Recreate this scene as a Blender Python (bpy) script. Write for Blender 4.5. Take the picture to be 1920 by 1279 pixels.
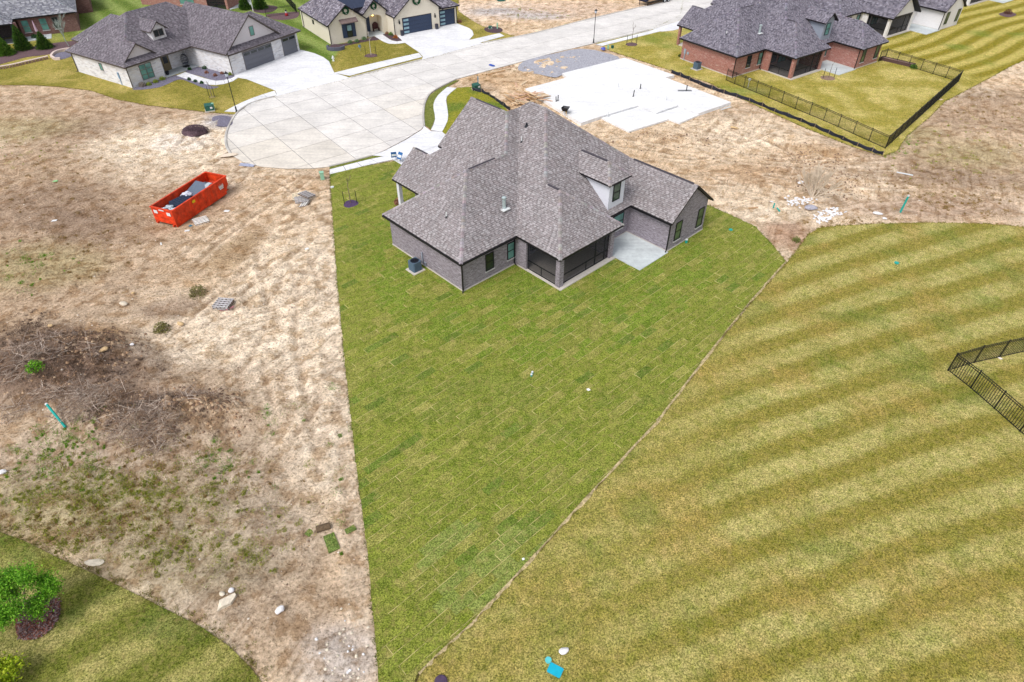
import bpy, bmesh, math, random
import numpy as np
from mathutils import Vector, Matrix
for o in list(bpy.data.objects): bpy.data.objects.remove(o)
SC = bpy.context.scene
COL = SC.collection
rad = math.radians
# ------------------------------------------------------------------ camera
CAM_H, PITCH, FPX = 32.0, rad(40.75), 1241.0
cam = bpy.data.cameras.new("camera"); cam_o = bpy.data.objects.new("camera", cam); COL.objects.link(cam_o)
cam_o.location = (0, 0, CAM_H); cam_o.rotation_euler = (math.pi/2 - PITCH, 0, 0)
cam.sensor_fit = 'HORIZONTAL'; cam.sensor_width = 36; cam.lens = FPX/1920*36; cam.clip_start = .5; cam.clip_end = 2000
SC.camera = cam_o
# ------------------------------------------------------------------ sky and sun (bright overcast)
SUN_EL, SUN_AZ = 53.0, 218.0       # light comes from behind-left of the camera (compass degrees, 0 = +Y)
w = bpy.data.worlds.new("World"); SC.world = w; w.use_nodes = True
nt = w.node_tree; nt.nodes.clear()
sky = nt.nodes.new('ShaderNodeTexSky'); sky.sky_type = 'NISHITA'; sky.sun_disc = False
sky.sun_elevation = rad(SUN_EL); sky.sun_rotation = rad(SUN_AZ); sky.air_density = 1.0; sky.dust_density = 3.0; sky.ozone_density = 1.0
hsv = nt.nodes.new('ShaderNodeHueSaturation'); hsv.inputs['Saturation'].default_value = .30
bg = nt.nodes.new('ShaderNodeBackground'); bg.inputs['Strength'].default_value = .15
wo = nt.nodes.new('ShaderNodeOutputWorld')
nt.links.new(sky.outputs[0], hsv.inputs['Color']); nt.links.new(hsv.outputs[0], bg.inputs['Color']); nt.links.new(bg.outputs[0], wo.inputs['Surface'])
sun = bpy.data.lights.new("sun", 'SUN'); sun.energy = 1.25; sun.angle = rad(24); sun.color = (1, .965, .92)
sun_o = bpy.data.objects.new("sun", sun); COL.objects.link(sun_o); sun_o.location = (-30, -30, 60)
_d = Vector((math.sin(rad(SUN_AZ))*math.cos(rad(SUN_EL)), math.cos(rad(SUN_AZ))*math.cos(rad(SUN_EL)), math.sin(rad(SUN_EL))))
sun_o.rotation_euler = _d.to_track_quat('Z', 'Y').to_euler()
SC.view_settings.view_transform = 'Standard'; SC.view_settings.look = 'None'; SC.view_settings.gamma = 1
SC.view_settings.exposure = 0.48
# ------------------------------------------------------------------ pixel -> place
def G(u, v, z=0.0):
    "point at height z seen at photo pixel (u, v)"
    s, c = math.sin(PITCH), math.cos(PITCH)
    x = (u-960)/FPX; y = (639.5-v)/FPX
    d = (x, c + y*s, -s + y*c)
    t = (z-CAM_H)/d[2]
    return Vector((d[0]*t, d[1]*t, z))
def G2(u, v): p = G(u, v); return (p.x, p.y)
def GL(*uv): return [G2(*q) for q in uv]
def S(r, g, b, k=.85):
    f = lambda c: ((c/255+.055)/1.055)**2.4 if c > 10 else c/255/12.92
    return (f(r)*k, f(g)*k, f(b)*k)
# ------------------------------------------------------------------ noise for terrain
def _hash(ix, iy, s):
    h = np.sin(ix*127.1 + iy*311.7 + s*74.7)*43758.5453
    return h - np.floor(h)
def vnoise(x, y, s=0):
    x = np.asarray(x, float); y = np.asarray(y, float)
    ix = np.floor(x); iy = np.floor(y); fx = x-ix; fy = y-iy
    fx = fx*fx*(3-2*fx); fy = fy*fy*(3-2*fy)
    a = _hash(ix, iy, s); b = _hash(ix+1, iy, s); c = _hash(ix, iy+1, s); d = _hash(ix+1, iy+1, s)
    return (a*(1-fx)+b*fx)*(1-fy) + (c*(1-fx)+d*fx)*fy
def fbm(x, y, s=0, o=4):
    r = 0; a = .5
    for i in range(o): r = r + a*vnoise(x*2**i, y*2**i, s+i*3.1); a *= .5
    return r/.94
def sstep(a, b, x): t = np.clip((x-a)/(b-a), 0, 1); return t*t*(3-2*t)
# ------------------------------------------------------------------ materials
def nodes_of(name):
    m = bpy.data.materials.new(name); m.use_nodes = True
    t = m.node_tree; b = t.nodes['Principled BSDF']
    return m, t, b
def N(t, kind, **kw):
    n = t.nodes.new(kind)
    for k, v in kw.items():
        if k in n.inputs: n.inputs[k].default_value = v
        else: setattr(n, k, v)
    return n
def LK(t, a, b): t.links.new(a, b)
def pos_vec(t, scale=(1, 1, 1), rot=0):
    g = N(t, 'ShaderNodeNewGeometry'); mp = N(t, 'ShaderNodeMapping')
    mp.inputs['Scale'].default_value = scale; mp.inputs['Rotation'].default_value = (0, 0, rot)
    LK(t, g.outputs['Position'], mp.inputs['Vector']); return mp.outputs[0]
def streak_vec(t, rot, along, across):
    "coordinates stretched along the direction rot"
    g = N(t, 'ShaderNodeNewGeometry'); mp = N(t, 'ShaderNodeMapping', vector_type='TEXTURE')
    mp.inputs['Scale'].default_value = (along, across, 1); mp.inputs['Rotation'].default_value = (0, 0, rot)
    LK(t, g.outputs['Position'], mp.inputs['Vector']); return mp.outputs[0]
def ramp(t, fac, stops):
    r = N(t, 'ShaderNodeValToRGB'); e = r.color_ramp.elements
    while len(e) < len(stops): e.new(.5)
    for i, (p, c) in enumerate(stops):
        e[i].position = p; e[i].color = (*c, 1) if len(c) == 3 else c
    LK(t, fac, r.inputs['Fac']); return r.outputs['Color']
def mixc(t, a, b, fac, mode='MIX'):
    m = N(t, 'ShaderNodeMix', data_type='RGBA', blend_type=mode)
    for val, i in ((fac, 0), (a, 6), (b, 7)):
        if hasattr(val, 'is_output'): LK(t, val, m.inputs[i])
        elif i == 0: m.inputs[0].default_value = val
        else: m.inputs[i].default_value = (*val[:3], 1)
    return m.outputs[2]
def mth(t, op, a, b=0.0):
    m = N(t, 'ShaderNodeMath', operation=op)
    for i, val in ((0, a), (1, b)):
        if hasattr(val, 'is_output'): LK(t, val, m.inputs[i])
        else: m.inputs[i].default_value = val
    return m.outputs[0]
def noise(t, vec, scale, detail=4, rough=.6):
    n = N(t, 'ShaderNodeTexNoise', Scale=scale, Detail=detail, Roughness=rough)
    LK(t, vec, n.inputs['Vector']); return n.outputs['Fac']
def bump(t, b, h, strength=.5, dist=.02):
    n = N(t, 'ShaderNodeBump', Strength=strength, Distance=dist)
    LK(t, h, n.inputs['Height']); LK(t, n.outputs[0], b.inputs['Normal'])
def plain(name, col, rough=.7, var=.12, scale=6, bumpd=0, metal=0, spec=.3):
    "one colour with soft wear"
    m, t, b = nodes_of(name); v = pos_vec(t)
    f = noise(t, v, scale, 5)
    lo = tuple(c*(1-var*1.4) for c in col); hi = tuple(min(1, c*(1+var)) for c in col)
    LK(t, ramp(t, f, [(.3, lo), (.7, hi)]), b.inputs['Base Color'])
    b.inputs['Roughness'].default_value = rough; b.inputs['Metallic'].default_value = metal
    b.inputs['Specular IOR Level'].default_value = spec
    if bumpd: bump(t, b, noise(t, v, scale*4, 4), .6, bumpd)
    return m
def attr_col(t, name='Col'):
    a = N(t, 'ShaderNodeAttribute', attribute_name=name); return a.outputs['Color']
# ------------------------------------------------------------------ mesh builder
_ico = None
def ico():
    global _ico
    if _ico is None:
        bm = bmesh.new(); bmesh.ops.create_icosphere(bm, subdivisions=2, radius=1)
        _ico = ([v.co.copy() for v in bm.verts], [[v.index for v in f.verts] for f in bm.faces]); bm.free()
    return _ico
class MB:
    def __init__(s): s.v = []; s.f = []; s.c = []; s.uv = []; s.m = []; s.vc = None; s.mi = 0
    def face(s, pts, col=None, uv=None):
        n = len(s.v); s.v += [tuple(p) for p in pts]; s.f.append(tuple(range(n, n+len(pts)))); s.c.append(col); s.uv.append(uv); s.m.append(s.mi)
    def add(s, verts, faces, col=None):
        n = len(s.v); s.v += [tuple(p) for p in verts]
        for f in faces: s.f.append(tuple(i+n for i in f)); s.c.append(col); s.uv.append(None); s.m.append(s.mi)
    def box(s, x0, x1, y0, y1, z0, z1, col=None):
        s.fbox(((0, 0), (1, 0), (0, 1)), x0, x1, y0, y1, z0, z1, col)
    def fbox(s, F, t0, t1, n0, n1, z0, z1, col=None):
        (ox, oy), (tx, ty), (nx, ny) = F
        P = lambda a, b, z: (ox+tx*a+nx*b, oy+ty*a+ny*b, z)
        vs = [P(a, b, z) for z in (z0, z1) for a, b in ((t0, n0), (t1, n0), (t1, n1), (t0, n1))]
        s.add(vs, [(3, 2, 1, 0), (4, 5, 6, 7), (0, 1, 5, 4), (1, 2, 6, 5), (2, 3, 7, 6), (3, 0, 4, 7)], col)
    def prism(s, poly, z0, z1, col=None, top=None):
        n = len(poly); zt = (lambda p: z1) if top is None else top
        vs = [(p[0], p[1], z0) for p in poly] + [(p[0], p[1], zt(p)) for p in poly]
        fs = [tuple(range(n, 2*n)), tuple(range(n-1, -1, -1))] + [(i, (i+1) % n, n+(i+1) % n, n+i) for i in range(n)]
        s.add(vs, fs, col)
    def tube(s, p0, p1, r0, r1=None, seg=6, col=None, cap=True):
        r1 = r0 if r1 is None else r1
        p0 = Vector(p0); p1 = Vector(p1); d = (p1-p0)
        if d.length < 1e-6: return
        d.normalize(); a = d.orthogonal().normalized(); b = d.cross(a)
        vs = []
        for p, r in ((p0, r0), (p1, r1)):
            for i in range(seg):
                t = 2*math.pi*i/seg; vs.append(p + a*(math.cos(t)*r) + b*(math.sin(t)*r))
        fs = [(i, (i+1) % seg, seg+(i+1) % seg, seg+i) for i in range(seg)]
        if cap: fs += [tuple(range(seg-1, -1, -1)), tuple(range(seg, 2*seg))]
        s.add(vs, fs, col)
    def path(s, pts, r, seg=6, col=None):
        for a, b in zip(pts, pts[1:]): s.tube(a, b, r, r, seg, col)
    def lathe(s, c, prof, seg=14, col=None):
        vs = []; k = len(prof)
        for r, z in prof:
            for i in range(seg):
                t = 2*math.pi*i/seg; vs.append((c[0]+math.cos(t)*r, c[1]+math.sin(t)*r, c[2]+z))
        fs = [(j*seg+i, j*seg+(i+1) % seg, (j+1)*seg+(i+1) % seg, (j+1)*seg+i) for j in range(k-1) for i in range(seg)]
        fs += [tuple(range(seg-1, -1, -1)), tuple(range((k-1)*seg, k*seg))]
        s.add(vs, fs, col)
    def rock(s, c, r, rng, rough=.25, col=None, flat=0):
        V, F = ico(); ph = [rng.uniform(0, 6.3) for _ in range(6)]
        vs = []
        for p in V:
            k = 1 + rough*(math.sin(p.x*2.3+ph[0])*math.sin(p.y*2.1+ph[1]) + .7*math.sin(p.z*3.1+ph[2]+p.x*2) + .35*math.sin(p.y*6+ph[3]+p.z*4))
            vs.append((c[0]+p.x*r[0]*k, c[1]+p.y*r[1]*k, c[2]+max(p.z*r[2]*k, -flat)))
        s.add(vs, F, col)
    def build(s, name, mats, parent=None, smooth=False, loc=None):
        me = bpy.data.meshes.new(name); me.from_pydata(s.v, [], s.f); 
        if not isinstance(mats, (list, tuple)): mats = [mats]
        for m in mats: me.materials.append(m)
        if len(mats) > 1: me.polygons.foreach_set('material_index', s.m)
        if any(c is not None for c in s.c):
            a = me.color_attributes.new('Col', 'FLOAT_COLOR', 'CORNER'); arr = []
            for f, c in zip(s.f, s.c):
                c = c or (.5, .5, .5); arr += [c[0], c[1], c[2], 1.0]*len(f)
            a.data.foreach_set('color', arr)
        if any(u is not None for u in s.uv):
            a = me.uv_layers.new(name='UVMap'); arr = []
            for f, u in zip(s.f, s.uv):
                if u is None: arr += [0.0, 0.0]*len(f)
                else:
                    for q in u: arr += [q[0], q[1]]
            a.data.foreach_set('uv', arr)
        if smooth: me.polygons.foreach_set('use_smooth', [True]*len(me.polygons))
        me.update()
        o = bpy.data.objects.new(name, me); COL.objects.link(o)
        if parent is not None: o.parent = parent
        if loc is not None: o.location = loc
        return o
def tag(o, label=None, cat=None, group=None, kind=None):
    if label: o['label'] = label
    if cat: o['category'] = cat
    if group: o['group'] = group
    if kind: o['kind'] = kind
    return o
def thing(name, label, cat, loc=(0, 0, 0), rotz=0, group=None):
    o = bpy.data.objects.new(name, None); COL.objects.link(o); o.empty_display_size = .2
    o.location = loc; o.rotation_euler = (0, 0, rotz); return tag(o, label, cat, group)
# ------------------------------------------------------------------ polygons
def clip_half(poly, n, c):
    "keep the side n.p <= c"
    out = []; k = len(poly)
    for i in range(k):
        p = poly[i]; q = poly[(i+1) % k]
        dp = n[0]*p[0]+n[1]*p[1]-c; dq = n[0]*q[0]+n[1]*q[1]-c
        if dp <= 0: out.append(p)
        if (dp < 0 < dq) or (dq < 0 < dp):
            t = dp/(dp-dq); out.append((p[0]+(q[0]-p[0])*t, p[1]+(q[1]-p[1])*t))
    return out
def clip_rect(poly, x0, x1, y0, y1):
    for n, c in (((-1, 0), -x0), ((1, 0), x1), ((0, -1), -y0), ((0, 1), y1)):
        poly = clip_half(poly, n, c)
        if len(poly) < 3: return []
    return poly
def area(p): return .5*sum(p[i][0]*p[(i+1) % len(p)][1]-p[(i+1) % len(p)][0]*p[i][1] for i in range(len(p)))
def clean(poly):
    out = []
    for p in poly:
        if not out or abs(p[0]-out[-1][0])+abs(p[1]-out[-1][1]) > 1e-5: out.append(p)
    if len(out) > 1 and abs(out[0][0]-out[-1][0])+abs(out[0][1]-out[-1][1]) < 1e-5: out.pop()
    return out
def inside(poly, X, Y):
    X = np.asarray(X); Y = np.asarray(Y); r = np.zeros(X.shape, bool)
    for i in range(len(poly)):
        x0, y0 = poly[i]; x1, y1 = poly[(i+1) % len(poly)]
        if y0 == y1: continue
        c = ((y0 > Y) != (y1 > Y)) & (X < (x1-x0)*(Y-y0)/(y1-y0)+x0)
        r ^= c
    return r
def edge_dist(poly, X, Y, closed=True):
    d = np.full(np.shape(X), 1e9)
    k = len(poly)
    for i in range(k if closed else k-1):
        x0, y0 = poly[i]; x1, y1 = poly[(i+1) % k]; dx = x1-x0; dy = y1-y0; L = dx*dx+dy*dy+1e-12
        t = np.clip(((X-x0)*dx+(Y-y0)*dy)/L, 0, 1); d = np.minimum(d, np.hypot(X-x0-t*dx, Y-y0-t*dy))
    return d
def smooth_line(pts, n=8, closed=False):
    "Catmull-Rom through the points"
    out = []; k = len(pts)
    for i in range(k if closed else k-1):
        g = lambda j: pts[j % k] if closed else pts[max(0, min(k-1, j))]
        a, b, c, d = g(i-1), g(i), g(i+1), g(i+2)
        for j in range(n):
            t = j/n
            out.append(tuple(.5*(2*b[q]+(c[q]-a[q])*t+(2*a[q]-5*b[q]+4*c[q]-d[q])*t*t+(3*b[q]-a[q]-3*c[q]+d[q])*t**3) for q in range(2)))
    if not closed: out.append(tuple(pts[-1]))
    return out
def grid_sheet(name, poly, cell, mat, zf, colf=None, keep=None, parent=None, kind='structure'):
    "polygon cut into a square grid; zf(x,y) height, colf(x,y) -> rgb arrays; keep(x,y): mask of cells"
    xs = [p[0] for p in poly]; ys = [p[1] for p in poly]
    x0 = math.floor(min(xs)/cell)*cell; y0 = math.floor(min(ys)/cell)*cell
    nx = int((max(xs)-x0)/cell)+1; ny = int((max(ys)-y0)/cell)+1
    gx, gy = np.meshgrid(x0+np.arange(nx+1)*cell, y0+np.arange(ny+1)*cell)
    ins = inside(poly, gx, gy)
    full = ins[:-1, :-1] & ins[1:, :-1] & ins[:-1, 1:] & ins[1:, 1:]
    bnd = np.zeros_like(full)
    k = len(poly)
    for i in range(k):     # mark cells crossed by an edge
        a = poly[i]; b = poly[(i+1) % k]; L = math.hypot(b[0]-a[0], b[1]-a[1]); m = max(2, int(L/cell*4)+2)
        for tt in np.linspace(0, 1, m):
            cx = int((a[0]+(b[0]-a[0])*tt-x0)/cell); cy = int((a[1]+(b[1]-a[1])*tt-y0)/cell)
            if 0 <= cx < nx and 0 <= cy < ny: bnd[cy, cx] = True
    some = ins[:-1, :-1] | ins[1:, :-1] | ins[:-1, 1:] | ins[1:, 1:]
    bnd |= some & ~full
    if keep is not None:
        kk = keep(gx[:-1, :-1]+cell/2, gy[:-1, :-1]+cell/2); full &= kk; bnd &= kk
    full &= ~bnd
    idx = -np.ones(gx.shape, int)
    fy, fx = np.nonzero(full)
    for dy in (0, 1):
        for dx in (0, 1): idx[fy+dy, fx+dx] = 0
    used = idx == 0; idx[used] = np.arange(used.sum())
    vx = list(gx[used]); vy = list(gy[used])
    faces = np.stack([idx[fy, fx], idx[fy, fx+1], idx[fy+1, fx+1], idx[fy+1, fx]], 1).tolist()
    by, bx = np.nonzero(bnd)
    for cy, cx in zip(by, bx):
        q = clean(clip_rect(poly, x0+cx*cell, x0+(cx+1)*cell, y0+cy*cell, y0+(cy+1)*cell))
        if len(q) < 3 or abs(area(q)) < 1e-5: continue
        if area(q) < 0: q = q[::-1]
        n = len(vx); vx += [p[0] for p in q]; vy += [p[1] for p in q]; faces.append(list(range(n, n+len(q))))
    X = np.array(vx); Y = np.array(vy); Z = zf(X, Y)*np.ones_like(X)
    me = bpy.data.meshes.new(name); me.from_pydata(np.stack([X, Y, Z], 1).tolist(), [], faces)
    me.materials.append(mat); me.polygons.foreach_set('use_smooth', [True]*len(faces))
    if colf is not None:
        c = np.ones((len(X), 4)); c[:, :3] = np.stack(colf(X, Y), 1)
        a = me.color_attributes.new('Col', 'FLOAT_COLOR', 'POINT'); a.data.foreach_set('color', c.ravel())
    o = bpy.data.objects.new(name, me); COL.objects.link(o)
    if parent is not None: o.parent = parent
    elif kind: o['kind'] = kind
    return o
# ================================================================== surface materials
def grass_material(name, use_obj=False):
    m, t, b = nodes_of(name); v = pos_vec(t)
    base = N(t, 'ShaderNodeObjectInfo').outputs['Color'] if use_obj else attr_col(t)
    n1 = noise(t, v, 13, 5, .78); n2 = noise(t, v, 1.5, 5, .65); n3 = noise(t, v, 28, 3, .6)
    k1 = ramp(t, n1, [(.37, (.24, .27, .14)), (.5, (.98, .98, .96)), (.63, (2.1, 2.0, 2.1))])
    k2 = ramp(t, n2, [(.32, (.74, .82, .56)), (.5, (1, 1, 1)), (.68, (1.28, 1.18, 1.42))])
    c = mixc(t, mixc(t, base, k1, 1, 'MULTIPLY'), k2, 1, 'MULTIPLY')
    sp = ramp(t, n3, [(.60, (0, 0, 0)), (.72, (1, 1, 1))])
    c = mixc(t, c, S(205, 190, 130), mth(t, 'MULTIPLY', sp, .30))
    c = mixc(t, c, S(172, 154, 98), mth(t, 'MULTIPLY', ramp(t, noise(t, v, 2.6, 6, .7), [(.5, (0, 0, 0)), (.68, (1, 1, 1))]), .5))
    LK(t, c, b.inputs['Base Color']); b.inputs['Roughness'].default_value = .95; b.inputs['Specular IOR Level'].default_value = .1
    bump(t, b, mth(t, 'ADD', n1, mth(t, 'MULTIPLY', n3, .5)), .9, .06)
    return m
m, t, b = nodes_of('dry_turf_edge'); v = pos_vec(t)
LK(t, mixc(t, S(122, 126, 52), S(204, 190, 128), ramp(t, noise(t, v, 1.1, 5, .7), [(.42, (0, 0, 0)), (.56, (1, 1, 1))])), b.inputs['Base Color']); b.inputs['Roughness'].default_value = 1; M_STRAW = m
M_GRASS = grass_material('grass'); M_SOD = grass_material('sod_grass', True)
def soil_material(name):
    m, t, b = nodes_of(name); v = pos_vec(t); base = attr_col(t)
    n1 = noise(t, v, 1.1, 9, .68); n2 = noise(t, v, 5, 10, .78); n3 = noise(t, v, .8, 10, .66)
    s1 = noise(t, streak_vec(t, rad(64), 3.4, .34), 1.0, 6, .62); s2 = noise(t, streak_vec(t, rad(20), 3.0, .30), 1.0, 6, .62)
    sm = ramp(t, noise(t, v, .22, 3), [(.42, (0, 0, 0)), (.58, (1, 1, 1))])
    st = mixc(t, ramp(t, s1, [(.36, (.70, .64, .57)), (.46, (1, 1, 1)), (.6, (1.14, 1.15, 1.16))]), ramp(t, s2, [(.36, (.70, .64, .57)), (.46, (1, 1, 1)), (.6, (1.14, 1.15, 1.16))]), sm)
    rn = N(t, 'ShaderNodeTexNoise', Scale=1.9, Detail=8.0, Roughness=.6); rn.noise_type = 'RIDGED_MULTIFRACTAL'; LK(t, v, rn.inputs['Vector'])
    vo = N(t, 'ShaderNodeTexVoronoi', Scale=5.0); LK(t, v, vo.inputs['Vector'])
    k1 = ramp(t, n1, [(.36, (.86, .83, .80)), (.5, (1.04, 1.03, 1.02)), (.64, (1.16, 1.16, 1.16))])
    k2 = ramp(t, n2, [(.36, (.40, .35, .30)), (.45, (.95, .93, .91)), (.64, (1.34, 1.35, 1.37))])
    k3 = ramp(t, n3, [(.42, (.80, .72, .63)), (.47, (1.0, .98, .96)), (.55, (1.16, 1.17, 1.19))])
    c = mixc(t, mixc(t, mixc(t, base, k1, 1, 'MULTIPLY'), k2, 1, 'MULTIPLY'), k3, 1, 'MULTIPLY')
    c = mixc(t, c, st, .85, 'MULTIPLY')
    LK(t, c, b.inputs['Base Color']); b.inputs['Roughness'].default_value = .95; b.inputs['Specular IOR Level'].default_value = .12
    h = mth(t, 'ADD', mth(t, 'ADD', mth(t, 'MULTIPLY', n1, 1.2), mth(t, 'ADD', mth(t, 'MULTIPLY', s1, 1.2), mth(t, 'MULTIPLY', rn.outputs['Fac'], .35))), mth(t, 'ADD', n2, mth(t, 'MULTIPLY', vo.outputs['Distance'], .35)))
    bump(t, b, h, 1.0, .2)
    return m
M_SOIL = soil_material('bare_soil')
def concrete_material(name, col, stain=.25, use_obj=False):
    m, t, b = nodes_of(name); v = pos_vec(t)
    n1 = noise(t, v, .35, 7, .6); n2 = noise(t, v, 3.5, 6, .65); n3 = noise(t, pos_vec(t, (.25, 3.0, 1), rad(-38)), .9, 5, .6)
    lo = tuple(c*(1-stain) for c in col); hi = tuple(min(.92, c*1.06) for c in col)
    c = ramp(t, n1, [(.33, lo), (.62, hi)])
    c = mixc(t, c, ramp(t, n2, [(.3, (.86, .86, .87)), (.65, (1.05, 1.05, 1.04))]), 1, 'MULTIPLY')
    c = mixc(t, c, ramp(t, n3, [(.3, (.88, .88, .89)), (.6, (1.04, 1.04, 1.03))]), 1, 'MULTIPLY')
    if use_obj: c = mixc(t, c, N(t, 'ShaderNodeObjectInfo').outputs['Color'], 1, 'MULTIPLY')
    LK(t, c, b.inputs['Base Color']); b.inputs['Roughness'].default_value = .85; b.inputs['Specular IOR Level'].default_value = .2
    bump(t, b, n2, .25, .01); return m
M_STREET = concrete_material('street_concrete', S(230, 226, 223), .13, True)
M_WALK = concrete_material('new_concrete', S(243, 243, 247, .80), .10, True)
M_SLAB = concrete_material('foundation_concrete', S(250, 250, 252, .76), .06)
M_JOINT = plain('joint_filler', S(140, 138, 140), .9, .2)
M_KERB = concrete_material('kerb_concrete', S(205, 200, 195), .3)
M_PATIO = concrete_material('patio_concrete', S(206, 213, 216), .14)
M_MULCH = plain('mulch', S(92, 72, 78), .95, .5, 9, .05)
M_MULCHB = plain('brown_mulch', S(112, 88, 92), .95, .45, 8, .05)
M_REDMULCH = plain('red_mulch', S(130, 80, 70), .95, .5, 9, .05)
M_GRAVEL = plain('grey_gravel', S(124, 120, 138), .95, .35, 7, .04); M_GRAVELP = plain('pale_gravel', S(172, 172, 182), .95, .3, 5, .04)
# ================================================================== the lie of the land (polygons read from the photograph)
SOD_L = [(619, 326), (625, 420), (632, 520), (648, 690), (668, 870), (690, 1040), (712, 1290)]
SOD_R = [(772, 1290), (784, 1262), (830, 1215), (880, 1170), (905, 1142), (960, 1085), (1030, 1008), (1100, 930), (1230, 790), (1345, 640), (1410, 560), (1472, 490)]
P_SOD = GL(*SOD_L, *SOD_R, (1450, 462), (1415, 425), (1335, 388), (1150, 330), (900, 300), (800, 308), (738, 303), (680, 313))
P_MOWN = GL((776, 1292), (788, 1264), (834, 1217), (884, 1172), (909, 1144), (964, 1087), (1034, 1010), (1104, 932), (1234, 792), (1349, 642), (1414, 562), (1476, 492), (1500, 462), (1516, 440), (1535, 428),
            (1570, 424), (1640, 420), (1740, 418), (1850, 420), (1920, 426), (2080, 445), (2080, 1420), (776, 1420))
P_CORNER = GL((-140, 945), (-60, 975), (0, 998), (40, 1012), (100, 1042), (180, 1078), (250, 1112), (330, 1152), (380, 1177), (430, 1212), (470, 1252), (500, 1292), (520, 1420), (-200, 1420))
P_NW = GL((-140, 158), (0, 160), (60, 160), (110, 163), (170, 170), (220, 187), (280, 198), (340, 205), (385, 210), (440, 215), (471, 196), (515, 183), (656, 148), (792, 114), (905, 83), (967, 69),
          (945, 62), (905, 50), (880, 36), (858, 20), (864, -40), (400, -60), (-300, -60))
P_NE = GL((1118, 81), (1145, 96), (1250, 130), (1330, 156), (1400, 190), (1500, 236), (1600, 276), (1656, 293), (1682, 283), (1700, 255), (1740, 222), (1772, 190), (1830, 160), (1900, 122), (2000, 80), (2150, -40), (1290, -40), (1275, 30), (1222, 55))
P_FRONT = GL((829, 249), (840, 224), (838, 198), (837, 183), (846, 172), (857, 165), (884, 163), (905, 172), (930, 186), (950, 205), (960, 240), (900, 280), (850, 275))
P_VERGE1 = GL((618, 312), (660, 303), (700, 293), (717, 294), (680, 303), (618, 318.5))
P_VERGE2 = GL((797, 236), (795.5, 215), (798, 195), (806, 179), (820, 169), (841, 158), (852, 152), (862, 151), (838, 164), (821, 180), (813, 198), (816, 224), (808, 243))
STREET_NEAR = [(1330, 20), (1222, 56), (1113, 82), (1040, 99), (960, 121), (900, 137), (855, 149), (838, 157), (818, 167.5), (804, 178), (796, 195), (793.5, 215), (795, 236), (790, 243), (760, 262), (720, 283), (700, 291.5), (660, 302), (617, 313)]
STREET_BULB = [(590, 316), (540, 317), (490, 313), (455, 304), (434, 291), (424, 271), (426, 245), (443, 214), (471, 194), (513, 181.5)]
STREET_FAR = [(656, 146), (792, 112), (905, 81), (1000, 63), (1102, 37), (1210, 12), (1290, -10), (1420, -42)]
P_STREET = GL(*STREET_NEAR, *STREET_BULB, *STREET_FAR, (1560, -42))
P_SLABLOT = GL((981, 173), (1064, 150), (1054, 142), (1170.5, 112.7), (1264, 145.6), (1247, 150), (1370, 196.6), (1274, 233), (1253.6, 225.8), (1179.3, 249), (1126.8, 225.8), (1089, 236))
P_GRAVEL = GL((972, 132), (985, 114), (1040, 101), (1085, 92), (1130, 98), (1163, 112), (1110, 127), (1056, 141), (1040, 146), (1010, 140))
P_DRA = GL((699, 292.5), (722, 284), (762, 263), (792, 244), (795, 237), (808, 247), (829, 248.5), (846, 262), (852, 290), (800, 315), (756, 312), (738, 301), (719, 294))
P_WALKS = GL((617, 318), (660, 307), (721, 293), (739, 301), (700, 310), (617, 330))
COVERS = [P_DRA, P_WALKS, P_SOD, P_MOWN, P_CORNER, P_NW, P_NE, P_FRONT, P_VERGE1, P_VERGE2, P_STREET, P_SLABLOT]
# mounds on the bare lots: centre pixel, radii in metres, height
MOUNDS = [((120, 705), 5.5, 2.2, 1.4), ((195, 660), 2.4, 1.4, 1.5), ((270, 805), 3.6, 1.5, 1.6), ((385, 780), 2.6, 1.3, 1.5), ((60, 650), 4, 2, .8), ((170, 760), 3, 1.4, .8), ((330, 730), 3.0, 1.4, .35), ((350, 560), 2.2, 1.1, .25),
          ((1560, 335), 4.5, 2, .5), ((1470, 262), 3, 1.6, .5), ((1610, 350), 3, 1.6, .45), ((1240, 262), 5, 1.2, .35), ((1340, 225), 4, 1.0, .3), ((1790, 250), 7, 3, .5), ((1880, 190), 6, 3, .5), ((930, 190), 2.2, 1.0, .4), ((960, 160), 3.0, 1.2, .35),
          ((690, 300), .1, .1, 0), ((1480, 430), 2, 1, .15), ((980, 20), 6, 2, .4)]
MOUNDS = [(G(*c), a, b, h) for c, a, b, h in MOUNDS]
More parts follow.
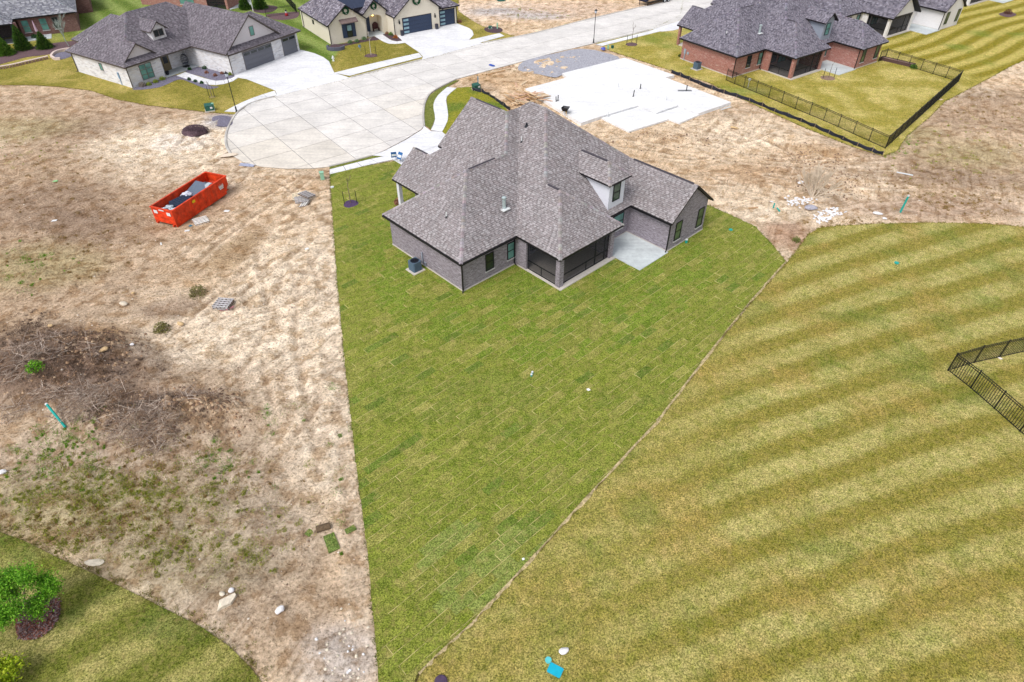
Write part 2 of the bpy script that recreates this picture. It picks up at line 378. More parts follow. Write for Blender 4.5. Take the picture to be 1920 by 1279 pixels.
# wheel ruts
RUTS = [[(600, 470), (560, 560), (555, 660), (580, 760), (600, 900)], [(640, 640), (652, 800), (668, 960), (690, 1150)], [(625, 640), (636, 800), (652, 960), (672, 1150)], [(430, 330), (520, 340), (600, 400)], [(440, 560), (520, 500), (600, 440)],
        [(350, 470), (440, 400), (560, 330)], [(370, 490), (460, 415), (575, 340)], [(1660, 300), (1560, 300), (1420, 290), (1280, 275), (1150, 260)], [(1670, 318), (1560, 316), (1420, 306), (1280, 290), (1140, 270)], [(1300, 240), (1420, 262), (1500, 300), (1480, 340)],
        [(1560, 395), (1450, 370), (1380, 350), (1330, 330)], [(480, 470), (500, 600), (450, 700)]]
RUTS = [smooth_line(GL(*r), 6) for r in RUTS]
_r = random.Random(5)
for (u_, v_, su, sv, n_) in ((520, 480, 60, 120, 9), (600, 760, 25, 110, 5), (480, 680, 60, 50, 5), (330, 300, 60, 30, 4), (1380, 300, 140, 30, 8), (1250, 262, 90, 12, 4)):
    for i_ in range(n_):
        c_ = G(_r.gauss(u_, su), _r.gauss(v_, sv)); a_ = rad(_r.gauss(60 if u_ < 900 else -12, 28)); L_ = _r.uniform(3, 9); k_ = _r.uniform(-.12, .12); pts_ = []; x_, y_ = c_.x, c_.y
        for j_ in range(9): pts_.append((x_, y_)); x_ += math.cos(a_)*L_/8; y_ += math.sin(a_)*L_/8; a_ += k_
        RUTS.append(pts_); RUTS.append([(q[0]-math.sin(a_)*1.7, q[1]+math.cos(a_)*1.7) for q in pts_])
def relief(X, Y):
    z = .34*(fbm(X*.22, Y*.22, 1, 3)-.5) + .30*(fbm(X*.9, Y*.9, 5, 3)-.5) + .18*(fbm(X*2.4, Y*2.4, 9, 2)-.5)
    for c, a, b, h in MOUNDS:
        z = z + h*np.exp(-((X-c.x)/a)**2-((Y-c.y)/b)**2)*(.55+.9*fbm(X*.8, Y*.8, 17, 3))
    return z
def near_dist(line, X, Y, reach, closed):
    "distance to a polyline, exact within reach; each segment only looks at the points near it"
    X = np.asarray(X, float); Y = np.asarray(Y, float); d = np.full(X.shape, 1e9); k = len(line)
    xs = [p[0] for p in line]; ys = [p[1] for p in line]
    box = (X > min(xs)-reach) & (X < max(xs)+reach) & (Y > min(ys)-reach) & (Y < max(ys)+reach)
    if not box.any(): return d
    bx, by = X[box], Y[box]; bd = np.full(bx.shape, 1e9)
    for i in range(k if closed else k-1):
        x0, y0 = line[i]; x1, y1 = line[(i+1) % k]
        if bx.size > 5000:
            q = (bx > min(x0, x1)-reach) & (bx < max(x0, x1)+reach) & (by > min(y0, y1)-reach) & (by < max(y0, y1)+reach)
            if not q.any(): continue
            px, py = bx[q], by[q]
        else: q = slice(None); px, py = bx, by
        dx = x1-x0; dy = y1-y0; t_ = np.clip(((px-x0)*dx+(py-y0)*dy)/(dx*dx+dy*dy+1e-12), 0, 1); bd[q] = np.minimum(bd[q], np.hypot(px-x0-t_*dx, py-y0-t_*dy))
    d[box] = bd; return d
def cover_mask(X, Y):
    d = np.full(np.shape(X), 1e9); ins = np.zeros(np.shape(X), bool)
    for p in COVERS: d = np.minimum(d, near_dist(p, X, Y, 2.0, True)); ins |= inside(p, X, Y)
    return d, ins
def soil_z(X, Y):
    X = np.asarray(X, float); Y = np.asarray(Y, float)
    d, ins = cover_mask(X, Y); m = np.where(ins, 0, sstep(.1, 1.8, d))
    z = -.035 + m*(relief(X, Y)+.06)
    for r in RUTS:
        dd = near_dist(r, X, Y, 1.2, False); z = z - m*(.10*np.exp(-(dd/.2)**2) - .05*np.exp(-((dd-.42)/.16)**2))
    return z
def gz(x, y): return float(soil_z(np.array([x]), np.array([y]))[0])
def GS(u, v):
    "pixel -> point on the bare soil"
    p = G(u, v)
    for _ in range(3): p = G(u, v, gz(p.x, p.y))
    return p
# soil colours
TAN, PALE, BROWN, DARK, GREY, WEED = S(216, 191, 161), S(236, 219, 196), S(186, 162, 137), S(124, 103, 90), S(182, 180, 184), S(160, 154, 96)
def blob(X, Y, u, v, a, b, s=1):
    c = G(u, v); q = ((X-c.x)/a)**2+((Y-c.y)/b)**2
    q = q*(.55+.9*fbm(X*.5+u, Y*.5, 3, 3)); return np.clip(s*np.exp(-q*q*.8), 0, 1)
BLOBS = [  # pixel, radii m, colour, strength
    ((150, 330), 14, 14, BROWN, 1.0), ((60, 450), 9, 9, BROWN, .9), ((250, 450), 9, 6, BROWN, .6), ((60, 200), 14, 6, BROWN, .8), ((330, 210), 8, 3, BROWN, .8), ((120, 560), 7, 5, BROWN, .8), ((200, 420), 5, 3, DARK, .45), ((90, 380), 6, 4, DARK, .4), ((150, 240), 6, 3, DARK, .35),
    ((330, 262), 7, 5, PALE, 1.0), ((260, 280), 5, 4, PALE, .7), ((395, 290), 4, 3, PALE, .8), ((410, 240), 3, 3, PALE, .7), ((300, 330), 5, 2, PALE, .5), ((345, 265), 3, 2, S(236, 228, 220), .8),
    ((520, 420), 6, 6, PALE, .3), ((560, 540), 4.5, 7, PALE, .85), ((380, 400), 6, 4, S(192, 166, 138), .7), ((560, 390), 4, 3, S(200, 172, 142), .7), ((600, 640), 3, 8, PALE, .9), ((470, 640), 5, 5, PALE, .7), ((640, 760), 2, 6, PALE, .8), ((360, 640), 4, 3, PALE, .6), ((540, 370), 4, 3, TAN, .8),
    ((430, 480), 2.0, 2.2, S(176, 150, 118), .8), ((470, 450), 1.0, 1.6, S(176, 150, 118), .7), ((690, 470), 1, 3, TAN, .5),
    ((80, 690), 6, 3.4, DARK, .9), ((200, 720), 5, 2.4, DARK, .75), ((290, 785), 4.0, 1.9, DARK, .9), ((390, 790), 3, 1.6, BROWN, .9), ((180, 640), 2.2, 1.4, S(176, 142, 104), .9), ((330, 580), 2.5, 1.0, DARK, .6), ((420, 720), 4, 1.6, BROWN, .7), ((500, 780), 3, 1.5, BROWN, .5),
    ((100, 860), 5, 3, S(188, 168, 146), .8), ((250, 900), 6, 3, S(186, 168, 150), .8), ((400, 900), 4, 4, S(180, 160, 138), .7), ((430, 1010), 4, 3, S(176, 160, 142), .9), ((300, 1000), 5, 2.5, S(190, 172, 150), .7), ((480, 1100), 3, 2, S(178, 160, 140), .8), ((560, 1150), 3, 2, S(190, 166, 140), .6),
    ((200, 960), 6, 2.2, WEED, .25), ((90, 940), 4, 2, WEED, .25), ((330, 1060), 4, 1.6, WEED, .2), ((60, 500), 5, 3, WEED, .4), ((30, 240), 6, 3, WEED, .35), ((640, 1230), 1.6, 1.4, S(205, 195, 188), .8),
    ((1230, 250), 8, 2, TAN, .8), ((1420, 260), 7, 4, PALE, .6), ((1350, 210), 6, 2, BROWN, .5), ((1550, 330), 6, 2.5, BROWN, .7), ((1530, 290), 4, 2, S(186, 152, 112), .7), ((1440, 330), 6, 2, S(190, 160, 128), .8), ((1480, 440), 2, 2.2, S(184, 152, 128), .9), ((1450, 400), 3, 1.5, PALE, .7),
    ((1750, 280), 9, 5, BROWN, .9), ((1850, 220), 10, 5, BROWN, 1), ((1850, 330), 10, 5, BROWN, .8), ((1780, 330), 5, 2, DARK, .35), ((1860, 180), 6, 3, DARK, .35), ((1750, 390), 8, 2, S(186, 162, 142), .8), ((1820, 290), 5, 3, WEED, .35), ((1700, 250), 3, 2, WEED, .4),
    ((950, 150), 6, 2.6, S(198, 166, 130), .9), ((900, 165), 3, 2, BROWN, .6), ((1000, 150), 4, 2, TAN, .6), ((940, 200), 3, 2, S(196, 166, 130), .8), ((1150, 95), 6, 2, S(196, 170, 142), .7),
    ((960, 20), 14, 5, S(226, 206, 188), .9), ((930, 22), 4, 2, GREY, .8), ((1010, 30), 5, 2, GREY, .7), ((1100, 15), 9, 4, S(214, 190, 168), .8), ((420, 225), 2.2, 2, GREY, .95), ((560, 345), 4, 1.5, S(190, 158, 124), .7), ((600, 330), 2, 1.4, BROWN, .7)]
def soil_col(X, Y):
    c = [np.full(X.shape, TAN[i]) for i in range(3)]
    n = fbm(X*.12, Y*.12, 31, 4)
    k = sstep(.42, .62, n)*.5
    c = [c[i]*(1-k)+PALE[i]*k for i in range(3)]
    for (u, v), a, b, col, s in BLOBS:
        m = blob(X, Y, u, v, a*1.15, b*1.15, s); c = [c[i]*(1-m)+col[i]*m for i in range(3)]
    for r in RUTS:
        dd = near_dist(r, X, Y, 1.2, False); m = .8*np.exp(-(dd/.24)**2)*(.6+.4*np.sin(X*9+Y*7)); c = [c[i]*(1-m)+BROWN[i]*.85*m for i in range(3)]; m = .5*np.exp(-((dd-.46)/.16)**2); c = [c[i]*(1-m)+PALE[i]*1.05*m for i in range(3)]
    h = fbm(X*1.3, Y*1.3, 41, 3); k = .80+.44*h
    return [np.clip(q*k, .01, .9) for q in c]
SOIL_BOX = [(-78, 9), (98, 9), (98, 142), (-78, 142)]
def keep_soil(cx, cy):
    d, ins = cover_mask(cx, cy)
    vis = np.abs(cx) < (np.hypot(cy, CAM_H)*.80+6)
    return ~(ins & (d > .8)) & vis
soil = grid_sheet('bare_soil', SOIL_BOX, .22, M_SOIL, soil_z, soil_col, keep_soil)
m, t, b = nodes_of('distant_ground'); v = pos_vec(t)
LK(t, ramp(t, noise(t, v, .05, 6), [(.35, S(150, 140, 80)), (.6, S(186, 164, 132))]), b.inputs['Base Color']); b.inputs['Roughness'].default_value = 1
mb = MB(); mb.face([(-900, -300, -.6), (900, -300, -.6), (900, 1500, -.6), (-900, 1500, -.6)]); tag(mb.build('ground', m), kind='structure')
# ---- lawns
def mixarr(a, b, k): return [a[i]*(1-k)+b[i]*k for i in range(3)]
def lawn_z(X, Y): return .03+.02*(fbm(X*.7, Y*.7, 3, 3)-.5)
def col_mown(X, Y):
    mm = .39+.007*(Y-38); s = Y-mm*(X-30)+.0045*(X-30)**2 + .5*(fbm(X*.25, Y*.25, 8, 2)-.5)
    ph = (s-38.1)/3.17; tri = np.abs(ph-np.round(ph))*2           # 0 on dark stripe
    k = sstep(.34, .60, tri)
    left = 1-sstep(3, 13, X-(Y-18)*.45)                               # the worn strip beside the sod shows no stripes
    k = k*(1-.75*left)+.45*left*.75
    k = k*(.65+.35*sstep(.3, .6, fbm(X*.5, Y*.5, 55, 3)))
    dark = S(138, 131, 58); lite = S(173, 166, 100); c = mixarr(dark, lite, k)
    n = fbm(X*.3, Y*.3, 21, 4); c = mixarr(c, S(164, 142, 78), sstep(.5, .75, n)*.5)
    n = fbm(X*.45, Y*.45, 77, 4); c = mixarr(c, S(100, 122, 48), sstep(.56, .8, n)*.5)
    return c
mown = grid_sheet('mown_lawn', P_MOWN, .4, M_GRASS, lawn_z, col_mown)
def col_corner(X, Y):
    a = rad(-50); s = X*math.cos(a)+Y*math.sin(a)+.6*fbm(X*.3, Y*.3, 2, 2); ph = s/3.0; k = sstep(.3, .7, np.abs(ph-np.round(ph))*2)
    c = mixarr(S(104, 112, 40), S(156, 152, 88), k*.8+.1)
    n = fbm(X*.5, Y*.5, 12, 4); c = mixarr(c, S(82, 102, 38), sstep(.52, .72, n)*.6)
    return mixarr(c, S(170, 160, 106), sstep(.55, .75, fbm(X*.4, Y*.4, 92, 3))*.5)
grid_sheet('corner_lawn', P_CORNER, .4, M_GRASS, lawn_z, col_corner)
def col_nw(X, Y):
    n = fbm(X*.18, Y*.18, 6, 4); c = mixarr(S(162, 150, 76), S(134, 128, 54), sstep(.4, .6, n)*np.ones_like(X))
    c = mixarr(c, S(184, 166, 100), sstep(.55, .75, fbm(X*.35, Y*.35, 16, 3))*.6)
    far = sstep(100, 112, Y+.35*(X+60)); s = X*.75+Y*.66; ph = s/4.2; st = sstep(.3, .7, np.abs(ph-np.round(ph))*2)
    g = mixarr(S(84, 118, 42), S(132, 156, 84), st)
    far = far*np.where(X < -26, 1, 0)
    return mixarr(c, g, far*.9)
grid_sheet('street_side_lawn', P_NW, .6, M_GRASS, lawn_z, col_nw)
def col_ne(X, Y):
    d1 = G(1596, 131); az = rad(35.5); s = -(X-d1.x)*math.sin(az)+(Y-d1.y)*math.cos(az) + .7*np.sin((X+Y)*.12)
    t_ = (X-d1.x)*math.cos(az)+(Y-d1.y)*math.sin(az)
    ph = s/2.9; k = sstep(.28, .72, np.abs(ph-np.round(ph))*2)
    yard = 1-sstep(10, 13, t_)
    c = mixarr(S(138, 128, 36), S(190, 176, 98), k)
    y = mixarr(S(160, 150, 68), S(192, 178, 106), sstep(.35, .65, fbm(X*.4, Y*.4, 14, 4)))
    c = mixarr(c, y, yard)
    return mixarr(c, S(104, 132, 46), sstep(.56, .78, fbm(X*.16, Y*.16, 61, 3))*.6)
grid_sheet('rear_lawn', P_NE, .5, M_GRASS, lawn_z, col_ne)
def col_front(X, Y): return mixarr(S(140, 140, 44), S(104, 124, 44), sstep(.4, .65, fbm(X*.4, Y*.4, 4, 4)))
grid_sheet('front_lawn', P_FRONT, .5, M_GRASS, lawn_z, col_front)
for p in (P_VERGE1, P_VERGE2): grid_sheet('verge', p, .5, M_GRASS, lambda X, Y: .06+0*X, lambda X, Y: mixarr(S(120, 128, 62), S(104, 116, 52), fbm(X, Y, 3, 3)))
# ---- the new sod, laid in rows of turf
mb = MB(); pl = [(x, y) for x, y in P_SOD]
bedm = plain('sod_bed', S(172, 150, 104), 1, .3, 9)
bed = grid_sheet('sod_lawn', P_SOD, 1.0, bedm, lambda X, Y: .012+0*X)
rng = random.Random(7)
SODAZ = rad(43.5); sx, sy = math.cos(SODAZ), math.sin(SODAZ)
to = lambda x, y: (x*sx+y*sy, -x*sy+y*sx); fro = lambda u, v: (u*sx-v*sy, u*sy+v*sx)
loc_poly = [to(*p) for p in P_SOD]
us = [p[0] for p in loc_poly]; vs_ = [p[1] for p in loc_poly]
RW, RL = .61, 1.42
HOUSE_A_RECT = None
def sod_tone(x, y):
    n = float(fbm(np.array(x*.16), np.array(y*.16), 44, 3)); r = rng.random()
    c = (128, 131, 54)
    if n > .58: c = (118, 124, 56)
    hd = math.hypot(x-2, y-50)
    if hd < 15: c = (104, 127, 40)
    if r < .06: c = (84, 108, 42)
    elif r < .15: c = (160, 146, 88)
    elif r < .34: c = (132, 130, 62)
    elif r < .5: c = (116, 124, 48)
    cen = math.hypot(x+1.5, (y-19)*1.1)
    if cen < 3.2 and r > .3: c = (132, 142, 84)
    c = [q*.5+m_*.5 for q, m_ in zip(c, (124, 130, 52))]; k = rng.uniform(.97, 1.03); return S(c[0]*k*.97, c[1]*k*1.01, c[2]*k, .93)
full_me = {}; pieces = []
v0 = min(vs_); row = 0
while v0 < max(vs_):
    u0 = min(us)-rng.uniform(0, RL)
    while u0 < max(us):
        q = clean(clip_rect(loc_poly, u0+.004, u0+RL-.004, v0+.004, v0+RW-.004))
        if len(q) >= 3 and abs(area(q)) > .03:
            cu, cv = u0+RL/2, v0+RW/2; x, y = fro(cu, cv)
            pieces.append((math.hypot(x, y), q, cu, cv, abs(area(q)) > (RL-.02)*(RW-.02), x, y))
        u0 += RL
    v0 += RW
pieces.sort(key=lambda p: p[0])
def turf(mb, q, cu, cv, col, h, tilt, dry=()):
    q2 = [(a-cu, b_-cv) for a, b_ in q]
    if area(q2) < 0: q2 = q2[::-1]
    n = len(q2); ins = [(a*(1-.028/max(.2, abs(a)+.01)) if abs(a) > .05 else a, b_*(1-.038/max(.15, abs(b_)+.01)) if abs(b_) > .05 else b_) for a, b_ in q2]
    f = lambda a, b_: h+tilt[0]*a+tilt[1]*b_
    vs = [(a, b_, 0) for a, b_ in q2]+[(a, b_, f(a, b_)*.72) for a, b_ in q2]+[(a, b_, f(a, b_)) for a, b_ in ins]
    mb.add(vs, [], col); k0 = len(mb.v)-3*n
    for i in range(n):
        j = (i+1) % n; ed = (q2[j][0]-q2[i][0], q2[j][1]-q2[i][1]); side = 'v' if (abs(ed[0]) > abs(ed[1]) and q2[i][1] > 0) else 'u' if (abs(ed[1]) > abs(ed[0]) and q2[i][0] < 0) else ''
        c_ = col; mb.mi = 1 if (side and side in dry) else 0
        for f_ in ((i, j, n+j, n+i), (n+i, n+j, 2*n+j, 2*n+i)): mb.f.append(tuple(k+k0 for k in f_)); mb.c.append(c_); mb.uv.append(None); mb.m.append(mb.mi)
    mb.mi = 0; mb.f.append(tuple(k+k0 for k in range(2*n, 3*n))); mb.c.append(col); mb.uv.append(None); mb.m.append(0)
rest = MB(); cnt = 0
for dist, q, cu, cv, isfull, x, y in pieces:
    if P_SOD and 16.5 < y-0 and False: pass
    col = sod_tone(x, y); h = rng.uniform(.042, .052); tl = (rng.uniform(-.006, .006), rng.uniform(-.012, .012))
    if cnt < 300 and dist > 12.9:
        if isfull:
            dry = rng.choice(('v', 'v', 'v', 'uv', '', ''))
            if dry not in full_me:
                tm = MB(); turf(tm, [(cu-RL/2+.004, cv-RW/2+.004), (cu+RL/2-.004, cv-RW/2+.004), (cu+RL/2-.004, cv+RW/2-.004), (cu-RL/2+.004, cv+RW/2-.004)], cu, cv, None, .046, (0, .006), dry)
                o = tm.build('sod_piece', [M_SOD, M_STRAW], bed); full_me[dry] = o.data
            else:
                o = bpy.data.objects.new('sod_piece', full_me[dry]); COL.objects.link(o); o.parent = bed
        else:
            tm = MB(); turf(tm, q, cu, cv, None, .046, tl, rng.choice(('v', '', ''))); o = tm.build('sod_piece', [M_SOD, M_STRAW], bed)
        o.location = (*fro(cu, cv), .012+rng.uniform(-.003, .004)); o.rotation_euler = (rng.uniform(-.008, .008), rng.uniform(-.006, .006), SODAZ+rng.uniform(-.006, .006)); o.color = (*col, 1); cnt += 1
    else:
        tm = MB(); turf(tm, q, cu, cv, col, h, tl, rng.choice(('v', 'v', 'v', 'uv', '', ''))); n_ = len(rest.v)
        rest.v += [(*fro(a+cu, b_+cv), z+.012) for a, b_, z in tm.v]; rest.f += [tuple(i+n_ for i in f_) for f_ in tm.f]; rest.c += tm.c; rest.uv += tm.uv; rest.m += tm.m
tag(rest.build('sod_pieces', [M_GRASS, M_STRAW], bed), kind='stuff')

# worn, dry seam between the sod and the mown lawn
seam = GL(*SOD_R[1:]); a_ = []; c_ = []
sl = smooth_line(seam, 6); rg = random.Random(9)
for i in range(len(sl)):
    p0 = sl[max(0, i-1)]; p1 = sl[min(len(sl)-1, i+1)]; d_ = math.hypot(p1[0]-p0[0], p1[1]-p0[1]); n_ = (-(p1[1]-p0[1])/d_, (p1[0]-p0[0])/d_); w_ = rg.uniform(.05, .26)
    a_.append((sl[i][0]-n_[0]*w_, sl[i][1]-n_[1]*w_)); c_.append((sl[i][0]+n_[0]*.05, sl[i][1]+n_[1]*.05))
mb = MB()
for i in range(len(sl)-1): mb.face([(*a_[i], .048), (*a_[i+1], .048), (*c_[i+1], .040), (*c_[i], .040)])
tag(mb.build('worn_seam', plain('dry_seam', S(204, 184, 142), 1, .4, 6, .03)), kind='structure')
# ================================================================== street, walks, drives
def sheet(name, poly, z, mat, kind='structure', parent=None):
    q = poly if area(poly) > 0 else poly[::-1]
    mb = MB(); mb.prism(q, z-.03, z); o = mb.build(name, mat, parent)
    if parent is None: tag(o, kind=kind)
    return o
def cut_slabs(parent, poly, ang, cu_, cv_, z0, z1, mat, name, tone=(.9, 1.0), gap=.015, off=(0, 0), rng=random.Random(3)):
    c, s = math.cos(ang), math.sin(ang)
    L = [(x*c+y*s, -x*s+y*c) for x, y in poly]
    u0 = min(p[0] for p in L)+off[0]-cu_; v00 = min(p[1] for p in L)+off[1]-cv_
    while u0 < max(p[0] for p in L):
        v0 = v00
        while v0 < max(p[1] for p in L):
            q = clean(clip_rect(L, u0+gap, u0+cu_-gap, v0+gap, v0+cv_-gap))
            if len(q) >= 3 and abs(area(q)) > .05:
                if area(q) < 0: q = q[::-1]
                q = [(a*c-b_*s, a*s+b_*c) for a, b_ in q]
                mb = MB(); mb.prism(q, z0, z1+rng.uniform(-.004, .004)); o = mb.build(name, mat, parent)
                k = rng.uniform(*tone); o.color = (k, k, k*1.005, 1)
            v0 += cv_
        u0 += cu_
street = sheet('street', P_STREET, .02, M_JOINT)
cut_slabs(street, P_STREET, rad(37.3), 4.6, 4.3, -.02, .055, M_STREET, 'concrete_slab', (.95, 1.02), .035, (1.2, 2.2))
for o_ in street.children:
    c_ = sum((v_.co for v_ in o_.data.vertices), Vector())/len(o_.data.vertices); k_ = math.exp(-((c_-G(455, 300)).length/9)**2)*.9+math.exp(-((c_-G(790, 200)).length/5)**2)*.8+.6*math.exp(-((c_-G(560, 312)).length/7)**2); k_ = min(1, k_); c0 = o_.color; o_.color = (c0[0], c0[1]*(1-.04*k_), c0[2]*(1-.12*k_), 1)
def strip(name, left, right, step, z, mat, tone=(.96, 1.02), rng=random.Random(5)):
    "walk cut into panels between two edge lines"
    L = smooth_line(left, 10); R = smooth_line(right, 10)
    def resample(P, n):
        d = [0]
        for a, b_ in zip(P, P[1:]): d.append(d[-1]+math.hypot(b_[0]-a[0], b_[1]-a[1]))
        out = []
        for i in range(n+1):
            s = d[-1]*i/n; j = max(k for k in range(len(d)) if d[k] <= s+1e-9); j = min(j, len(P)-2); tt = (s-d[j])/max(1e-9, d[j+1]-d[j])
            out.append((P[j][0]+(P[j+1][0]-P[j][0])*tt, P[j][1]+(P[j+1][1]-P[j][1])*tt))
        return out, d[-1]
    n = max(1, int(resample(L, 2)[1]/step)); Lp, _ = resample(L, n); Rp, _ = resample(R, n)
    base = sheet(name, Lp+Rp[::-1], z-.03, M_JOINT)
    for i in range(n):
        g = .02
        lerp = lambda p, q, k: (p[0]+(q[0]-p[0])*k, p[1]+(q[1]-p[1])*k)
        q = [lerp(Lp[i], Lp[i+1], g), lerp(Rp[i], Rp[i+1], g), lerp(Rp[i], Rp[i+1], 1-g), lerp(Lp[i], Lp[i+1], 1-g)]
        if area(q) < 0: q = q[::-1]
        mb = MB(); mb.prism(q, z-.09, z); o = mb.build('paving_panel', mat, base); k = rng.uniform(*tone); o.color = (k, k, k, 1)
    return base
strip('sidewalk', GL((618, 319), (660, 308), (690, 300.5), (721, 294)), GL((618, 328), (664, 317), (700, 308), (738, 300)), 1.5, .075, M_WALK)
strip('sidewalk', GL((808, 245), (816, 224), (812.5, 198), (821, 180), (839, 164)), GL((829, 248), (840, 224), (838, 198), (837, 183), (856, 166)), 1.5, .075, M_WALK)
strip('sidewalk', GL((421, 210), (445, 197), (478, 183), (515, 171)), GL((444, 211), (462, 200), (490, 188), (520, 179)), 1.5, .075, M_WALK)
strip('sidewalk', GL((626, 137.5), (700, 119.5), (786, 100)), GL((656, 143), (710, 128.5), (792, 107.5)), 1.5, .075, M_WALK)
strip('sidewalk', GL((880, 76), (910, 69), (937, 63)), GL((898, 81), (920, 75.5), (946, 68)), 1.5, .075, M_WALK)
strip('sidewalk', GL((1117, 84), (1170, 71), (1228, 56)), GL((1129, 87), (1180, 74), (1240, 59)), 1.5, .075, M_WALK)
def drive(poly, ang, cu_=3.6, cv_=3.6, z=.085, mat=None, tone=(.97, 1.02), name='driveway'):
    d = sheet(name, poly, z-.03, M_JOINT); cut_slabs(d, poly, ang, cu_, cv_, -.02, z, mat or M_WALK, 'concrete_slab', tone, .014); return d
drive(P_DRA, rad(40))
P_DRB = GL((515, 182), (656, 147), (627, 137.5), (622, 127), (617, 116), (606, 108), (590, 101), (566, 95), (554, 94), (440, 141), (443, 146), (462, 149), (516, 170.5), (520, 179))
drive(P_DRB, rad(58), 4.2, 4.2)
P_DRC = GL((791, 113), (905, 82), (880, 75.5), (888, 66), (886, 59), (880, 54), (858, 45.3), (826, 46), (742, 66), (758, 80), (786, 99), (793, 107))
drive(P_DRC, rad(35), 4.2, 4.2)
P_DRD = GL((1224, 56), (1330, 21), (1400, -5), (1370, 20), (1330, 36), (1285, 52), (1262, 58), (1240, 60))
drive(P_DRD, rad(35), 4.0, 4.0)
# front walks of the two houses across the street
strip('front_walk', GL((331, 143), (360, 152), (398, 160.5), (430, 156), (446, 147)), GL((347, 136), (378, 146), (405, 152.5), (425, 150), (440, 142)), 1.2, .08, M_WALK)
strip('front_walk', GL((700, 67), (714, 76), (728, 82.5), (745, 83), (760, 81)), GL((716, 64.5), (728, 73), (738, 78), (748, 78.5), (756, 77)), 1.2, .08, M_WALK)
def kerb(pts, wd=.30, h=.15, sm=5):
    L = smooth_line(GL(*pts), sm); mb = MB(); k = len(L); nr = []
    for i in range(k):
        a = L[max(0, i-1)]; b_ = L[min(k-1, i+1)]; d = math.hypot(b_[0]-a[0], b_[1]-a[1]); nr.append((-(b_[1]-a[1])/d, (b_[0]-a[0])/d))
    prof = [(-wd/2, 0), (-wd/2, h*.75), (-wd/2+.05, h), (wd/2-.12, h), (wd/2, .05), (wd/2, 0)]
    vs = [(L[i][0]+nr[i][0]*o_, L[i][1]+nr[i][1]*o_, z) for i in range(k) for o_, z in prof]; n = len(prof)
    mb.add(vs, [(i*n+j, i*n+j+1, (i+1)*n+j+1, (i+1)*n+j) for i in range(k-1) for j in range(n-1)]+[tuple(range(n)), tuple(range((k-1)*n+n-1, (k-1)*n-1, -1))])
    return tag(mb.build('kerb', M_KERB), kind='structure')
kerb([(617, 313), (660, 302.5), (698, 292.5)]); kerb([(795, 237), (793.5, 215), (796, 195), (804, 178), (818, 167.5), (838, 157), (855, 149)]); kerb([(1216, 57.5), (1170, 68.5), (1116, 81)])
kerb([(434, 291), (424, 271), (426, 245), (443, 214), (471, 194), (513, 182)]); kerb([(658, 146), (720, 130), (790, 112.5)]); kerb([(907, 81), (1000, 63), (1102, 37), (1210, 12)])
# gravel and planting beds (flat ground covers)
def bed_sheet(name, pts, mat, z=.062, n=5):
    q = smooth_line(GL(*pts), n, True); return sheet(name, q if area(q) > 0 else q[::-1], z, mat)
def bed_relief(name, pts, mat, h=.1, kind='structure'):
    q = smooth_line(GL(*pts), 5, True)
    return grid_sheet(name, q, .3, mat, lambda X, Y: .05+h*np.clip(edge_dist(q, X, Y)*1.5, 0, 1)*(.6+.8*fbm(X*2, Y*2, 3, 3)), kind=kind)
grid_sheet('gravel_drive', smooth_line(P_GRAVEL, 3, True), .4, M_GRAVELP, lambda X, Y: soil_z(X, Y)*.25+.05+.03*fbm(X*2, Y*2, 5, 2), kind='structure')
bed_relief('gravel_patch', [(398, 222), (412, 217), (432, 220), (438, 232), (428, 238), (404, 236)], M_GRAVEL, .06)
bed_relief('planting_bed', [(318, 145), (336, 142), (366, 152), (398, 162), (410, 163), (404, 166), (386, 167), (356, 155), (335, 150), (300, 164), (262, 169), (252, 166)], M_GRAVEL, .05)
bed_relief('planting_bed', [(348, 135), (372, 126), (438, 140), (446, 144), (432, 150), (406, 153), (380, 145)], M_GRAVEL, .05)
bed_relief('planting_bed', [(622, 84), (640, 83), (688, 73), (700, 69), (711, 75), (690, 78), (660, 84), (632, 90), (618, 90)], M_MULCH, .07)
bed_relief('planting_bed', [(716, 66), (730, 64), (741, 66), (753, 76), (745, 78), (735, 76)], M_MULCH, .07)
bed_relief('planting_bed', [(-10, 96), (40, 92), (90, 83), (130, 78), (146, 79), (120, 94), (90, 103), (50, 108), (20, 116), (-10, 121)], M_MULCHB, .08)
bed_relief('planting_bed', [(500, 28), (535, 24), (560, 23), (556, 34), (530, 38), (510, 36)], M_MULCHB, .06)
bed_relief('planting_bed', [(470, 12), (495, 10), (520, 13), (512, 22), (490, 25), (474, 21)], M_MULCH, .06)
bed_relief('planting_bed', [(908, 54), (925, 50), (942, 55), (936, 62), (915, 61)], M_MULCH, .07)
# ================================================================== the new foundation on the empty lot
fnd = thing('house_foundation', 'bright white poured concrete house foundation on the empty dirt lot', 'foundation', G(1180, 180))
def rel(poly, o): return [(x-o.location.x, y-o.location.y) for x, y in poly]
MAIN = GL((985, 171), (1064, 150), (1054, 142), (1170.5, 112.7), (1264, 145.6), (1247, 150), (1370, 196.6), (1309.5, 217.5), (1270.5, 202.5), (1230.5, 216), (1196.5, 202.3), (1127, 223), (1089, 236))
PAT = GL((1127.5, 223.4), (1196.5, 203.0), (1230.5, 216.7), (1270.5, 203.2), (1309, 218), (1274, 233), (1253.6, 225.8), (1179.3, 249))
mb = MB(); q = rel(MAIN, fnd); q = q if area(q) > 0 else q[::-1]; mb.prism(q, -.3, .34); mb.build('main_slab', M_SLAB, fnd)
mb = MB(); q = rel(PAT, fnd); q = q if area(q) > 0 else q[::-1]; mb.prism(q, -.3, .16); mb.build('patio_slab', M_SLAB, fnd)
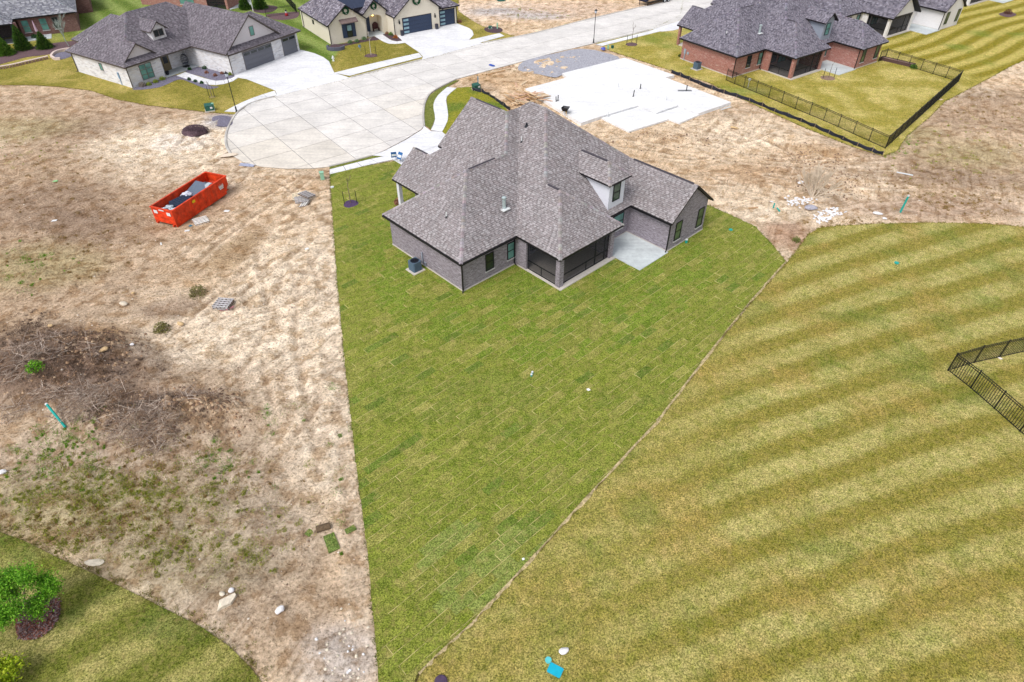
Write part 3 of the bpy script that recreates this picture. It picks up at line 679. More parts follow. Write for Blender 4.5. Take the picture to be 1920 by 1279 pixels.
M_PVC = plain('white_pvc', S(225, 228, 230), .4, .05); M_TEAL = plain('teal_pipe', S(20, 165, 155), .45, .08); M_BLACKP = plain('black_plastic', S(30, 34, 44), .5, .1)
rng = random.Random(11)
for i, (u, v, h, mt) in enumerate([(1159, 163, .5, 0), (1200.5, 166, .6, 1), (1187, 181, .8, 1), (1249, 187, .5, 0), (1287, 169.5, .7, 1), (1046, 189, .7, 1), (1043, 190, .6, 1), (1140, 216, .4, 0)]):
    p = G(u, v, .34)-fnd.location; mb = MB(); mb.tube((p.x, p.y, .2), (p.x+rng.uniform(-.1, .1), p.y, .34+h), .06, .06, 8); mb.tube((p.x, p.y, .335), (p.x, p.y, .36), .12, .12, 8); mb.build('pipe_stub', [M_PVC, M_BLACKP][mt], fnd)
p = G(1284, 170, .34)-fnd.location; mb = MB(); mb.box(p.x-.9, p.x+.9, p.y-.25, p.y+.25, .335, .346); mb.build('floor_box', plain('form_grey', S(120, 122, 128)), fnd)
# ================================================================== houses
def shingle_mat(name):
    m, t, b = nodes_of(name); v = pos_vec(t); c = attr_col(t)
    n = noise(t, v, 14, 4, .7); n0 = noise(t, v, .6, 4)
    c = mixc(t, c, ramp(t, n, [(.3, (.7, .7, .7)), (.7, (1.28, 1.26, 1.28))]), 1, 'MULTIPLY')
    c = mixc(t, c, ramp(t, n0, [(.3, (.9, .9, .9)), (.7, (1.08, 1.06, 1.07))]), 1, 'MULTIPLY')
    LK(t, c, b.inputs['Base Color']); b.inputs['Roughness'].default_value = .93; b.inputs['Specular IOR Level'].default_value = .15
    return m
M_SHINGLE = shingle_mat('asphalt_shingles')
M_FASCIA = plain('dark_fascia', S(28, 26, 30), .5, .1); M_BROWNF = plain('brown_fascia', S(88, 80, 76), .6, .1)
M_VENT = plain('ridge_vent_grey', S(74, 70, 78), .7, .1); M_FOUND = plain('foundation_edge', S(205, 198, 190), .9, .1)
def brick_material(name, cols, mortar, bw=.22, bh=.075, jit=1.0, white=0.0, whitecol=(.7, .7, .72)):
    m, t, b = nodes_of(name); uv = N(t, 'ShaderNodeTexCoord').outputs['UV']
    br = N(t, 'ShaderNodeTexBrick', Scale=1.0); br.inputs['Brick Width'].default_value = bw; br.inputs['Row Height'].default_value = bh
    br.inputs['Mortar Size'].default_value = .010; br.inputs['Mortar Smooth'].default_value = .3; br.inputs['Bias'].default_value = 0
    br.inputs['Color1'].default_value = (0, 0, 0, 1); br.inputs['Color2'].default_value = (1, 1, 1, 1); br.inputs['Mortar'].default_value = (.5, .5, .5, 1)
    LK(t, uv, br.inputs['Vector'])
    # a value per brick
    sc = N(t, 'ShaderNodeMapping'); sc.inputs['Scale'].default_value = (1/bw*.5, 1/bh*.5, 1); LK(t, uv, sc.inputs['Vector'])
    wn = N(t, 'ShaderNodeTexNoise', Scale=2.3, Detail=2.0); LK(t, sc.outputs[0], wn.inputs['Vector'])
    f = mth(t, 'ADD', mth(t, 'MULTIPLY', br.outputs['Color'], .55), mth(t, 'MULTIPLY', wn.outputs['Fac'], .45))
    n = len(cols); c = ramp(t, f, [(.1+.8*i/(n-1), cc) for i, cc in enumerate(cols)])
    if white:
        w2 = N(t, 'ShaderNodeTexNoise', Scale=.55, Detail=5.0, Roughness=.7); LK(t, sc.outputs[0], w2.inputs['Vector'])
        c = mixc(t, c, whitecol, ramp(t, w2.outputs['Fac'], [(.62-white*.2, (0, 0, 0)), (.72-white*.1, (.85, .85, .85))]))
    c = mixc(t, c, mortar, br.outputs['Fac'])
    LK(t, c, b.inputs['Base Color']); b.inputs['Roughness'].default_value = .9; b.inputs['Specular IOR Level'].default_value = .15
    bump(t, b, mth(t, 'SUBTRACT', 1.0, br.outputs['Fac']), .6, .012); return m
M_BR_GREY = brick_material('grey_brick', [S(92, 84, 94), S(128, 118, 128), S(148, 140, 150), S(172, 166, 176)], S(178, 172, 180), white=.12, whitecol=S(214, 210, 222))
M_BR_RED = brick_material('red_brick', [S(122, 72, 66), S(158, 98, 88), S(176, 116, 104), S(150, 104, 100)], S(188, 164, 156), white=.35, whitecol=S(208, 184, 176))
M_BR_BROWN = brick_material('brown_brick', [S(92, 58, 58), S(124, 84, 80), S(146, 108, 100)], S(150, 128, 124), white=.1, whitecol=S(176, 150, 142))
M_STONE = brick_material('white_stone', [S(206, 206, 214), S(236, 236, 240), S(222, 218, 218), S(176, 178, 190)], S(226, 226, 230), .55, .16, white=.45, whitecol=S(240, 240, 244))
M_CREAM = brick_material('cream_brick', [S(226, 216, 196), S(240, 232, 214), S(232, 222, 206)], S(234, 226, 210), white=.1, whitecol=S(244, 240, 230))
M_WHITEBR = brick_material('white_brick', [S(226, 222, 224), S(240, 238, 240), S(234, 230, 230)], S(232, 230, 232))
M_WHITE = plain('white_siding', S(228, 230, 240), .6, .04); M_GREYS = plain('grey_siding', S(150, 158, 172), .6, .05); M_TRIM = plain('gable_panel', S(216, 210, 214), .7, .05)
M_FRAME = plain('window_frame_black', S(20, 22, 28), .4, .1); M_FRAMEB = plain('window_frame_taupe', S(120, 112, 110), .5, .1); M_SILL = plain('sill', S(206, 204, 206), .8, .05)
def glass(name, col, rough=.06):
    m, t, b = nodes_of(name); v = pos_vec(t)
    LK(t, ramp(t, noise(t, v, .9, 3), [(.35, tuple(c*.6 for c in col)), (.65, col)]), b.inputs['Base Color'])
    b.inputs['Roughness'].default_value = rough; b.inputs['Specular IOR Level'].default_value = .6; return m
M_GLASS = glass('dark_glass', S(44, 56, 56)); M_GLASST = glass('teal_glass', S(112, 168, 160)); M_GLASSG = glass('green_glass', S(92, 112, 92)); M_GLASSB = glass('blue_glass', S(150, 190, 205))
m, t, b = nodes_of('insect_screen'); tr = N(t, 'ShaderNodeBsdfTransparent'); mx = N(t, 'ShaderNodeMixShader'); mx.inputs[0].default_value = .30
b.inputs['Base Color'].default_value = (*S(40, 42, 50), 1); b.inputs['Roughness'].default_value = .8
LK(t, tr.outputs[0], mx.inputs[1]); LK(t, b.outputs[0], mx.inputs[2]); LK(t, mx.outputs[0], t.nodes['Material Output'].inputs['Surface']); M_SCREEN = m
PAL_A = [S(158, 152, 153), S(165, 160, 161), S(152, 146, 147), S(168, 164, 165), S(148, 141, 141)]
PAL_D = [S(130, 127, 138), S(138, 135, 146), S(146, 143, 154), S(122, 118, 128), S(104, 101, 112), S(134, 130, 140)]
PAL_B = [S(122, 117, 124), S(130, 125, 132), S(136, 131, 138), S(114, 108, 115)]
HZ = lambda a, b, z: (b, a, z)                 # house coordinates (a back-left, b right) -> local x, y
class Roof:
    "collects shingle tabs, decks, caps of one roof"
    def __init__(s, pal, expo=.18, seed=1, wmin=.20, wmax=.42):
        s.t = MB(); s.d = MB(); s.k = MB(); s.v = []; s.pal = pal; s.e = expo; s.r = random.Random(seed); s.w = (wmin, wmax)
    def plane(s, pts, n, c, ze, p, thick=.16, deck=True):
        "pts (a,b); z = ze + p*(n.(a,b) - c), n unit, pointing up the slope"
        z = lambda q: ze+p*(n[0]*q[0]+n[1]*q[1]-c)
        tdir = (-n[1], n[0]); L = [(q[0]*tdir[0]+q[1]*tdir[1], q[0]*n[0]+q[1]*n[1]) for q in pts]
        if deck:
            qq = pts if area([(b_, a) for a, b_ in pts]) > 0 else pts[::-1]; k = len(qq)
            vs = [HZ(a, b_, z((a, b_))-.02-thick) for a, b_ in qq]+[HZ(a, b_, z((a, b_))-.012) for a, b_ in qq]
            s.d.add(vs, [tuple(range(k, 2*k)), tuple(range(k-1, -1, -1))]+[(i, (i+1) % k, k+(i+1) % k, k+i) for i in range(k)])
        st = s.e/math.sqrt(1+p*p); h = min(q[1] for q in L); hm = max(q[1] for q in L); r = s.r
        base = lambda u, hh: (u*tdir[0]+hh*n[0], u*tdir[1]+hh*n[1])
        while h < hm-.01:
            row = clip_half(clip_half(L, (0, -1), -h), (0, 1), h+st)
            if len(row) >= 3:
                u = min(q[0] for q in row)-r.random()*.4; um = max(q[0] for q in row)
                dk = False
                while u < um:
                    dk = not dk; w = r.uniform(*s.w)*(.55 if dk else 1.0); q = clean(clip_half(clip_half(row, (-1, 0), -u), (1, 0), u+w-.006))
                    if len(q) >= 3 and abs(area(q)) > .0004:
                        if area(q) < 0: q = q[::-1]
                        lift = r.choice((.012, .020, .034)); col = r.choice(s.pal); kk = r.uniform(.93, 1.07)*(.75 if dk else 1.0); col = tuple(min(1, x*kk) for x in col)
                        P3 = []
                        for (uu, hh) in q:
                            ab = base(uu, hh); f = (hh-h)/st; P3.append(HZ(ab[0], ab[1], z(ab)+lift*(1-f)+.003))
                        # order so that the face looks up
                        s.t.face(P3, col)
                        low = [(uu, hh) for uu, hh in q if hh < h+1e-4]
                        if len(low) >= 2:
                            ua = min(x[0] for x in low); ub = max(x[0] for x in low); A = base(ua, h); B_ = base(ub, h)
                            s.t.face([HZ(*A, z(A)-.002), HZ(*B_, z(B_)-.002), HZ(*B_, z(B_)+lift+.003), HZ(*A, z(A)+lift+.003)], tuple(x*.38 for x in col))  # front edge coloured darker: asphalt band plus painted shadow line of the course
                    u += w
            h += st
    def cap(s, A, B_, w=.15, drop=.09):
        "overlapping cap shingles along a hip or ridge from A to B (a,b,z)"
        A = Vector(HZ(*A)); B_ = Vector(HZ(*B_)); d = B_-A; n = max(1, int(d.length/.28)); dn = d.normalized(); side = dn.cross(Vector((0, 0, 1))).normalized()
        for i in range(n):
            p = A+d*(i/n); q = A+d*((i+1.12)/n); col = s.r.choice(s.pal); col = tuple(min(1, x*s.r.uniform(.9, 1.04)) for x in col)
            up0 = Vector((0, 0, .055)); up1 = Vector((0, 0, .03)); dr = Vector((0, 0, -drop))
            s.k.face([p+up0, p+up0+side*w+dr, q+up1+side*w+dr, q+up1], col); s.k.face([p+up0-side*w+dr, p+up0, q+up1, q+up1-side*w+dr], col)
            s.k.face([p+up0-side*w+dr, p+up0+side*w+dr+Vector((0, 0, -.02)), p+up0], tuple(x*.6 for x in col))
    def vent(s, A, B_):
        A = Vector(HZ(*A)); B_ = Vector(HZ(*B_)); d = (B_-A).normalized(); sd = d.cross(Vector((0, 0, 1))).normalized()*.09; u = Vector((0, 0, .05)); u2 = Vector((0, 0, -.10))
        vs = [A-sd+u2, A+sd+u2, A+sd+u*.6, A+u*1.3, A-sd+u*.6]; vs += [q+(B_-A) for q in vs]
        mb = MB(); s.v.append(mb); mb.add(vs, [(0, 1, 2, 3, 4), (9, 8, 7, 6, 5)]+[(i, (i+1) % 5, 5+(i+1) % 5, 5+i) for i in range(5)])
    def block(s, a0, a1, b0, b1, ze, p, axis, e0='hip', e1='hip', thick=.16):
        "hip/gable roof on the rectangle (eave lines); ridge along axis 'a' or 'b'; e0/e1 the ends at the low/high side"
        if axis == 'a':
            h = (b1-b0)/2; c = (b0+b1)/2; r0 = a0+(h if e0 == 'hip' else 0); r1 = a1-(h if e1 == 'hip' else 0); zr = ze+p*h
            s.plane([(a0, b0), (a1, b0), (r1, c), (r0, c)], (0, 1), b0, ze, p, thick); s.plane([(a0, b1), (a1, b1), (r1, c), (r0, c)], (0, -1), -b1, ze, p, thick)
            if e0 == 'hip': s.plane([(a0, b0), (a0, b1), (r0, c)], (1, 0), a0, ze, p, thick); s.cap((a0, b0, ze), (r0, c, zr)); s.cap((a0, b1, ze), (r0, c, zr))
            if e1 == 'hip': s.plane([(a1, b0), (a1, b1), (r1, c)], (-1, 0), -a1, ze, p, thick); s.cap((a1, b0, ze), (r1, c, zr)); s.cap((a1, b1, ze), (r1, c, zr))
            s.cap((r0, c, zr), (r1, c, zr)); return zr
        else:
            h = (a1-a0)/2; c = (a0+a1)/2; r0 = b0+(h if e0 == 'hip' else 0); r1 = b1-(h if e1 == 'hip' else 0); zr = ze+p*h
            s.plane([(a0, b0), (a0, b1), (c, r1), (c, r0)], (1, 0), a0, ze, p, thick); s.plane([(a1, b0), (a1, b1), (c, r1), (c, r0)], (-1, 0), -a1, ze, p, thick)
            if e0 == 'hip': s.plane([(a0, b0), (a1, b0), (c, r0)], (0, 1), b0, ze, p, thick); s.cap((a0, b0, ze), (c, r0, zr)); s.cap((a1, b0, ze), (c, r0, zr))
            if e1 == 'hip': s.plane([(a0, b1), (a1, b1), (c, r1)], (0, -1), -b1, ze, p, thick); s.cap((a0, b1, ze), (c, r1, zr)); s.cap((a1, b1, ze), (c, r1, zr))
            s.cap((c, r0, zr), (c, r1, zr)); return zr
    def build(s, root, fascia):
        rf = s.d.build('roof', fascia, root)
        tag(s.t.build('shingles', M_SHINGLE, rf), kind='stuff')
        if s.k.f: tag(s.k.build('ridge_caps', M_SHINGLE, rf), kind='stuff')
        for q in s.v: q.build('ridge_vent', M_VENT, rf)
        return rf
def wall(mb, pts, z0, z1, closed=False, uoff=0.0):
    k = len(pts); u = uoff
    for i in range(k if closed else k-1):
        A = pts[i]; B_ = pts[(i+1) % k]; L = math.hypot(B_[0]-A[0], B_[1]-A[1])
        mb.face([HZ(*A, z0), HZ(*B_, z0), HZ(*B_, z1), HZ(*A, z1)], None, [(u, z0), (u+L, z0), (u+L, z1), (u, z1)]); u += L
def wallpoly(mb, pts3, horiz):
    "vertical polygon, pts (a,b,z); horiz: 0 -> u=a, 1 -> u=b"
    mb.face([HZ(*q) for q in pts3], None, [(q[horiz], q[2]) for q in pts3])
def brickbox(mb, a0, a1, b0, b1, z0, z1):
    wall(mb, [(a0, b0), (a1, b0), (a1, b1), (a0, b1)], z0, z1, True); mb.face([HZ(a0, b0, z1), HZ(a0, b1, z1), HZ(a1, b1, z1), HZ(a1, b0, z1)], None, [(0, 0), (1, 0), (1, 1), (0, 1)])
FR_A = lambda a, sgn=-1: ((0, a), (1, 0), (0, sgn))        # wall a = const seen from -a : t runs along b (local x), n outward
FR_B = lambda b, sgn=-1: ((b, 0), (0, 1), (sgn, 0))        # wall b = const : t runs along a
def window(root, F, t0, t1, z0, z1, fm=None, gm=None, rows=2, cols=1, sill=True, gm2=None, name='window'):
    fm = fm or M_FRAME; gm = gm or M_GLASS; mb = MB(); w = .06; n1 = .07
    mb.fbox(F, t0, t0+w, -.05, n1, z0, z1); mb.fbox(F, t1-w, t1, -.05, n1, z0, z1); mb.fbox(F, t0+w, t1-w, -.05, n1-.004, z0, z0+w); mb.fbox(F, t0+w, t1-w, -.05, n1-.004, z1-w, z1)
    for i in range(1, rows): zz = z0+(z1-z0)*i/rows; mb.fbox(F, t0+w, t1-w, -.05, n1-.015, zz-w*.45, zz+w*.45)
    for i in range(1, cols): tt = t0+(t1-t0)*i/cols; mb.fbox(F, tt-w*.6, tt+w*.6, -.05, n1-.008, z0+w, z1-w)
    o = mb.build(name, fm, root)
    for i in range(rows):
        for j in range(cols):
            g = MB(); za = z0+(z1-z0)*i/rows; zb = z0+(z1-z0)*(i+1)/rows; ta = t0+(t1-t0)*j/cols; tb = t0+(t1-t0)*(j+1)/cols
            g.fbox(F, ta+.05, tb-.05, .012, .03+.01*(i % 2), za+.05, zb-.03); g.build('pane', (gm2 if (gm2 and i == rows-1) else gm), o)
    if sill: g = MB(); g.fbox(F, t0-.06, t1+.06, .0, .10, z0-.09, z0-.003); g.build('sill', M_SILL, o)
    return o
def downspout(root, a, b, z1, na, nb, mat=None):
    mb = MB(); x, y = b+nb*.06, a+na*.06
    mb.box(x-.045, x+.045, y-.045, y+.045, .22, z1); mb.tube((x, y, .24), (x+nb*.25, y+na*.25, .1), .05, .05, 6); mb.build('downspout', mat or M_FASCIA, root)
def roofpipe(root, a, b, z, h=.45, r=.05, mat=None, name='vent_pipe'):
    mb = MB(); mb.tube(HZ(a, b, z-.2), HZ(a, b, z+h), r, r, 8); o = mb.build(name, mat or M_PVC, root)
    k = MB(); k.tube(HZ(a, b, z-.1), HZ(a, b, z+.10), r*2.6, r*1.3, 8); k.build('flashing', M_BLACKP, o); return o
def flue(root, a, b, z):
    m_ = plain('galvanised_flue', S(190, 205, 208), .35, .08, metal=.4); mb = MB(); mb.lathe(HZ(a, b, z), [(.16, -.25), (.15, .75), (.10, .78), (.10, .86), (.20, .88), (.20, 1.02), (.06, 1.1)], 12); o = mb.build('flue_pipe', m_, root)
    k = MB(); k.box(b-.38, b+.38, a-.38, a+.38, z-.06, z+.02); k.build('flashing', M_PVC, o)
def ac_unit(root, a, b, label=None):
    mt = plain('ac_blue_grey', S(88, 108, 128), .5, .08); x, y = b, a
    o = MB(); o.box(x-.42, x+.42, y-.42, y+.42, .12, .98); 
    t_ = thing('air_conditioner', label, 'air conditioner', (0, 0, 0)); W = root.matrix_basis if root else Matrix(); 
    t_.location = root.location+Matrix.Rotation(root.rotation_euler.z, 3, 'Z')@Vector((x, y, 0)); t_.rotation_euler = (0, 0, root.rotation_euler.z)
    mb = MB(); mb.box(-.6, .6, -.6, .6, .0, .12); mb.build('base_pad', M_FOUND, t_)
    mb = MB(); s_ = .42; c_ = .08; oct_ = [(-s_+c_, -s_), (s_-c_, -s_), (s_, -s_+c_), (s_, s_-c_), (s_-c_, s_), (-s_+c_, s_), (-s_, s_-c_), (-s_, -s_+c_)]
    mb.prism(oct_, .12, 1.0)
    for i in range(9): zz = .2+i*.085; mb.prism([(q[0]*1.02, q[1]*1.02) for q in oct_], zz, zz+.03)
    bd = mb.build('cabinet', mt, t_)
    mb = MB(); mb.lathe((0, 0, 1.0), [(.36, 0), (.36, .012)], 16); 
    for i in range(8): an = i*math.pi/8; mb.tube((-.36*math.cos(an), -.36*math.sin(an), 1.03), (.36*math.cos(an), .36*math.sin(an), 1.03), .008, .008, 4)
    mb.build('fan_grille', M_BLACKP, bd)
    mb = MB(); mb.box(.44, .52, -.2, .0, .5, .8); mb.build('tag_sticker', plain('yellow_tag', S(215, 220, 40)), bd)
    return t_
def screen_panel(root, F, t0, t1, z0, z1, zr=1.0, mids=(), door=None):
    mb = MB(); w = .05
    mb.fbox(F, t0, t0+w, -.03, .03, z0, z1); mb.fbox(F, t1-w, t1, -.03, .03, z0, z1); mb.fbox(F, t0+w, t1-w, -.03, .03, z0, z0+.06); mb.fbox(F, t0+w, t1-w, -.03, .03, z1-.06, z1); mb.fbox(F, t0+w, t1-w, -.028, .028, zr-.035, zr+.035)
    for tt in mids: mb.fbox(F, tt-w/2, tt+w/2, -.026, .026, z0+.06, zr-.035)
    if door:
        for tt in door: mb.fbox(F, tt-.05, tt+.05, -.035, .035, z0+.06, z1-.06)
    o = mb.build('screen_frame', M_FRAME, root)
    g = MB(); g.fbox(F, t0+.02, t1-.02, -.004, .004, z0+.03, z1-.03); g.build('insect_screen', M_SCREEN, o)
def ranch(px, azd, label, brick, pal, ze=3.1, dorm='hip', wing='gable', porch='hip', cheek=None, expo=.165, seed=1, origin_off=(0, 0), detail=True, wmin=.20, wmax=.36, gl=None, fascia=None, p=.8, colpost=None, name='house'):
    "L-shaped single-storey house with screened porch; coordinates measured on the nearest house"
    az = rad(azd); o = G(*px); e1 = Vector((-math.cos(az), -math.sin(az), 0)); e2 = Vector((-math.sin(az), math.cos(az), 0))
    o = o - e1*origin_off[0] - e2*origin_off[1]
    root = thing(name, label, 'house', o, az+math.pi/2); gl = gl or (M_GLASS, M_GLASST); cheek = cheek or M_WHITE; fas = fascia or M_FASCIA
    R = Roof(pal, expo, seed, wmin, wmax); z_ = lambda d: ze+p*d
    # --- roof planes
    R.plane([(-.4, -.4), (10.06, -.4), (4.83, 4.83)], (0, 1), -.4, ze, p)
    R.plane([(-.4, -.4), (-.4, 5.55), (7.5, 13.45), (7.5, 11.95), (4.83, 9.28), (4.83, 4.83)], (1, 0), -.4, ze, p)
    R.plane([(10.06, -.4), (10.06, 4.05), (4.83, 9.28), (4.83, 4.83)], (-1, 0), -10.06, ze, p)
    R.plane([(14.85, 4.05), (10.06, 4.05), (4.83, 9.28), (7.5, 11.95), (12.26, 11.95), (12.26, 7.75), (11.6, 7.75), (12.5, 6.86), (14.85, 6.86)], (0, 1), 4.05, ze, p)
    if porch == 'hip':
        R.plane([(-5.35, 5.55), (-.4, 5.55), (7.5, 13.45), (6.85, 14.1), (4.85, 14.1), (.2, 9.45), (-1.45, 9.45)], (0, 1), 5.55, ze, p)
        R.plane([(-5.35, 5.55), (-5.35, 13.35), (-1.45, 9.45)], (1, 0), -5.35, ze, p)
        R.plane([(-5.35, 13.35), (-3.7, 13.35), (.2, 9.45), (-1.45, 9.45)], (0, -1), -13.35, ze, p)
        R.cap((-5.35, 5.55, ze), (-1.45, 9.45, z_(3.9))); R.cap((-5.35, 13.35, ze), (-1.45, 9.45, z_(3.9)))
        if detail: R.vent((-1.3, 9.45, z_(3.9)), (-.1, 9.45, z_(3.9)))
    else:
        R.plane([(-5.6, 5.55), (-.4, 5.55), (7.5, 13.45), (6.85, 14.1), (4.85, 14.1), (.2, 9.45), (-5.6, 9.45)], (0, 1), 5.55, ze, p)
        R.plane([(-5.6, 13.35), (-3.7, 13.35), (.2, 9.45), (-5.6, 9.45)], (0, -1), -13.35, ze, p); R.cap((-5.6, 9.45, z_(3.9)), (.2, 9.45, z_(3.9)))
    R.plane([(4.85, 14.1), (.2, 9.45), (-3.7, 13.35), (-3.7, 16.35), (-.62, 19.43)], (1, 0), -3.7, ze, p)
    aw = -8.1
    if wing == 'gable':
        R.plane([(aw, 16.35), (-3.7, 16.35), (-.62, 19.43), (aw, 19.43)], (0, 1), 16.35, ze, p)
        R.plane([(aw, 22.51), (aw, 19.43), (-.62, 19.43), (4.85, 14.1), (6.85, 14.1), (15.3, 22.51)], (0, -1), -22.51, ze, p)
        R.vent((-7.6, 19.43, z_(3.08)), (-1.2, 19.43, z_(3.08)))
    else:
        ax = aw+3.08-.3
        R.plane([(aw-.3, 16.35), (-3.7, 16.35), (-.62, 19.43), (ax, 19.43)], (0, 1), 16.35, ze, p); R.plane([(aw-.3, 16.35), (aw-.3, 22.51), (ax, 19.43)], (1, 0), aw-.3, ze, p)
        R.plane([(aw-.3, 22.51), (ax, 19.43), (-.62, 19.43), (4.85, 14.1), (6.85, 14.1), (15.3, 22.51)], (0, -1), -22.51, ze, p)
        R.cap((aw-.3, 16.35, ze), (ax, 19.43, z_(3.08))); R.cap((aw-.3, 22.51, ze), (ax, 19.43, z_(3.08))); R.cap((ax, 19.43, z_(3.08)), (-.62, 19.43, z_(3.08)))
    R.plane([(15.3, 7.0), (12.36, 7.0), (12.36, 12.0), (8.2, 12.4), (6.85, 14.1), (15.3, 22.5)], (-1, 0), -15.3, ze, p)
    R.plane([(7.5, 11.95), (12.26, 11.95), (12.26, 19.8), (8.0, 19.8)], (0, -1), -(11.95+7.9), ze, p)
    R.plane([(14.85, 9.67), (12.2, 9.67), (12.2, 6.86), (14.85, 6.86)], (0, -1), -9.67, ze, p)
    for A, B_ in (((-.4, -.4, ze), (4.83, 4.83, z_(5.23))), ((10.06, -.4, ze), (4.83, 4.83, z_(5.23))), ((4.83, 4.83, z_(5.23)), (4.83, 9.28, z_(5.23))), ((4.83, 9.28, z_(5.23)), (7.5, 11.95, z_(7.9))), ((7.5, 11.95, z_(7.9)), (12.26, 11.95, z_(7.9))),
                  ((.2, 9.45, z_(3.9)), (4.85, 14.1, z_(8.55))), ((4.85, 14.1, z_(8.55)), (6.85, 14.1, z_(8.55))), ((4.85, 14.1, z_(8.55)), (-.62, 19.43, z_(3.08))), ((12.5, 6.86, z_(2.81)), (14.85, 6.86, z_(2.81)))): R.cap(A, B_)
    if detail:
        R.vent((4.83, 5.1, z_(5.23)), (4.83, 8.0, z_(5.23))); R.vent((8.3, 11.95, z_(7.9)), (11.6, 11.95, z_(7.9))); R.vent((12.8, 6.86, z_(2.81)), (14.5, 6.86, z_(2.81)))
    # --- dormer
    zd = ze+2.9; b0, b1 = 13.25, 16.2; hb = (b1-b0)/2; bc = (b0+b1)/2
    if dorm == 'hip':
        ar = -3.55+hb; zr = zd+p*hb; am = -3.7+(zr-ze)/p; al = -3.7+(zd-ze)/p
        R.plane([(-3.55, b0), (al, b0), (am, bc), (ar, bc)], (0, 1), b0, zd, p, .12); R.plane([(-3.55, b1), (al, b1), (am, bc), (ar, bc)], (0, -1), -b1, zd, p, .12); R.plane([(-3.55, b0), (-3.55, b1), (ar, bc)], (1, 0), -3.55, zd, p, .12)
        R.cap((-3.55, b0, zd), (ar, bc, zr)); R.cap((-3.55, b1, zd), (ar, bc, zr)); R.vent((ar+.2, bc, zr), (am-.4, bc, zr)); ftop = [(b1-.5, zd-.05), (b0+.41, zd-.05)]
    else:
        zd -= .15; zr = zd+p*hb; am = -3.7+(zr-ze)/p; al = -3.7+(zd-ze)/p
        R.plane([(-3.6, b0), (al, b0), (am, bc), (-3.6, bc)], (0, 1), b0, zd, p, .12); R.plane([(-3.6, b1), (al, b1), (am, bc), (-3.6, bc)], (0, -1), -b1, zd, p, .12); R.cap((-3.6, bc, zr), (am, bc, zr))
        ftop = [(b1-.5, zd+.2), (bc, zr-.2), (b0+.41, zd+.2)]
    mb = MB(); a0 = -3.23; wb0, wb1 = b0+.41, b1-.5; zb = ze+p*(a0+3.7)-.05
    wallpoly(mb, [(a0, wb0, zb), (a0, wb1, zb)]+[(a0, q[0], q[1]) for q in ftop], 1)
    for bb in (wb0, wb1): ah = -3.7+(zd-ze)/p; wallpoly(mb, [(a0, bb, zb), (a0, bb, zd), (ah, bb, zd), ], 0)
    dm = mb.build('dormer', cheek, root); window(root, FR_A(a0), 14.15, 15.08, ze+.98, ze+2.55, None, M_GLASSG if dorm == 'hip' else gl[1], sill=False)
    R.build(root, fas)
    # --- walls
    mb = MB(); zt = ze-.06
    wall(mb, [(4.45, 9.66), ][:0] or [(9.66, 0), (0, 0), (0, 12.2), (-3.29, 12.2), (-3.29, 16.75), (-7.8, 16.75)], .14, zt); wall(mb, [(-7.8, 22.1), (14.6, 22.1), (14.6, 12.2), (11.9, 12.2), (11.9, 4.45), (9.66, 4.45), (9.66, 0)], .14, zt)
    wallpoly(mb, [(-7.8, 16.75, .14), (-7.8, 22.1, .14)]+([(-7.8, 22.1, ze+.12), (-7.8, 19.43, z_(3.08)-.25), (-7.8, 16.75, ze+.12)] if wing == 'gable' else [(-7.8, 22.1, zt), (-7.8, 16.75, zt)]), 1)
    wallpoly(mb, [(12.0, 7.2, zt), (12.0, 16.7, zt), (12.0, 11.95, z_(7.9)-.25)], 1)
    brickbox(mb, -5.1, -4.66, 5.85, 6.33, .14, zt); brickbox(mb, -5.1, -4.66, 12.1, 12.58, .14, zt); brickbox(mb, -1.35, .02, 5.78, 6.1, .14, zt); brickbox(mb, -4.66, -3.2, 12.22, 12.5, .14, zt)
    mb.build('brick_wall', brick, root)
    if porch == 'gable':
        mb = MB(); wallpoly(mb, [(-4.95, 5.85, zt), (-4.95, 12.58, zt), (-4.95, 9.45, z_(3.9)-.28)], 1); mb.build('porch_gable', brick, root)
    # foundation edge
    mb = MB(); out = [(9.70, -.05), (-.05, -.05), (-.05, 5.74), (-5.4, 5.74), (-5.4, 12.66), (-3.34, 12.66), (-3.34, 16.7), (-7.85, 16.7), (-7.85, 22.15), (14.6, 22.15), (14.6, 4.4), (9.70, 4.4)]
    q = [(b_, a) for a, b_ in out]; q = q if area(q) > 0 else q[::-1]; mb.prism(q, -.1, .145); mb.build('foundation', M_FOUND, root)
    mb = MB(); mb.box(12.7, 16.69, -8.0, -3.35, -.05, .11); mb.build('patio', M_PATIO, root)
    mb = MB(); mb.box(6.15, 12.15, -4.6, -.03, .146, .152); mb.build('porch_floor', plain('porch_floor', S(186, 176, 168), .8, .1), root)
    mb = MB(); mb.fbox(FR_B(5.98), -4.7, -1.3, -.1, .1, zt-.32, zt); mb.fbox(FR_A(-4.88), 6.3, 12.1, -.1, .1, zt-.32, zt); mb.build('porch_beam', M_FASCIA, root)
    screen_panel(root, FR_B(5.98), -4.66, -1.35, .15, zt-.32, 1.0, (-2.95,)); screen_panel(root, FR_A(-4.88), 6.33, 12.1, .15, zt-.32, .98, (9.35,), (10.45, 11.65))
    # inside the porch
    window(root, FR_A(-.03), 7.6, 9.0, .5, 2.4, None, M_GLASS, sill=False); window(root, FR_A(-.03), 9.6, 11.4, .2, 2.35, None, gl[1], 1, 2, False, name='patio_door')
    mb = MB(); x, y = 11.2, -2.2; mb.tube((x, y, .15), (x, y, 1.0), .13, .13, 10); mb.tube((x, y, 1.0), (x, y, 1.03), .15, .15, 10); mb.build('paint_bucket', M_PVC, root) if detail else None
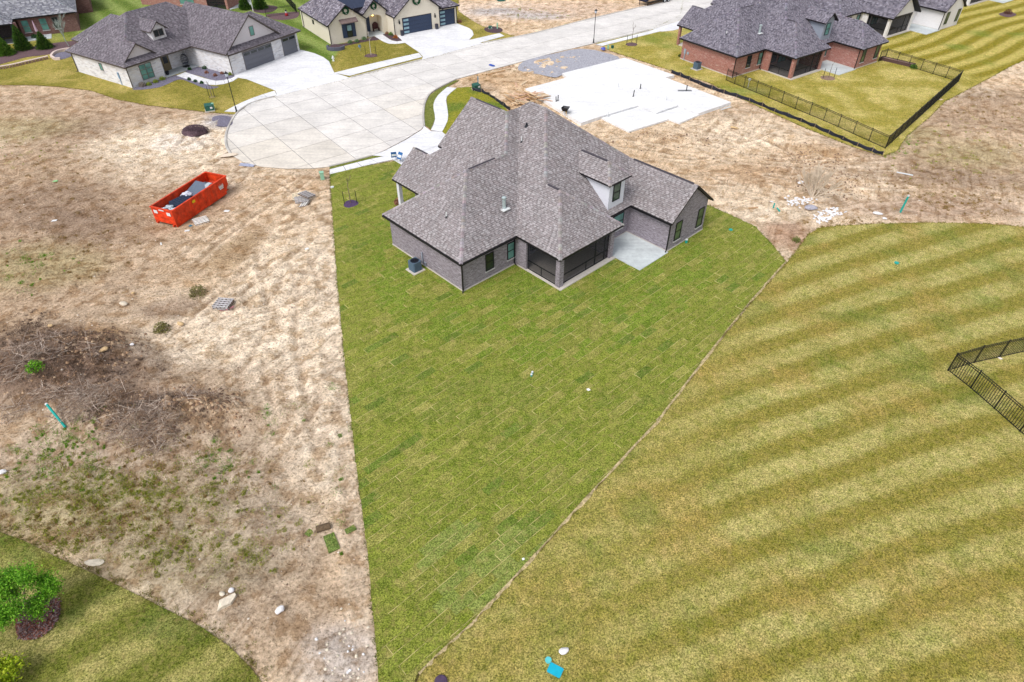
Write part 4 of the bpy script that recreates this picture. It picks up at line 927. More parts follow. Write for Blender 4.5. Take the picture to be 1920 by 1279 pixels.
    # windows
    window(root, FR_A(0), 2.45, 3.35, .83, 2.42, None, M_GLASS); window(root, FR_A(0), 4.88, 5.72, .83, 2.42, None, gl[1])
    window(root, FR_A(-7.8), 17.5, 18.38, .76, 2.6, None, M_GLASSG); window(root, FR_A(-7.8), 20.8, 21.68, .72, 2.62, None, M_GLASSG); window(root, FR_A(-3.29), 14.5, 15.97, .9, 2.5, None, gl[1])
    for F_, t0, t1 in ((FR_B(-.4), -.42, 10.0), (FR_A(-.4), -.4, 5.5), (FR_B(16.35), aw+.1, -3.8)): gut = MB(); gut.fbox(F_, t0, t1, .0, .11, ze-.17, ze-.03); gut.build('gutter', fas, root)
    downspout(root, -.02, -.02, ze-.1, -.7, -.7, fas); downspout(root, -7.75, 16.75, ze-.1, -.3, -1, fas); downspout(root, 0, 5.66, ze-.1, -1, 0, fas)
    # street porch column
    mb = MB(); cp = colpost or M_WHITE; brickbox(mb, 14.25, 14.6, 4.3, 4.65, .1, zt); mb.build('porch_column', cp, root)
    # vents
    zl = lambda b_: z_(b_+.4)
    roofpipe(root, 3.64, 1.62, zl(1.62)); roofpipe(root, 4.96, 11.29, z_(11.29-5.55)); roofpipe(root, 5.53, 12.44, z_(12.44-5.55), .25, .08, M_BLACKP)
    flue(root, 1.55, 6.02, z_(1.95)); return root
A = ranch((868.7, 547.5), -46.5, 'grey brick house with screened corner porch and white dormer on the new sod', M_BR_GREY, PAL_A, seed=5)
ac_unit(A, 5.1, -.95, 'blue grey air conditioner beside the grey brick house wall')
mb = MB(); mb.fbox(FR_B(0), 5.15, 5.3, .02, .1, .3, 1.35); mb.fbox(FR_B(0), 4.75, 4.95, .02, .12, .2, .55); mb.build('conduit', plain('conduit_grey', S(150, 156, 172), .5), A)
mb = MB(); mb.box(5.82, 6.12, -.3, .0, .0, 0.0001) if False else None
D = ranch((1372.6, 146), -54.5, 'red brick house with fenced back yard and grey gabled dormer', M_BR_RED, PAL_D, ze=2.92, dorm='gable', wing='hip', cheek=M_GREYS, seed=9, expo=.2, colpost=M_BR_RED)
ac_unit(D, 5.2, -1.4, 'blue grey air conditioner beside the red brick house wall')
mb = MB(); mb.fbox(FR_B(0), 8.8, 9.1, .02, .14, .95, 1.6); mb.fbox(FR_B(0), 8.9, 9.0, .02, .1, .0, .95); mb.fbox(FR_B(0), 8.2, 8.5, .02, .12, 1.0, 1.3); mb.build('electric_meter', plain('meter_grey', S(160, 176, 190), .5), D)
E_ = ranch((1660.6, 72.5), -55, 'white brick house with gabled screened porch behind the red brick house', M_WHITEBR, PAL_D, ze=2.92, dorm='gable', wing='gable', porch='gable', seed=13, expo=.26, origin_off=(-5.36, 5.69), detail=False, wmin=.3, wmax=.6)
F_ = ranch((1816, 12), -55, 'white house whose screened porch just shows at the top right edge', M_WHITEBR, PAL_D, ze=2.92, dorm='gable', wing='gable', porch='hip', seed=14, expo=.4, origin_off=(-5.36, 5.69), detail=False, wmin=.5, wmax=.9)
# ------------------------------------------------------------------ the other houses
class HFrame:
    def __init__(s, px, azd, name, label):
        az = rad(azd); s.o = G(*px); s.e1 = Vector((-math.cos(az), -math.sin(az), 0)); s.e2 = Vector((-math.sin(az), math.cos(az), 0)); s.root = thing(name, label, 'house', s.o, az+math.pi/2)
    def world(s, a, b, z=0): return s.o+s.e1*a+s.e2*b+Vector((0, 0, z))
    def on_a(s, u, v, a0):
        c = Vector((0, 0, CAM_H)); d = G(u, v)-c; t_ = (a0-(c-s.o).dot(s.e1))/d.dot(s.e1); q = c+d*t_; return (q-s.o).dot(s.e2), q.z
    def loc(s, u, v, z=0): d = G(u, v, z)-s.o; return d.dot(s.e1), d.dot(s.e2)
M_DOORG = plain('garage_grey', S(112, 114, 124), .5, .06); M_NAVY = plain('navy_paint', S(52, 66, 92), .45, .08); M_CHAR = plain('charcoal_box', S(62, 64, 78), .5, .1)
def garage_door(root, F, t0, t1, z0, z1, mat, lites='top', gm=None, n=4):
    mb = MB(); mb.fbox(F, t0-.08, t1+.08, -.03, .02, z0, z1+.08); o = mb.build('garage_door', M_FRAME if lites == 'side' else M_FRAMEB, root)
    h = (z1-z0)/n
    for i in range(n):
        k = MB(); k.fbox(F, t0, t1, .021, .05, z0+i*h+.012, z0+(i+1)*h-.012); k.build('door_panel', mat, o)
    if lites == 'top':
        c = max(2, round((t1-t0)/1.25))
        for j in range(c):
            w_ = (t1-t0)/c
            for q in range(4): k = MB(); k.fbox(F, t0+j*w_+.12+q*(w_-.24)/4+.01, t0+j*w_+.12+(q+1)*(w_-.24)/4-.01, .051, .06, z1-h+.13, z1-.14); k.build('pane', gm or M_GLASS, o)
    else:
        for i in range(n): k = MB(); k.fbox(F, t0+.1, t0+1.0, .051, .06, z0+i*h+.14, z0+(i+1)*h-.14); k.build('pane', gm or M_GLASSB, o)
# ---- white stone house across the cul-de-sac
HB = HFrame((250.5, 166.2), -31.5, 'house', 'white stone house with grey garage doors beside the cul-de-sac'); rb = HB.root; zb_ = 2.9; pb = .66
R = Roof(PAL_B, .22, 21, .25, .5)
R.block(-.45, 12.65, -.45, 19, zb_, pb, 'b'); R.block(-8.0, 1.0, 15.2, 23.3, zb_, pb, 'b', 'gable', 'hip')
R.plane([(-8.0, 9.9), (-8.0, 15.2), (-6.7, 15.2), (-6.7, 10.9)], (1, 0), -8.0, zb_, pb)
R.block(-7.55, 5.6, 9.9, 20.3, zb_, .75, 'a', 'gable', 'gable'); R.block(.05, 3.0, -.15, 5.05, 3.15, .75, 'a', 'gable', 'gable', .12); R.block(1.3, 5.0, 5.7, 8.4, 5.45, .8, 'a', 'gable', 'gable', .12)
aw_, bw_ = HB.loc(133, 73, zb_); R.block(7.0, aw_, bw_, bw_+9, zb_-.05, pb, 'a', 'gable', 'hip')
R.build(rb, M_BROWNF)
mb = MB(); wall(mb, [(12.2, 0), (0, 0), (0, 5.0), (1.8, 5.0), (1.8, 10.25), (-7.5, 10.25), (-7.5, 22.85), (1, 22.85), (12, 19), (12.2, 0)], 0, zb_-.05)
wallpoly(mb, [(1.65, 6.0, 4.2), (1.65, 8.1, 4.2), (1.65, 8.1, 5.65), (1.65, 7.05, 6.45), (1.65, 6.0, 5.65)], 1)
for bb in (6.0, 8.1): wallpoly(mb, [(1.65, bb, 4.15), (1.65, bb, 5.6), (3.9, bb, 5.6)], 0)
mb.build('stone_wall', M_STONE, rb)
mb = MB(); wallpoly(mb, [(-7.1, 10.5, 3.3), (-7.1, 19.7, 3.3), (-7.1, 15.1, 6.65)], 1); mb.build('gable_panel', M_TRIM, rb)
mb = MB(); wallpoly(mb, [(.4, .3, 3.3), (.4, 4.6, 3.3), (.4, 2.45, 4.95)], 1); mb.build('gable_panel', M_TRIM, rb)
window(rb, FR_A(0), 1.68, 3.5, .55, 2.5, M_FRAMEB, M_GLASST, 3, 2); window(rb, FR_B(0), 5.55, 6.2, 1.32, 2.3, M_FRAMEB, M_GLASST, 1, 1); window(rb, FR_A(-7.1), 14.95, 15.7, 3.98, 5.22, M_FRAMEB, M_GLASST, 1, 1, False); window(rb, FR_A(1.65), 6.32, 7.8, 4.62, 5.5, M_FRAMEB, M_GLASS, 1, 2)
garage_door(rb, FR_A(-7.5), 12.62, 17.75, 0.09, 2.42, M_DOORG); garage_door(rb, FR_A(-7.5), 19.8, 22.4, 0.09, 2.5, M_DOORG)
mb = MB(); mb.fbox(FR_A(1.8), 6.2, 7.4, -.03, .06, .12, 2.25); dr = mb.build('front_door', plain('brown_door', S(122, 110, 84), .5), rb); mb = MB(); mb.fbox(FR_A(1.8), 6.45, 7.15, .061, .075, 1.1, 2.1); mb.build('pane', M_GLASS, dr); mb = MB(); mb.tube((7.28, 1.66, 1.05), (7.28, 1.66, 1.2), .02); mb.build('handle', M_FRAME, dr)
mb = MB(); mb.box(5.0, 10.25, -.3, 1.8, -.05, .12); mb.build('porch_slab', M_PATIO, rb)
downspout(rb, -.02, -.02, 2.85, -.7, -.7, M_BROWNF); downspout(rb, -7.5, 10.25, 2.85, -.7, -.7, M_BROWNF); downspout(rb, 12.2, 0, 2.85, 0, -1, M_BROWNF)
mb = MB(); mb.fbox(FR_B(0), 2.2, 2.45, .02, .12, .9, 1.7); mb.fbox(FR_B(0), 2.28, 2.36, .02, .08, .0, .9); mb.build('electric_meter', plain('meter_blue', S(130, 160, 190), .5), rb)
roofpipe(rb, 9.5, 1.5, 4.1)
# hanging egg chair on the porch
p = HB.world(1.0, 9.2); ch = thing('egg_chair', 'dark wicker egg chair hanging on the white stone porch', 'chair', (p.x, p.y, .12)); rg = random.Random(2); mb = MB()
for i in range(14):
    an = i*2*math.pi/14; pts = [Vector((.48*math.sin(q)*math.cos(an), .48*math.sin(q)*math.sin(an), .95-.75*math.cos(q))) for q in [j*math.pi/8 for j in range(9)]]
    if -.6 < math.cos(an-rad(230)) - .45 and math.cos(an-rad(230)) > .75: continue
    mb.path(pts, .022, 5)
for z_ in (.4, .7, 1.0, 1.3): rr = .48*math.sin(math.acos(max(-1, min(1, (.95-z_)/.75)))); mb.path([(rr*math.cos(rad(250+q)), rr*math.sin(rad(250+q)), z_) for q in range(30, 331, 20)], .02, 5)
mb.build('wicker_shell', M_CHAR, ch); mb = MB(); mb.lathe((0, 0, .3), [(.1, 0), (.38, .06), (.40, .16), (.2, .2)], 12); mb.build('cushion', plain('grey_cushion', S(120, 124, 136)), ch)
mb = MB(); mb.lathe((0, 0, 0), [(.5, 0), (.5, .04), (.04, .06)], 14); mb.path([(0, .5, .03), (0, .62, 1.0), (0, .4, 1.9), (0, 0, 1.95), (0, 0, 1.7)], .03, 6); mb.build('stand', M_FRAME, ch)
p = HB.world(.35, 5.6); mb = MB(); mb.lathe((0, 0, 0), [(.18, 0), (.28, .45), (.24, .45), (.2, .38)], 10); o = mb.build('planter', M_BLACKP, None, loc=(p.x, p.y, .12)); tag(o, 'black round planter beside the white stone house door', 'planter')
# ---- cream house with wreaths
HC = HFrame((622, 85), -55.5, 'house', 'cream brick house with navy garage doors and three wreaths'); rc = HC.root; zc_ = 2.9
R = Roof([S(118, 114, 124), S(142, 138, 148), S(160, 156, 166), S(128, 122, 130), S(104, 100, 112)], .24, 31, .28, .55)
R.block(-.5, 11.6, -.4, 6.3, zc_, .75, 'a', 'gable', 'hip'); R.block(.55, 6.5, 5.95, 10.25, 3.4, .85, 'a', 'gable', 'gable'); R.block(-2.05, 9, 10.0, 18.8, zc_, .78, 'a', 'gable', 'gable'); R.block(-1.5, 9.5, 14.5, 22.2, zc_, .6, 'b', 'gable', 'hip'); R.block(4.2, 14, 2.6, 20.0, zc_+.2, .76, 'b', 'hip', 'hip')
R.build(rc, M_FASCIA)
mb = MB()
for i in range(10): b0_ = 3.3+i*.62; mb.add([HZ(1.8, b0_, 4.15), HZ(1.8, b0_+.6, 4.15), HZ(4.4, b0_+.6, 6.2), HZ(4.4, b0_, 6.2), HZ(1.8, b0_, 4.1), HZ(1.8, b0_+.6, 4.1), HZ(4.4, b0_+.6, 6.1), HZ(4.4, b0_, 6.1)], [(0, 1, 2, 3), (4, 5, 6, 7), (0, 1, 5, 4), (1, 2, 6, 5), (3, 2, 6, 7), (0, 3, 7, 4)]); mb.tube(HZ(1.8, b0_, 4.17), HZ(4.4, b0_, 6.22), .025, .025, 4)
mb.build('metal_roof', plain('dark_metal_roof', S(58, 66, 88), .4, .08), rc)
mb = MB(); zt = zc_-.05
wall(mb, [(11.2, 0), (0, 0), (0, 5.95), (1.0, 5.95)], 0, zt); wall(mb, [(1.0, 10.1), (-1.6, 10.1), (-1.6, 18.2), (-1.0, 18.2), (-1.0, 21.75), (12, 21.75), (12, 0), (11.2, 0)], 0, zt)
wallpoly(mb, [(0, 0, zt), (0, 5.95, zt), (0, 5.95, 3.0), (0, 2.95, 5.15), (0, 0, 3.0)], 1); wallpoly(mb, [(-1.6, 10.1, zt), (-1.6, 18.2, zt), (-1.6, 18.2, 3.2), (-1.6, 14.4, 6.05), (-1.6, 10.1, 2.9)], 1)
arch = [(9.25-1.35-1.35*math.cos(math.pi*i/10), 2.35+.62*math.sin(math.pi*i/10)) for i in range(11)]       # opening from b=6.55 to 9.25
for i in range(10):
    (b0_, z0_), (b1_, z1_) = arch[i], arch[i+1]; wallpoly(mb, [(1.0, b0_, z0_), (1.0, b1_, z1_), (1.0, b1_, 3.5), (1.0, b0_, 3.5)], 1)
wallpoly(mb, [(1.0, 5.95, 0), (1.0, 6.55, 0), (1.0, 6.55, 3.5), (1.0, 5.95, 3.5)], 1); wallpoly(mb, [(1.0, 9.25, 0), (1.0, 10.1, 0), (1.0, 10.1, 3.5), (1.0, 9.25, 3.5)], 1); wallpoly(mb, [(1.0, 6.1, 3.5), (1.0, 10.1, 3.5), (1.0, 8.1, 5.0)], 1)
wall(mb, [(1.0, 6.5), (2.8, 6.5), (2.8, 9.3), (1.0, 9.3)], 0, 3.3)
mb.build('brick_wall', M_CREAM, rc)
mb = MB(); mb.box(6.5, 9.3, .4, 2.8, -.05, .12); mb.build('porch_slab', M_PATIO, rc)
mb = MB(); mb.fbox(FR_A(2.8), 6.65, 7.9, .0, .06, .12, 2.5); mb.build('front_door', M_NAVY, rc)
m_, t_, b_ = nodes_of('lantern_glow'); b_.inputs['Emission Color'].default_value = (1, .62, .15, 1); b_.inputs['Emission Strength'].default_value = 4; M_GLOW = m_
mb = MB(); mb.lathe((8.3, 2.2, 2.55), [(.06, .3), (.14, .22), (.14, -.02), (.05, -.06)], 8); mb.build('porch_lantern', M_GLOW, rc)
garage_door(rc, FR_A(-1.6), 11.6, 16.7, .09, 2.42, M_NAVY, 'side'); garage_door(rc, FR_A(-1.0), 18.58, 21.37, .09, 2.42, M_NAVY, 'side')
mb = MB(); mb.fbox(FR_A(0), 2.05, 4.2, .0, .14, .7, 2.85); bx_ = mb.build('window_bay', M_NAVY, rc); window(rc, ((0, -.14), (1, 0), (0, -1)), 2.75, 3.6, .72, 2.5, M_FRAME, M_GLASS, 2, 1, False, M_GLASSB)
mb = MB(); mb.add([HZ(0, 1.75, 3.4), HZ(0, 4.55, 3.4), HZ(-.75, 4.55, 2.98), HZ(-.75, 1.75, 2.98), HZ(0, 1.75, 3.28), HZ(0, 4.55, 3.28), HZ(-.75, 4.55, 2.86), HZ(-.75, 1.75, 2.86)], [(0, 1, 2, 3), (4, 5, 6, 7), (2, 3, 7, 6), (0, 3, 7, 4), (1, 2, 6, 5)]); mb.build('window_awning', plain('brown_awning', S(128, 110, 108), .8, .2), rc)
window(rc, FR_B(0), 6.2, 6.8, 1.6, 2.2, M_FRAME, M_GLASS, 1, 1, False)
for b_ in (10.98, 17.4): mb = MB(); mb.fbox(FR_A(-1.6), b_-.09, b_+.09, .02, .2, 1.75, 2.15); mb.fbox(FR_A(-1.6), b_-.04, b_+.04, .02, .1, 2.15, 2.4); mb.build('wall_lantern', M_FRAME, rc)
downspout(rc, 0, 0, 2.85, -.7, -.7); downspout(rc, -1.6, 10.1, 2.85, -.7, -.7); downspout(rc, 11.2, 0, 2.85, 0, -1); downspout(rc, -1.0, 21.75, 2.85, -.3, 1)
for i, b_ in enumerate((11.12, 17.42)):
    p = HC.world(-2.0, b_); t_ = thing('planter', ('square charcoal planter left of the wide navy garage door', 'square charcoal planter between the two navy garage doors')[i], 'planter', p, rc.rotation_euler.z); mb = MB()
    mb.prism([(-.2, -.2), (.2, -.2), (.2, .2), (-.2, .2)], .08, .85); mb.build('pot', M_CHAR, t_); mb = MB(); mb.box(-.17, .17, -.17, .17, .851, .87); mb.build('potting_soil', M_MULCH, t_)
M_WREATH = plain('wreath_green', S(38, 92, 58), .9, .5, 20)
rg = random.Random(8)
def wreath(p, r, nrm, label):
    t_ = thing('wreath', label, 'wreath', p); mb = MB(); n = Vector(nrm).normalized(); u = n.cross(Vector((0, 0, 1))).normalized(); w_ = Vector((0, 0, 1))
    for i in range(420):
        an = rg.uniform(0, 6.283); rr = r*rg.uniform(.62, 1.0); c = u*(math.cos(an)*rr)+w_*(math.sin(an)*rr)+n*rg.uniform(.02, .14)
        d = Vector((rg.uniform(-1, 1), rg.uniform(-1, 1), rg.uniform(-1, 1))).normalized()*.14; e = d.cross(n).normalized()*.05
        mb.face([c-d, c+e, c+d, c-e])
    mb.build('fir_sprigs', M_WREATH, t_); mb = MB(); mb.rock(u*0-w_*r*.8+n*.14, (.09, .09, .09), rg, .1); mb.build('bow', plain('bow_white', S(230, 225, 220)), t_)
nc = -HC.e1
wreath(HC.world(-.06, 3.0, 4.5), .52, nc, 'green wreath on the leftmost gable above the bay window of the cream house'); wreath(HC.world(.94, 8.08, 4.25), .48, nc, 'green wreath on the gable over the arched entry'); wreath(HC.world(-1.66, 14.3, 4.75), .68, nc, 'large green wreath on the gable over the wide navy garage door')
p = HC.world(2.4, 8.7); t_ = thing('bench', 'dark wooden bench with arched back in the cream entry', 'bench', (p.x, p.y, .12), rc.rotation_euler.z); mwood = plain('dark_wood', S(84, 52, 50), .6, .2)
mb = MB(); mb.box(-.5, .5, -.22, .22, .4, .46); mb.build('seat', mwood, t_)
for x in (-.46, .46): mb = MB(); mb.box(x-.03, x+.03, -.2, .2, 0, .4); mb.build('leg', mwood, t_)
mb = MB(); mb.prism([(-.5+i*.1, .18) for i in range(11)]+[(.5-i*.1, .24) for i in range(11)], .46, 1.2, None, lambda q: 1.0+.35*(1-(q[0]/.5)**2)); mb.build('backrest', mwood, t_)
# retaining ring of blocks by the cream house corner
p = G(630, 92); t_ = thing('block_planter', 'curved grey block planter at the corner of the cream house', 'planter', p); mblk = plain('retaining_block', S(104, 106, 124), .9, .25, 8, .01); rg = random.Random(4)
for lay in range(3):
    for i in range(11):
        an = rad(150+i*19+lay*9); q = Vector((1.25*math.cos(an), 1.0*math.sin(an), 0)); F = ((q.x, q.y), (-math.sin(an), math.cos(an)), (math.cos(an), math.sin(an))); mb = MB(); mb.fbox(F, -.19, .19, -.12, .12+.01*rg.random(), lay*.16+.03, lay*.16+.185); mb.build('block', mblk, t_)
mb = MB(); mb.lathe((0, 0, 0), [(1.0, .02), (1.0, .42), (.1, .46)], 16); mb.build('planting_soil', M_MULCH, t_)
# ---- brown brick house, top left corner
HG = HFrame((151.7, 57.5), -62, 'house', 'brown brick house with teal windows at the top left corner'); rg_ = HG.root
R = Roof([S(140, 142, 150), S(158, 160, 166), S(128, 130, 140), S(168, 170, 176)], .26, 41, .3, .6)
R.block(-.45, 12, -17, .5, 2.9, .62, 'b', 'gable', 'hip'); R.block(-3.2, 5, -19, -8.4, 2.9, .62, 'a', 'hip', 'hip')
a2, b2 = HG.loc(175, 23); a3, b3 = HG.loc(146, 27)
R.block(a2-.4, a2+9, b3-8, b2+.4, 2.9, .6, 'b', 'gable', 'hip'); R.build(rg_, M_FASCIA)
mb = MB(); wall(mb, [(12, 0), (0, 0), (0, -8.0)], 0, 2.85); wall(mb, [(0, -12.5), (0, -17)], 0, 2.85); wall(mb, [(1.6, -8), (1.6, -12.5)], 0, 2.85); wall(mb, [(0, -8), (1.6, -8)], 0, 2.85); wall(mb, [(a2, b3-6), (a2, b2), (a2+8, b2)], 0, 2.85); brickbox(mb, -2.7, -2.3, -8.4, -8.0, 0, 2.85); mb.build('brick_wall', M_BR_BROWN, rg_)
for (u0, u1, v0, v1) in ((38.3, 57, 35, 58), (72.3, 92, 33, 56), (19.7, 31.7, 38, 62)):
    b0_, _ = HG.on_a((u0+u1)/2-7, (v0+v1)/2, 0); b1_, _ = HG.on_a((u0+u1)/2+7, (v0+v1)/2, 0); window(rg_, FR_A(0), b0_, b1_, .7, 2.45, M_FRAMEB, M_GLASST, 2, 1)
window(rg_, FR_A(0), -3.4, -2.5, .7, 2.45, M_FRAMEB, M_GLASS, 2, 1)
mb = MB(); mb.box(-12.5, -4.2, -2.6, -.02, -.05, .1); mb.build('patio', M_PATIO, rg_); screen_panel(rg_, FR_A(-2.5), -12.4, -8.4, .1, 2.6, 1.0, (-10.4,))
p = HG.world(-1.2, -5.9); t_ = thing('patio_umbrella', 'folded pink patio umbrella standing by the brown brick house', 'umbrella', p); mb = MB(); mb.tube((0, 0, .1), (0, 0, 2.5), .025); mb.build('pole', M_FRAMEB, t_); mb = MB(); mb.lathe((0, 0, 0), [(.16, .95), (.2, 1.1), (.12, 1.9), (.03, 2.55)], 9); mb.build('canopy', plain('pink_canvas', S(206, 176, 196)), t_); mb = MB(); mb.lathe((0, 0, .1), [(.32, 0), (.3, .08), (.05, .12)], 12); mb.build('base', plain('umbrella_base', S(170, 140, 165)), t_)
# ---- red brick house showing behind the white stone house
HH = HFrame((429, 18), -101, 'house', 'red brick house with dark covered porch behind the white stone house'); rh = HH.root
mb = MB(); wall(mb, [(0, -17), (0, -4.0)], 0, 2.9); wall(mb, [(2.6, -4), (2.6, 0)], 0, 2.9); wall(mb, [(0, -4), (2.6, -4)], 0, 2.9); wall(mb, [(0, 0), (10, 0)], 0, 2.9); brickbox(mb, -.05, .35, -.4, .05, 0, 2.9); brickbox(mb, -.05, .35, -4.3, -3.95, 0, 2.9); mb.build('brick_wall', M_BR_RED, rh)
R = Roof(PAL_D, .4, 51, .4, .8); R.block(-.5, 11, -17.5, .5, 2.95, .62, 'b'); R.build(rh, M_FASCIA); window(rh, FR_A(0), -9.2, -6.4, .5, 2.4, M_FRAMEB, M_GLASST, 2, 2); screen_panel(rh, FR_A(.15), -3.95, -.4, .05, 2.7, 1.0, (-2.2,))
sheet('patio', GL((431, 19), (428, 6), (470, -2), (472, 9)), .08, M_PATIO)
# ================================================================== fences
M_IRON = plain('black_iron', S(24, 26, 30), .45, .1)
def metal_fence(runs, h, label, step=.165, each=True):
    "runs: lists of post pixels; picket fence with two top rails and one bottom rail"
    o = G(*runs[0][0]); t_ = thing('metal_fence', label, 'fence', o); stuff = MB(); done = set(); pk = None
    for run in runs:
        pts = [G(*q)-o for q in run]
        for q in pts:
            key = (round(q.x, 1), round(q.y, 1))
            if key in done: continue
            done.add(key); mb = MB(); mb.box(-.032, .032, -.032, .032, 0, h+.06); mb.box(-.042, .042, -.042, .042, h+.06, h+.085); mb.build('post', M_IRON, t_, loc=q)
        for A_, B_ in zip(pts, pts[1:]):
            d = B_-A_; L = d.length; u = d/L; F = ((A_.x, A_.y), (u.x, u.y), (-u.y, u.x))
            for z_ in (.10, h-.17, h-.01): mb = MB(); mb.fbox(F, .04, L-.04, -.018, .018, z_-.022, z_+.022); mb.build('rail', M_IRON, t_)
            n = int(L/step)
            for i in range(1, n):
                s_ = L*i/n
                if each:
                    if pk is None: mb = MB(); mb.box(-.013, .013, -.013, .013, .05, h-.005); ob = mb.build('picket', M_IRON, t_); pk = ob.data
                    else: ob = bpy.data.objects.new('picket', pk); COL.objects.link(ob); ob.parent = t_
                    ob.location = A_+u*s_
                else: stuff.fbox(F, s_-.010, s_+.010, -.009, .009, .05, h-.005)
    if not each: tag(stuff.build('pickets', M_IRON, t_), kind='stuff')
    return t_
metal_fence([[(1776.7, 695.6), (1819, 728.5), (1863, 767), (1911, 809.5), (1963, 856)], [(1776.7, 695.6), (1826, 681), (1873, 670.7), (1921, 660), (1970, 649)]], 1.62, 'black metal picket fence corner on the striped mown lawn')
dposts = [(1394, 164.8), (1416.9, 174.3), (1440.6, 184), (1465, 194.3), (1490.5, 204.9), (1517, 215.8), (1543.7, 226.8), (1570.7, 238.8), (1599, 251.6), (1628.3, 265), (1659.3, 279)]
c0 = (1659.3, 279); c1 = (1796.5, 154)
def between(a, b, n):
    A_, B_ = G(*a), G(*b); out = []
    s, c = math.sin(PITCH), math.cos(PITCH)
    for i in range(n+1):
        q = A_.lerp(B_, i/n); d = q-Vector((0, 0, CAM_H)); zf = d.y*c-d.z*s; up = d.y*s+d.z*c; out.append((960+FPX*d.x/zf, 639.5-FPX*up/zf))
    return out
metal_fence([[(1361, 151), (1377, 158)]+dposts, between(c0, c1, 13), between(c1, (1658.8, 112), 6)+[(1646.8, 116)]], 1.5, 'long black metal fence around the red brick house yard', .125, False)
metal_fence([between((524, -12), (557, 25), 4), [(557, 25), (500, 33)]], 1.4, 'dark metal fence behind the cream house', .14, False)
# silt fences: black fabric on wooden stakes
M_SILT = plain('black_geotextile', S(34, 38, 52), .55, .25, 5, .02); M_STAKE = plain('stake_wood', S(186, 160, 132), .8, .2)
def silt_fence(px, h, label, rng):
    pts = [GS(*q) for q in px]; o = pts[0].copy(); t_ = thing('silt_fence', label, 'silt fence', o); mb = MB(); rows = 5; cols = []
    for i in range(len(pts)-1):
        for j in range(6):
            q = pts[i].lerp(pts[i+1], j/6)-o; d = (pts[i+1]-pts[i]).normalized(); n = Vector((-d.y, d.x, 0)); sag = .12*math.sin(math.pi*j/6)
            wob = .05*math.sin(i*1.7+j*1.05)
            cols.append([q+n*(wob+.05*math.sin(k*1.3+i*2.1+j*.9)*(k > 0))+Vector((0, 0, -.05+(h-sag-.02)*k/(rows-1))) for k in range(rows)])
    q = pts[-1]-o; cols.append([q+Vector((0, 0, -.05+h*k/(rows-1))) for k in range(rows)])
    vs = [v_ for c in cols for v_ in c]; mb.add(vs, [(i*rows+k, (i+1)*rows+k, (i+1)*rows+k+1, i*rows+k+1) for i in range(len(cols)-1) for k in range(rows-1)]); f = mb.build('fabric', M_SILT, t_, True)
    md = f.modifiers.new('thickness', 'SOLIDIFY'); md.thickness = .012
    for q in pts:
        q = q-o; lean = (rng.uniform(-.08, .08), rng.uniform(-.12, .02)); mb = MB(); mb.tube(q+Vector((0, -.06, -.1)), q+Vector((lean[0], lean[1]-.06, h+.12)), .026, .026, 4); mb.build('stake', M_STAKE, t_)
rng = random.Random(15)
zs = lambda x, y: (1220+x/2.743, y/2.743)
silt_fence([(1257.6, 137)]+[zs(*q) for q in ((150, 392), (197, 412), (250, 436), (312, 460), (375, 482), (440, 500), (505, 524), (570, 549), (633, 577), (700, 601), (770, 629), (840, 658), (912, 690), (985, 722), (1058, 755), (1135, 783))]+[(1654, 292.5)], .6, 'long black silt fence with wooden stakes below the red brick house', rng)
silt_fence([(886, 171), (903, 174), (918, 181), (930, 190), (943, 199), (957, 208)], .6, 'short curved black silt fence behind the grey house roof', rng)
# ================================================================== street furniture
def lamp_post(px, label):
    t_ = thing('street_lamp', label, 'street lamp', G(*px), group='street lamps'); mb = MB(); mb.lathe((0, 0, 0), [(.16, 0), (.16, .1), (.10, .18), (.09, .6), (.05, .7), (.045, 4.2), (.07, 4.25), (.07, 4.3)], 10); mb.build('post', M_IRON, t_)
    mb = MB(); mb.lathe((0, 0, 4.3), [(.08, 0), (.17, .06), (.20, .36), (.19, .38)], 8); mb.build('lantern_glass', plain('lamp_glass', S(196, 208, 222), .2, .05), t_); mb = MB(); mb.lathe((0, 0, 4.68), [(.25, 0), (.2, .06), (.06, .16), (.03, .28)], 8); mb.build('lantern_cap', M_IRON, t_)
lamp_post((444, 210), 'black street lamp by the sidewalk at the cul-de-sac'); lamp_post((1112.8, 81), 'black street lamp beside the straight street near the red brick house')
M_UTIL = plain('utility_green', S(42, 96, 84), .5, .12); M_UTILL = plain('pale_green_plastic', S(150, 200, 172), .5, .08)
def utility_box(px, label, s=1.0, rz=.5, soil_=False):
    t_ = thing('transformer_box', label, 'utility box', GS(*px) if soil_ else G(*px)+Vector((0, 0, .04)), rz); mb = MB(); mb.box(-.6*s, .6*s, -.5*s, .5*s, -.05, .1); mb.build('pad', M_FOUND, t_)
    mb = MB(); mb.add([(-.52*s, -.42*s, .1), (.52*s, -.42*s, .1), (.52*s, .42*s, .1), (-.52*s, .42*s, .1), (-.52*s, -.42*s, .72*s), (.52*s, -.42*s, .72*s), (.52*s, .42*s, .86*s), (-.52*s, .42*s, .86*s)], [(0, 1, 5, 4), (1, 2, 6, 5), (2, 3, 7, 6), (3, 0, 4, 7), (4, 5, 6, 7)]); c_ = mb.build('cabinet', M_UTIL, t_)
    mb = MB(); mb.box(-.54*s, .54*s, -.44*s, .40*s, .72*s, .76*s); mb.build('lid', M_UTIL, c_); mb = MB(); mb.box(.1*s, .4*s, -.43*s, -.421*s, .35*s, .6*s); mb.build('notice', M_PVC, c_)
utility_box((394, 208), 'green utility box with white notice on the lawn edge by the left lamp', .95, .4); utility_box((893, 168), 'green utility box on dirt by the winding sidewalk', .9, .6, True); utility_box((919.5, 55), 'small green utility box in the mulch past the cream house', .55, .3)
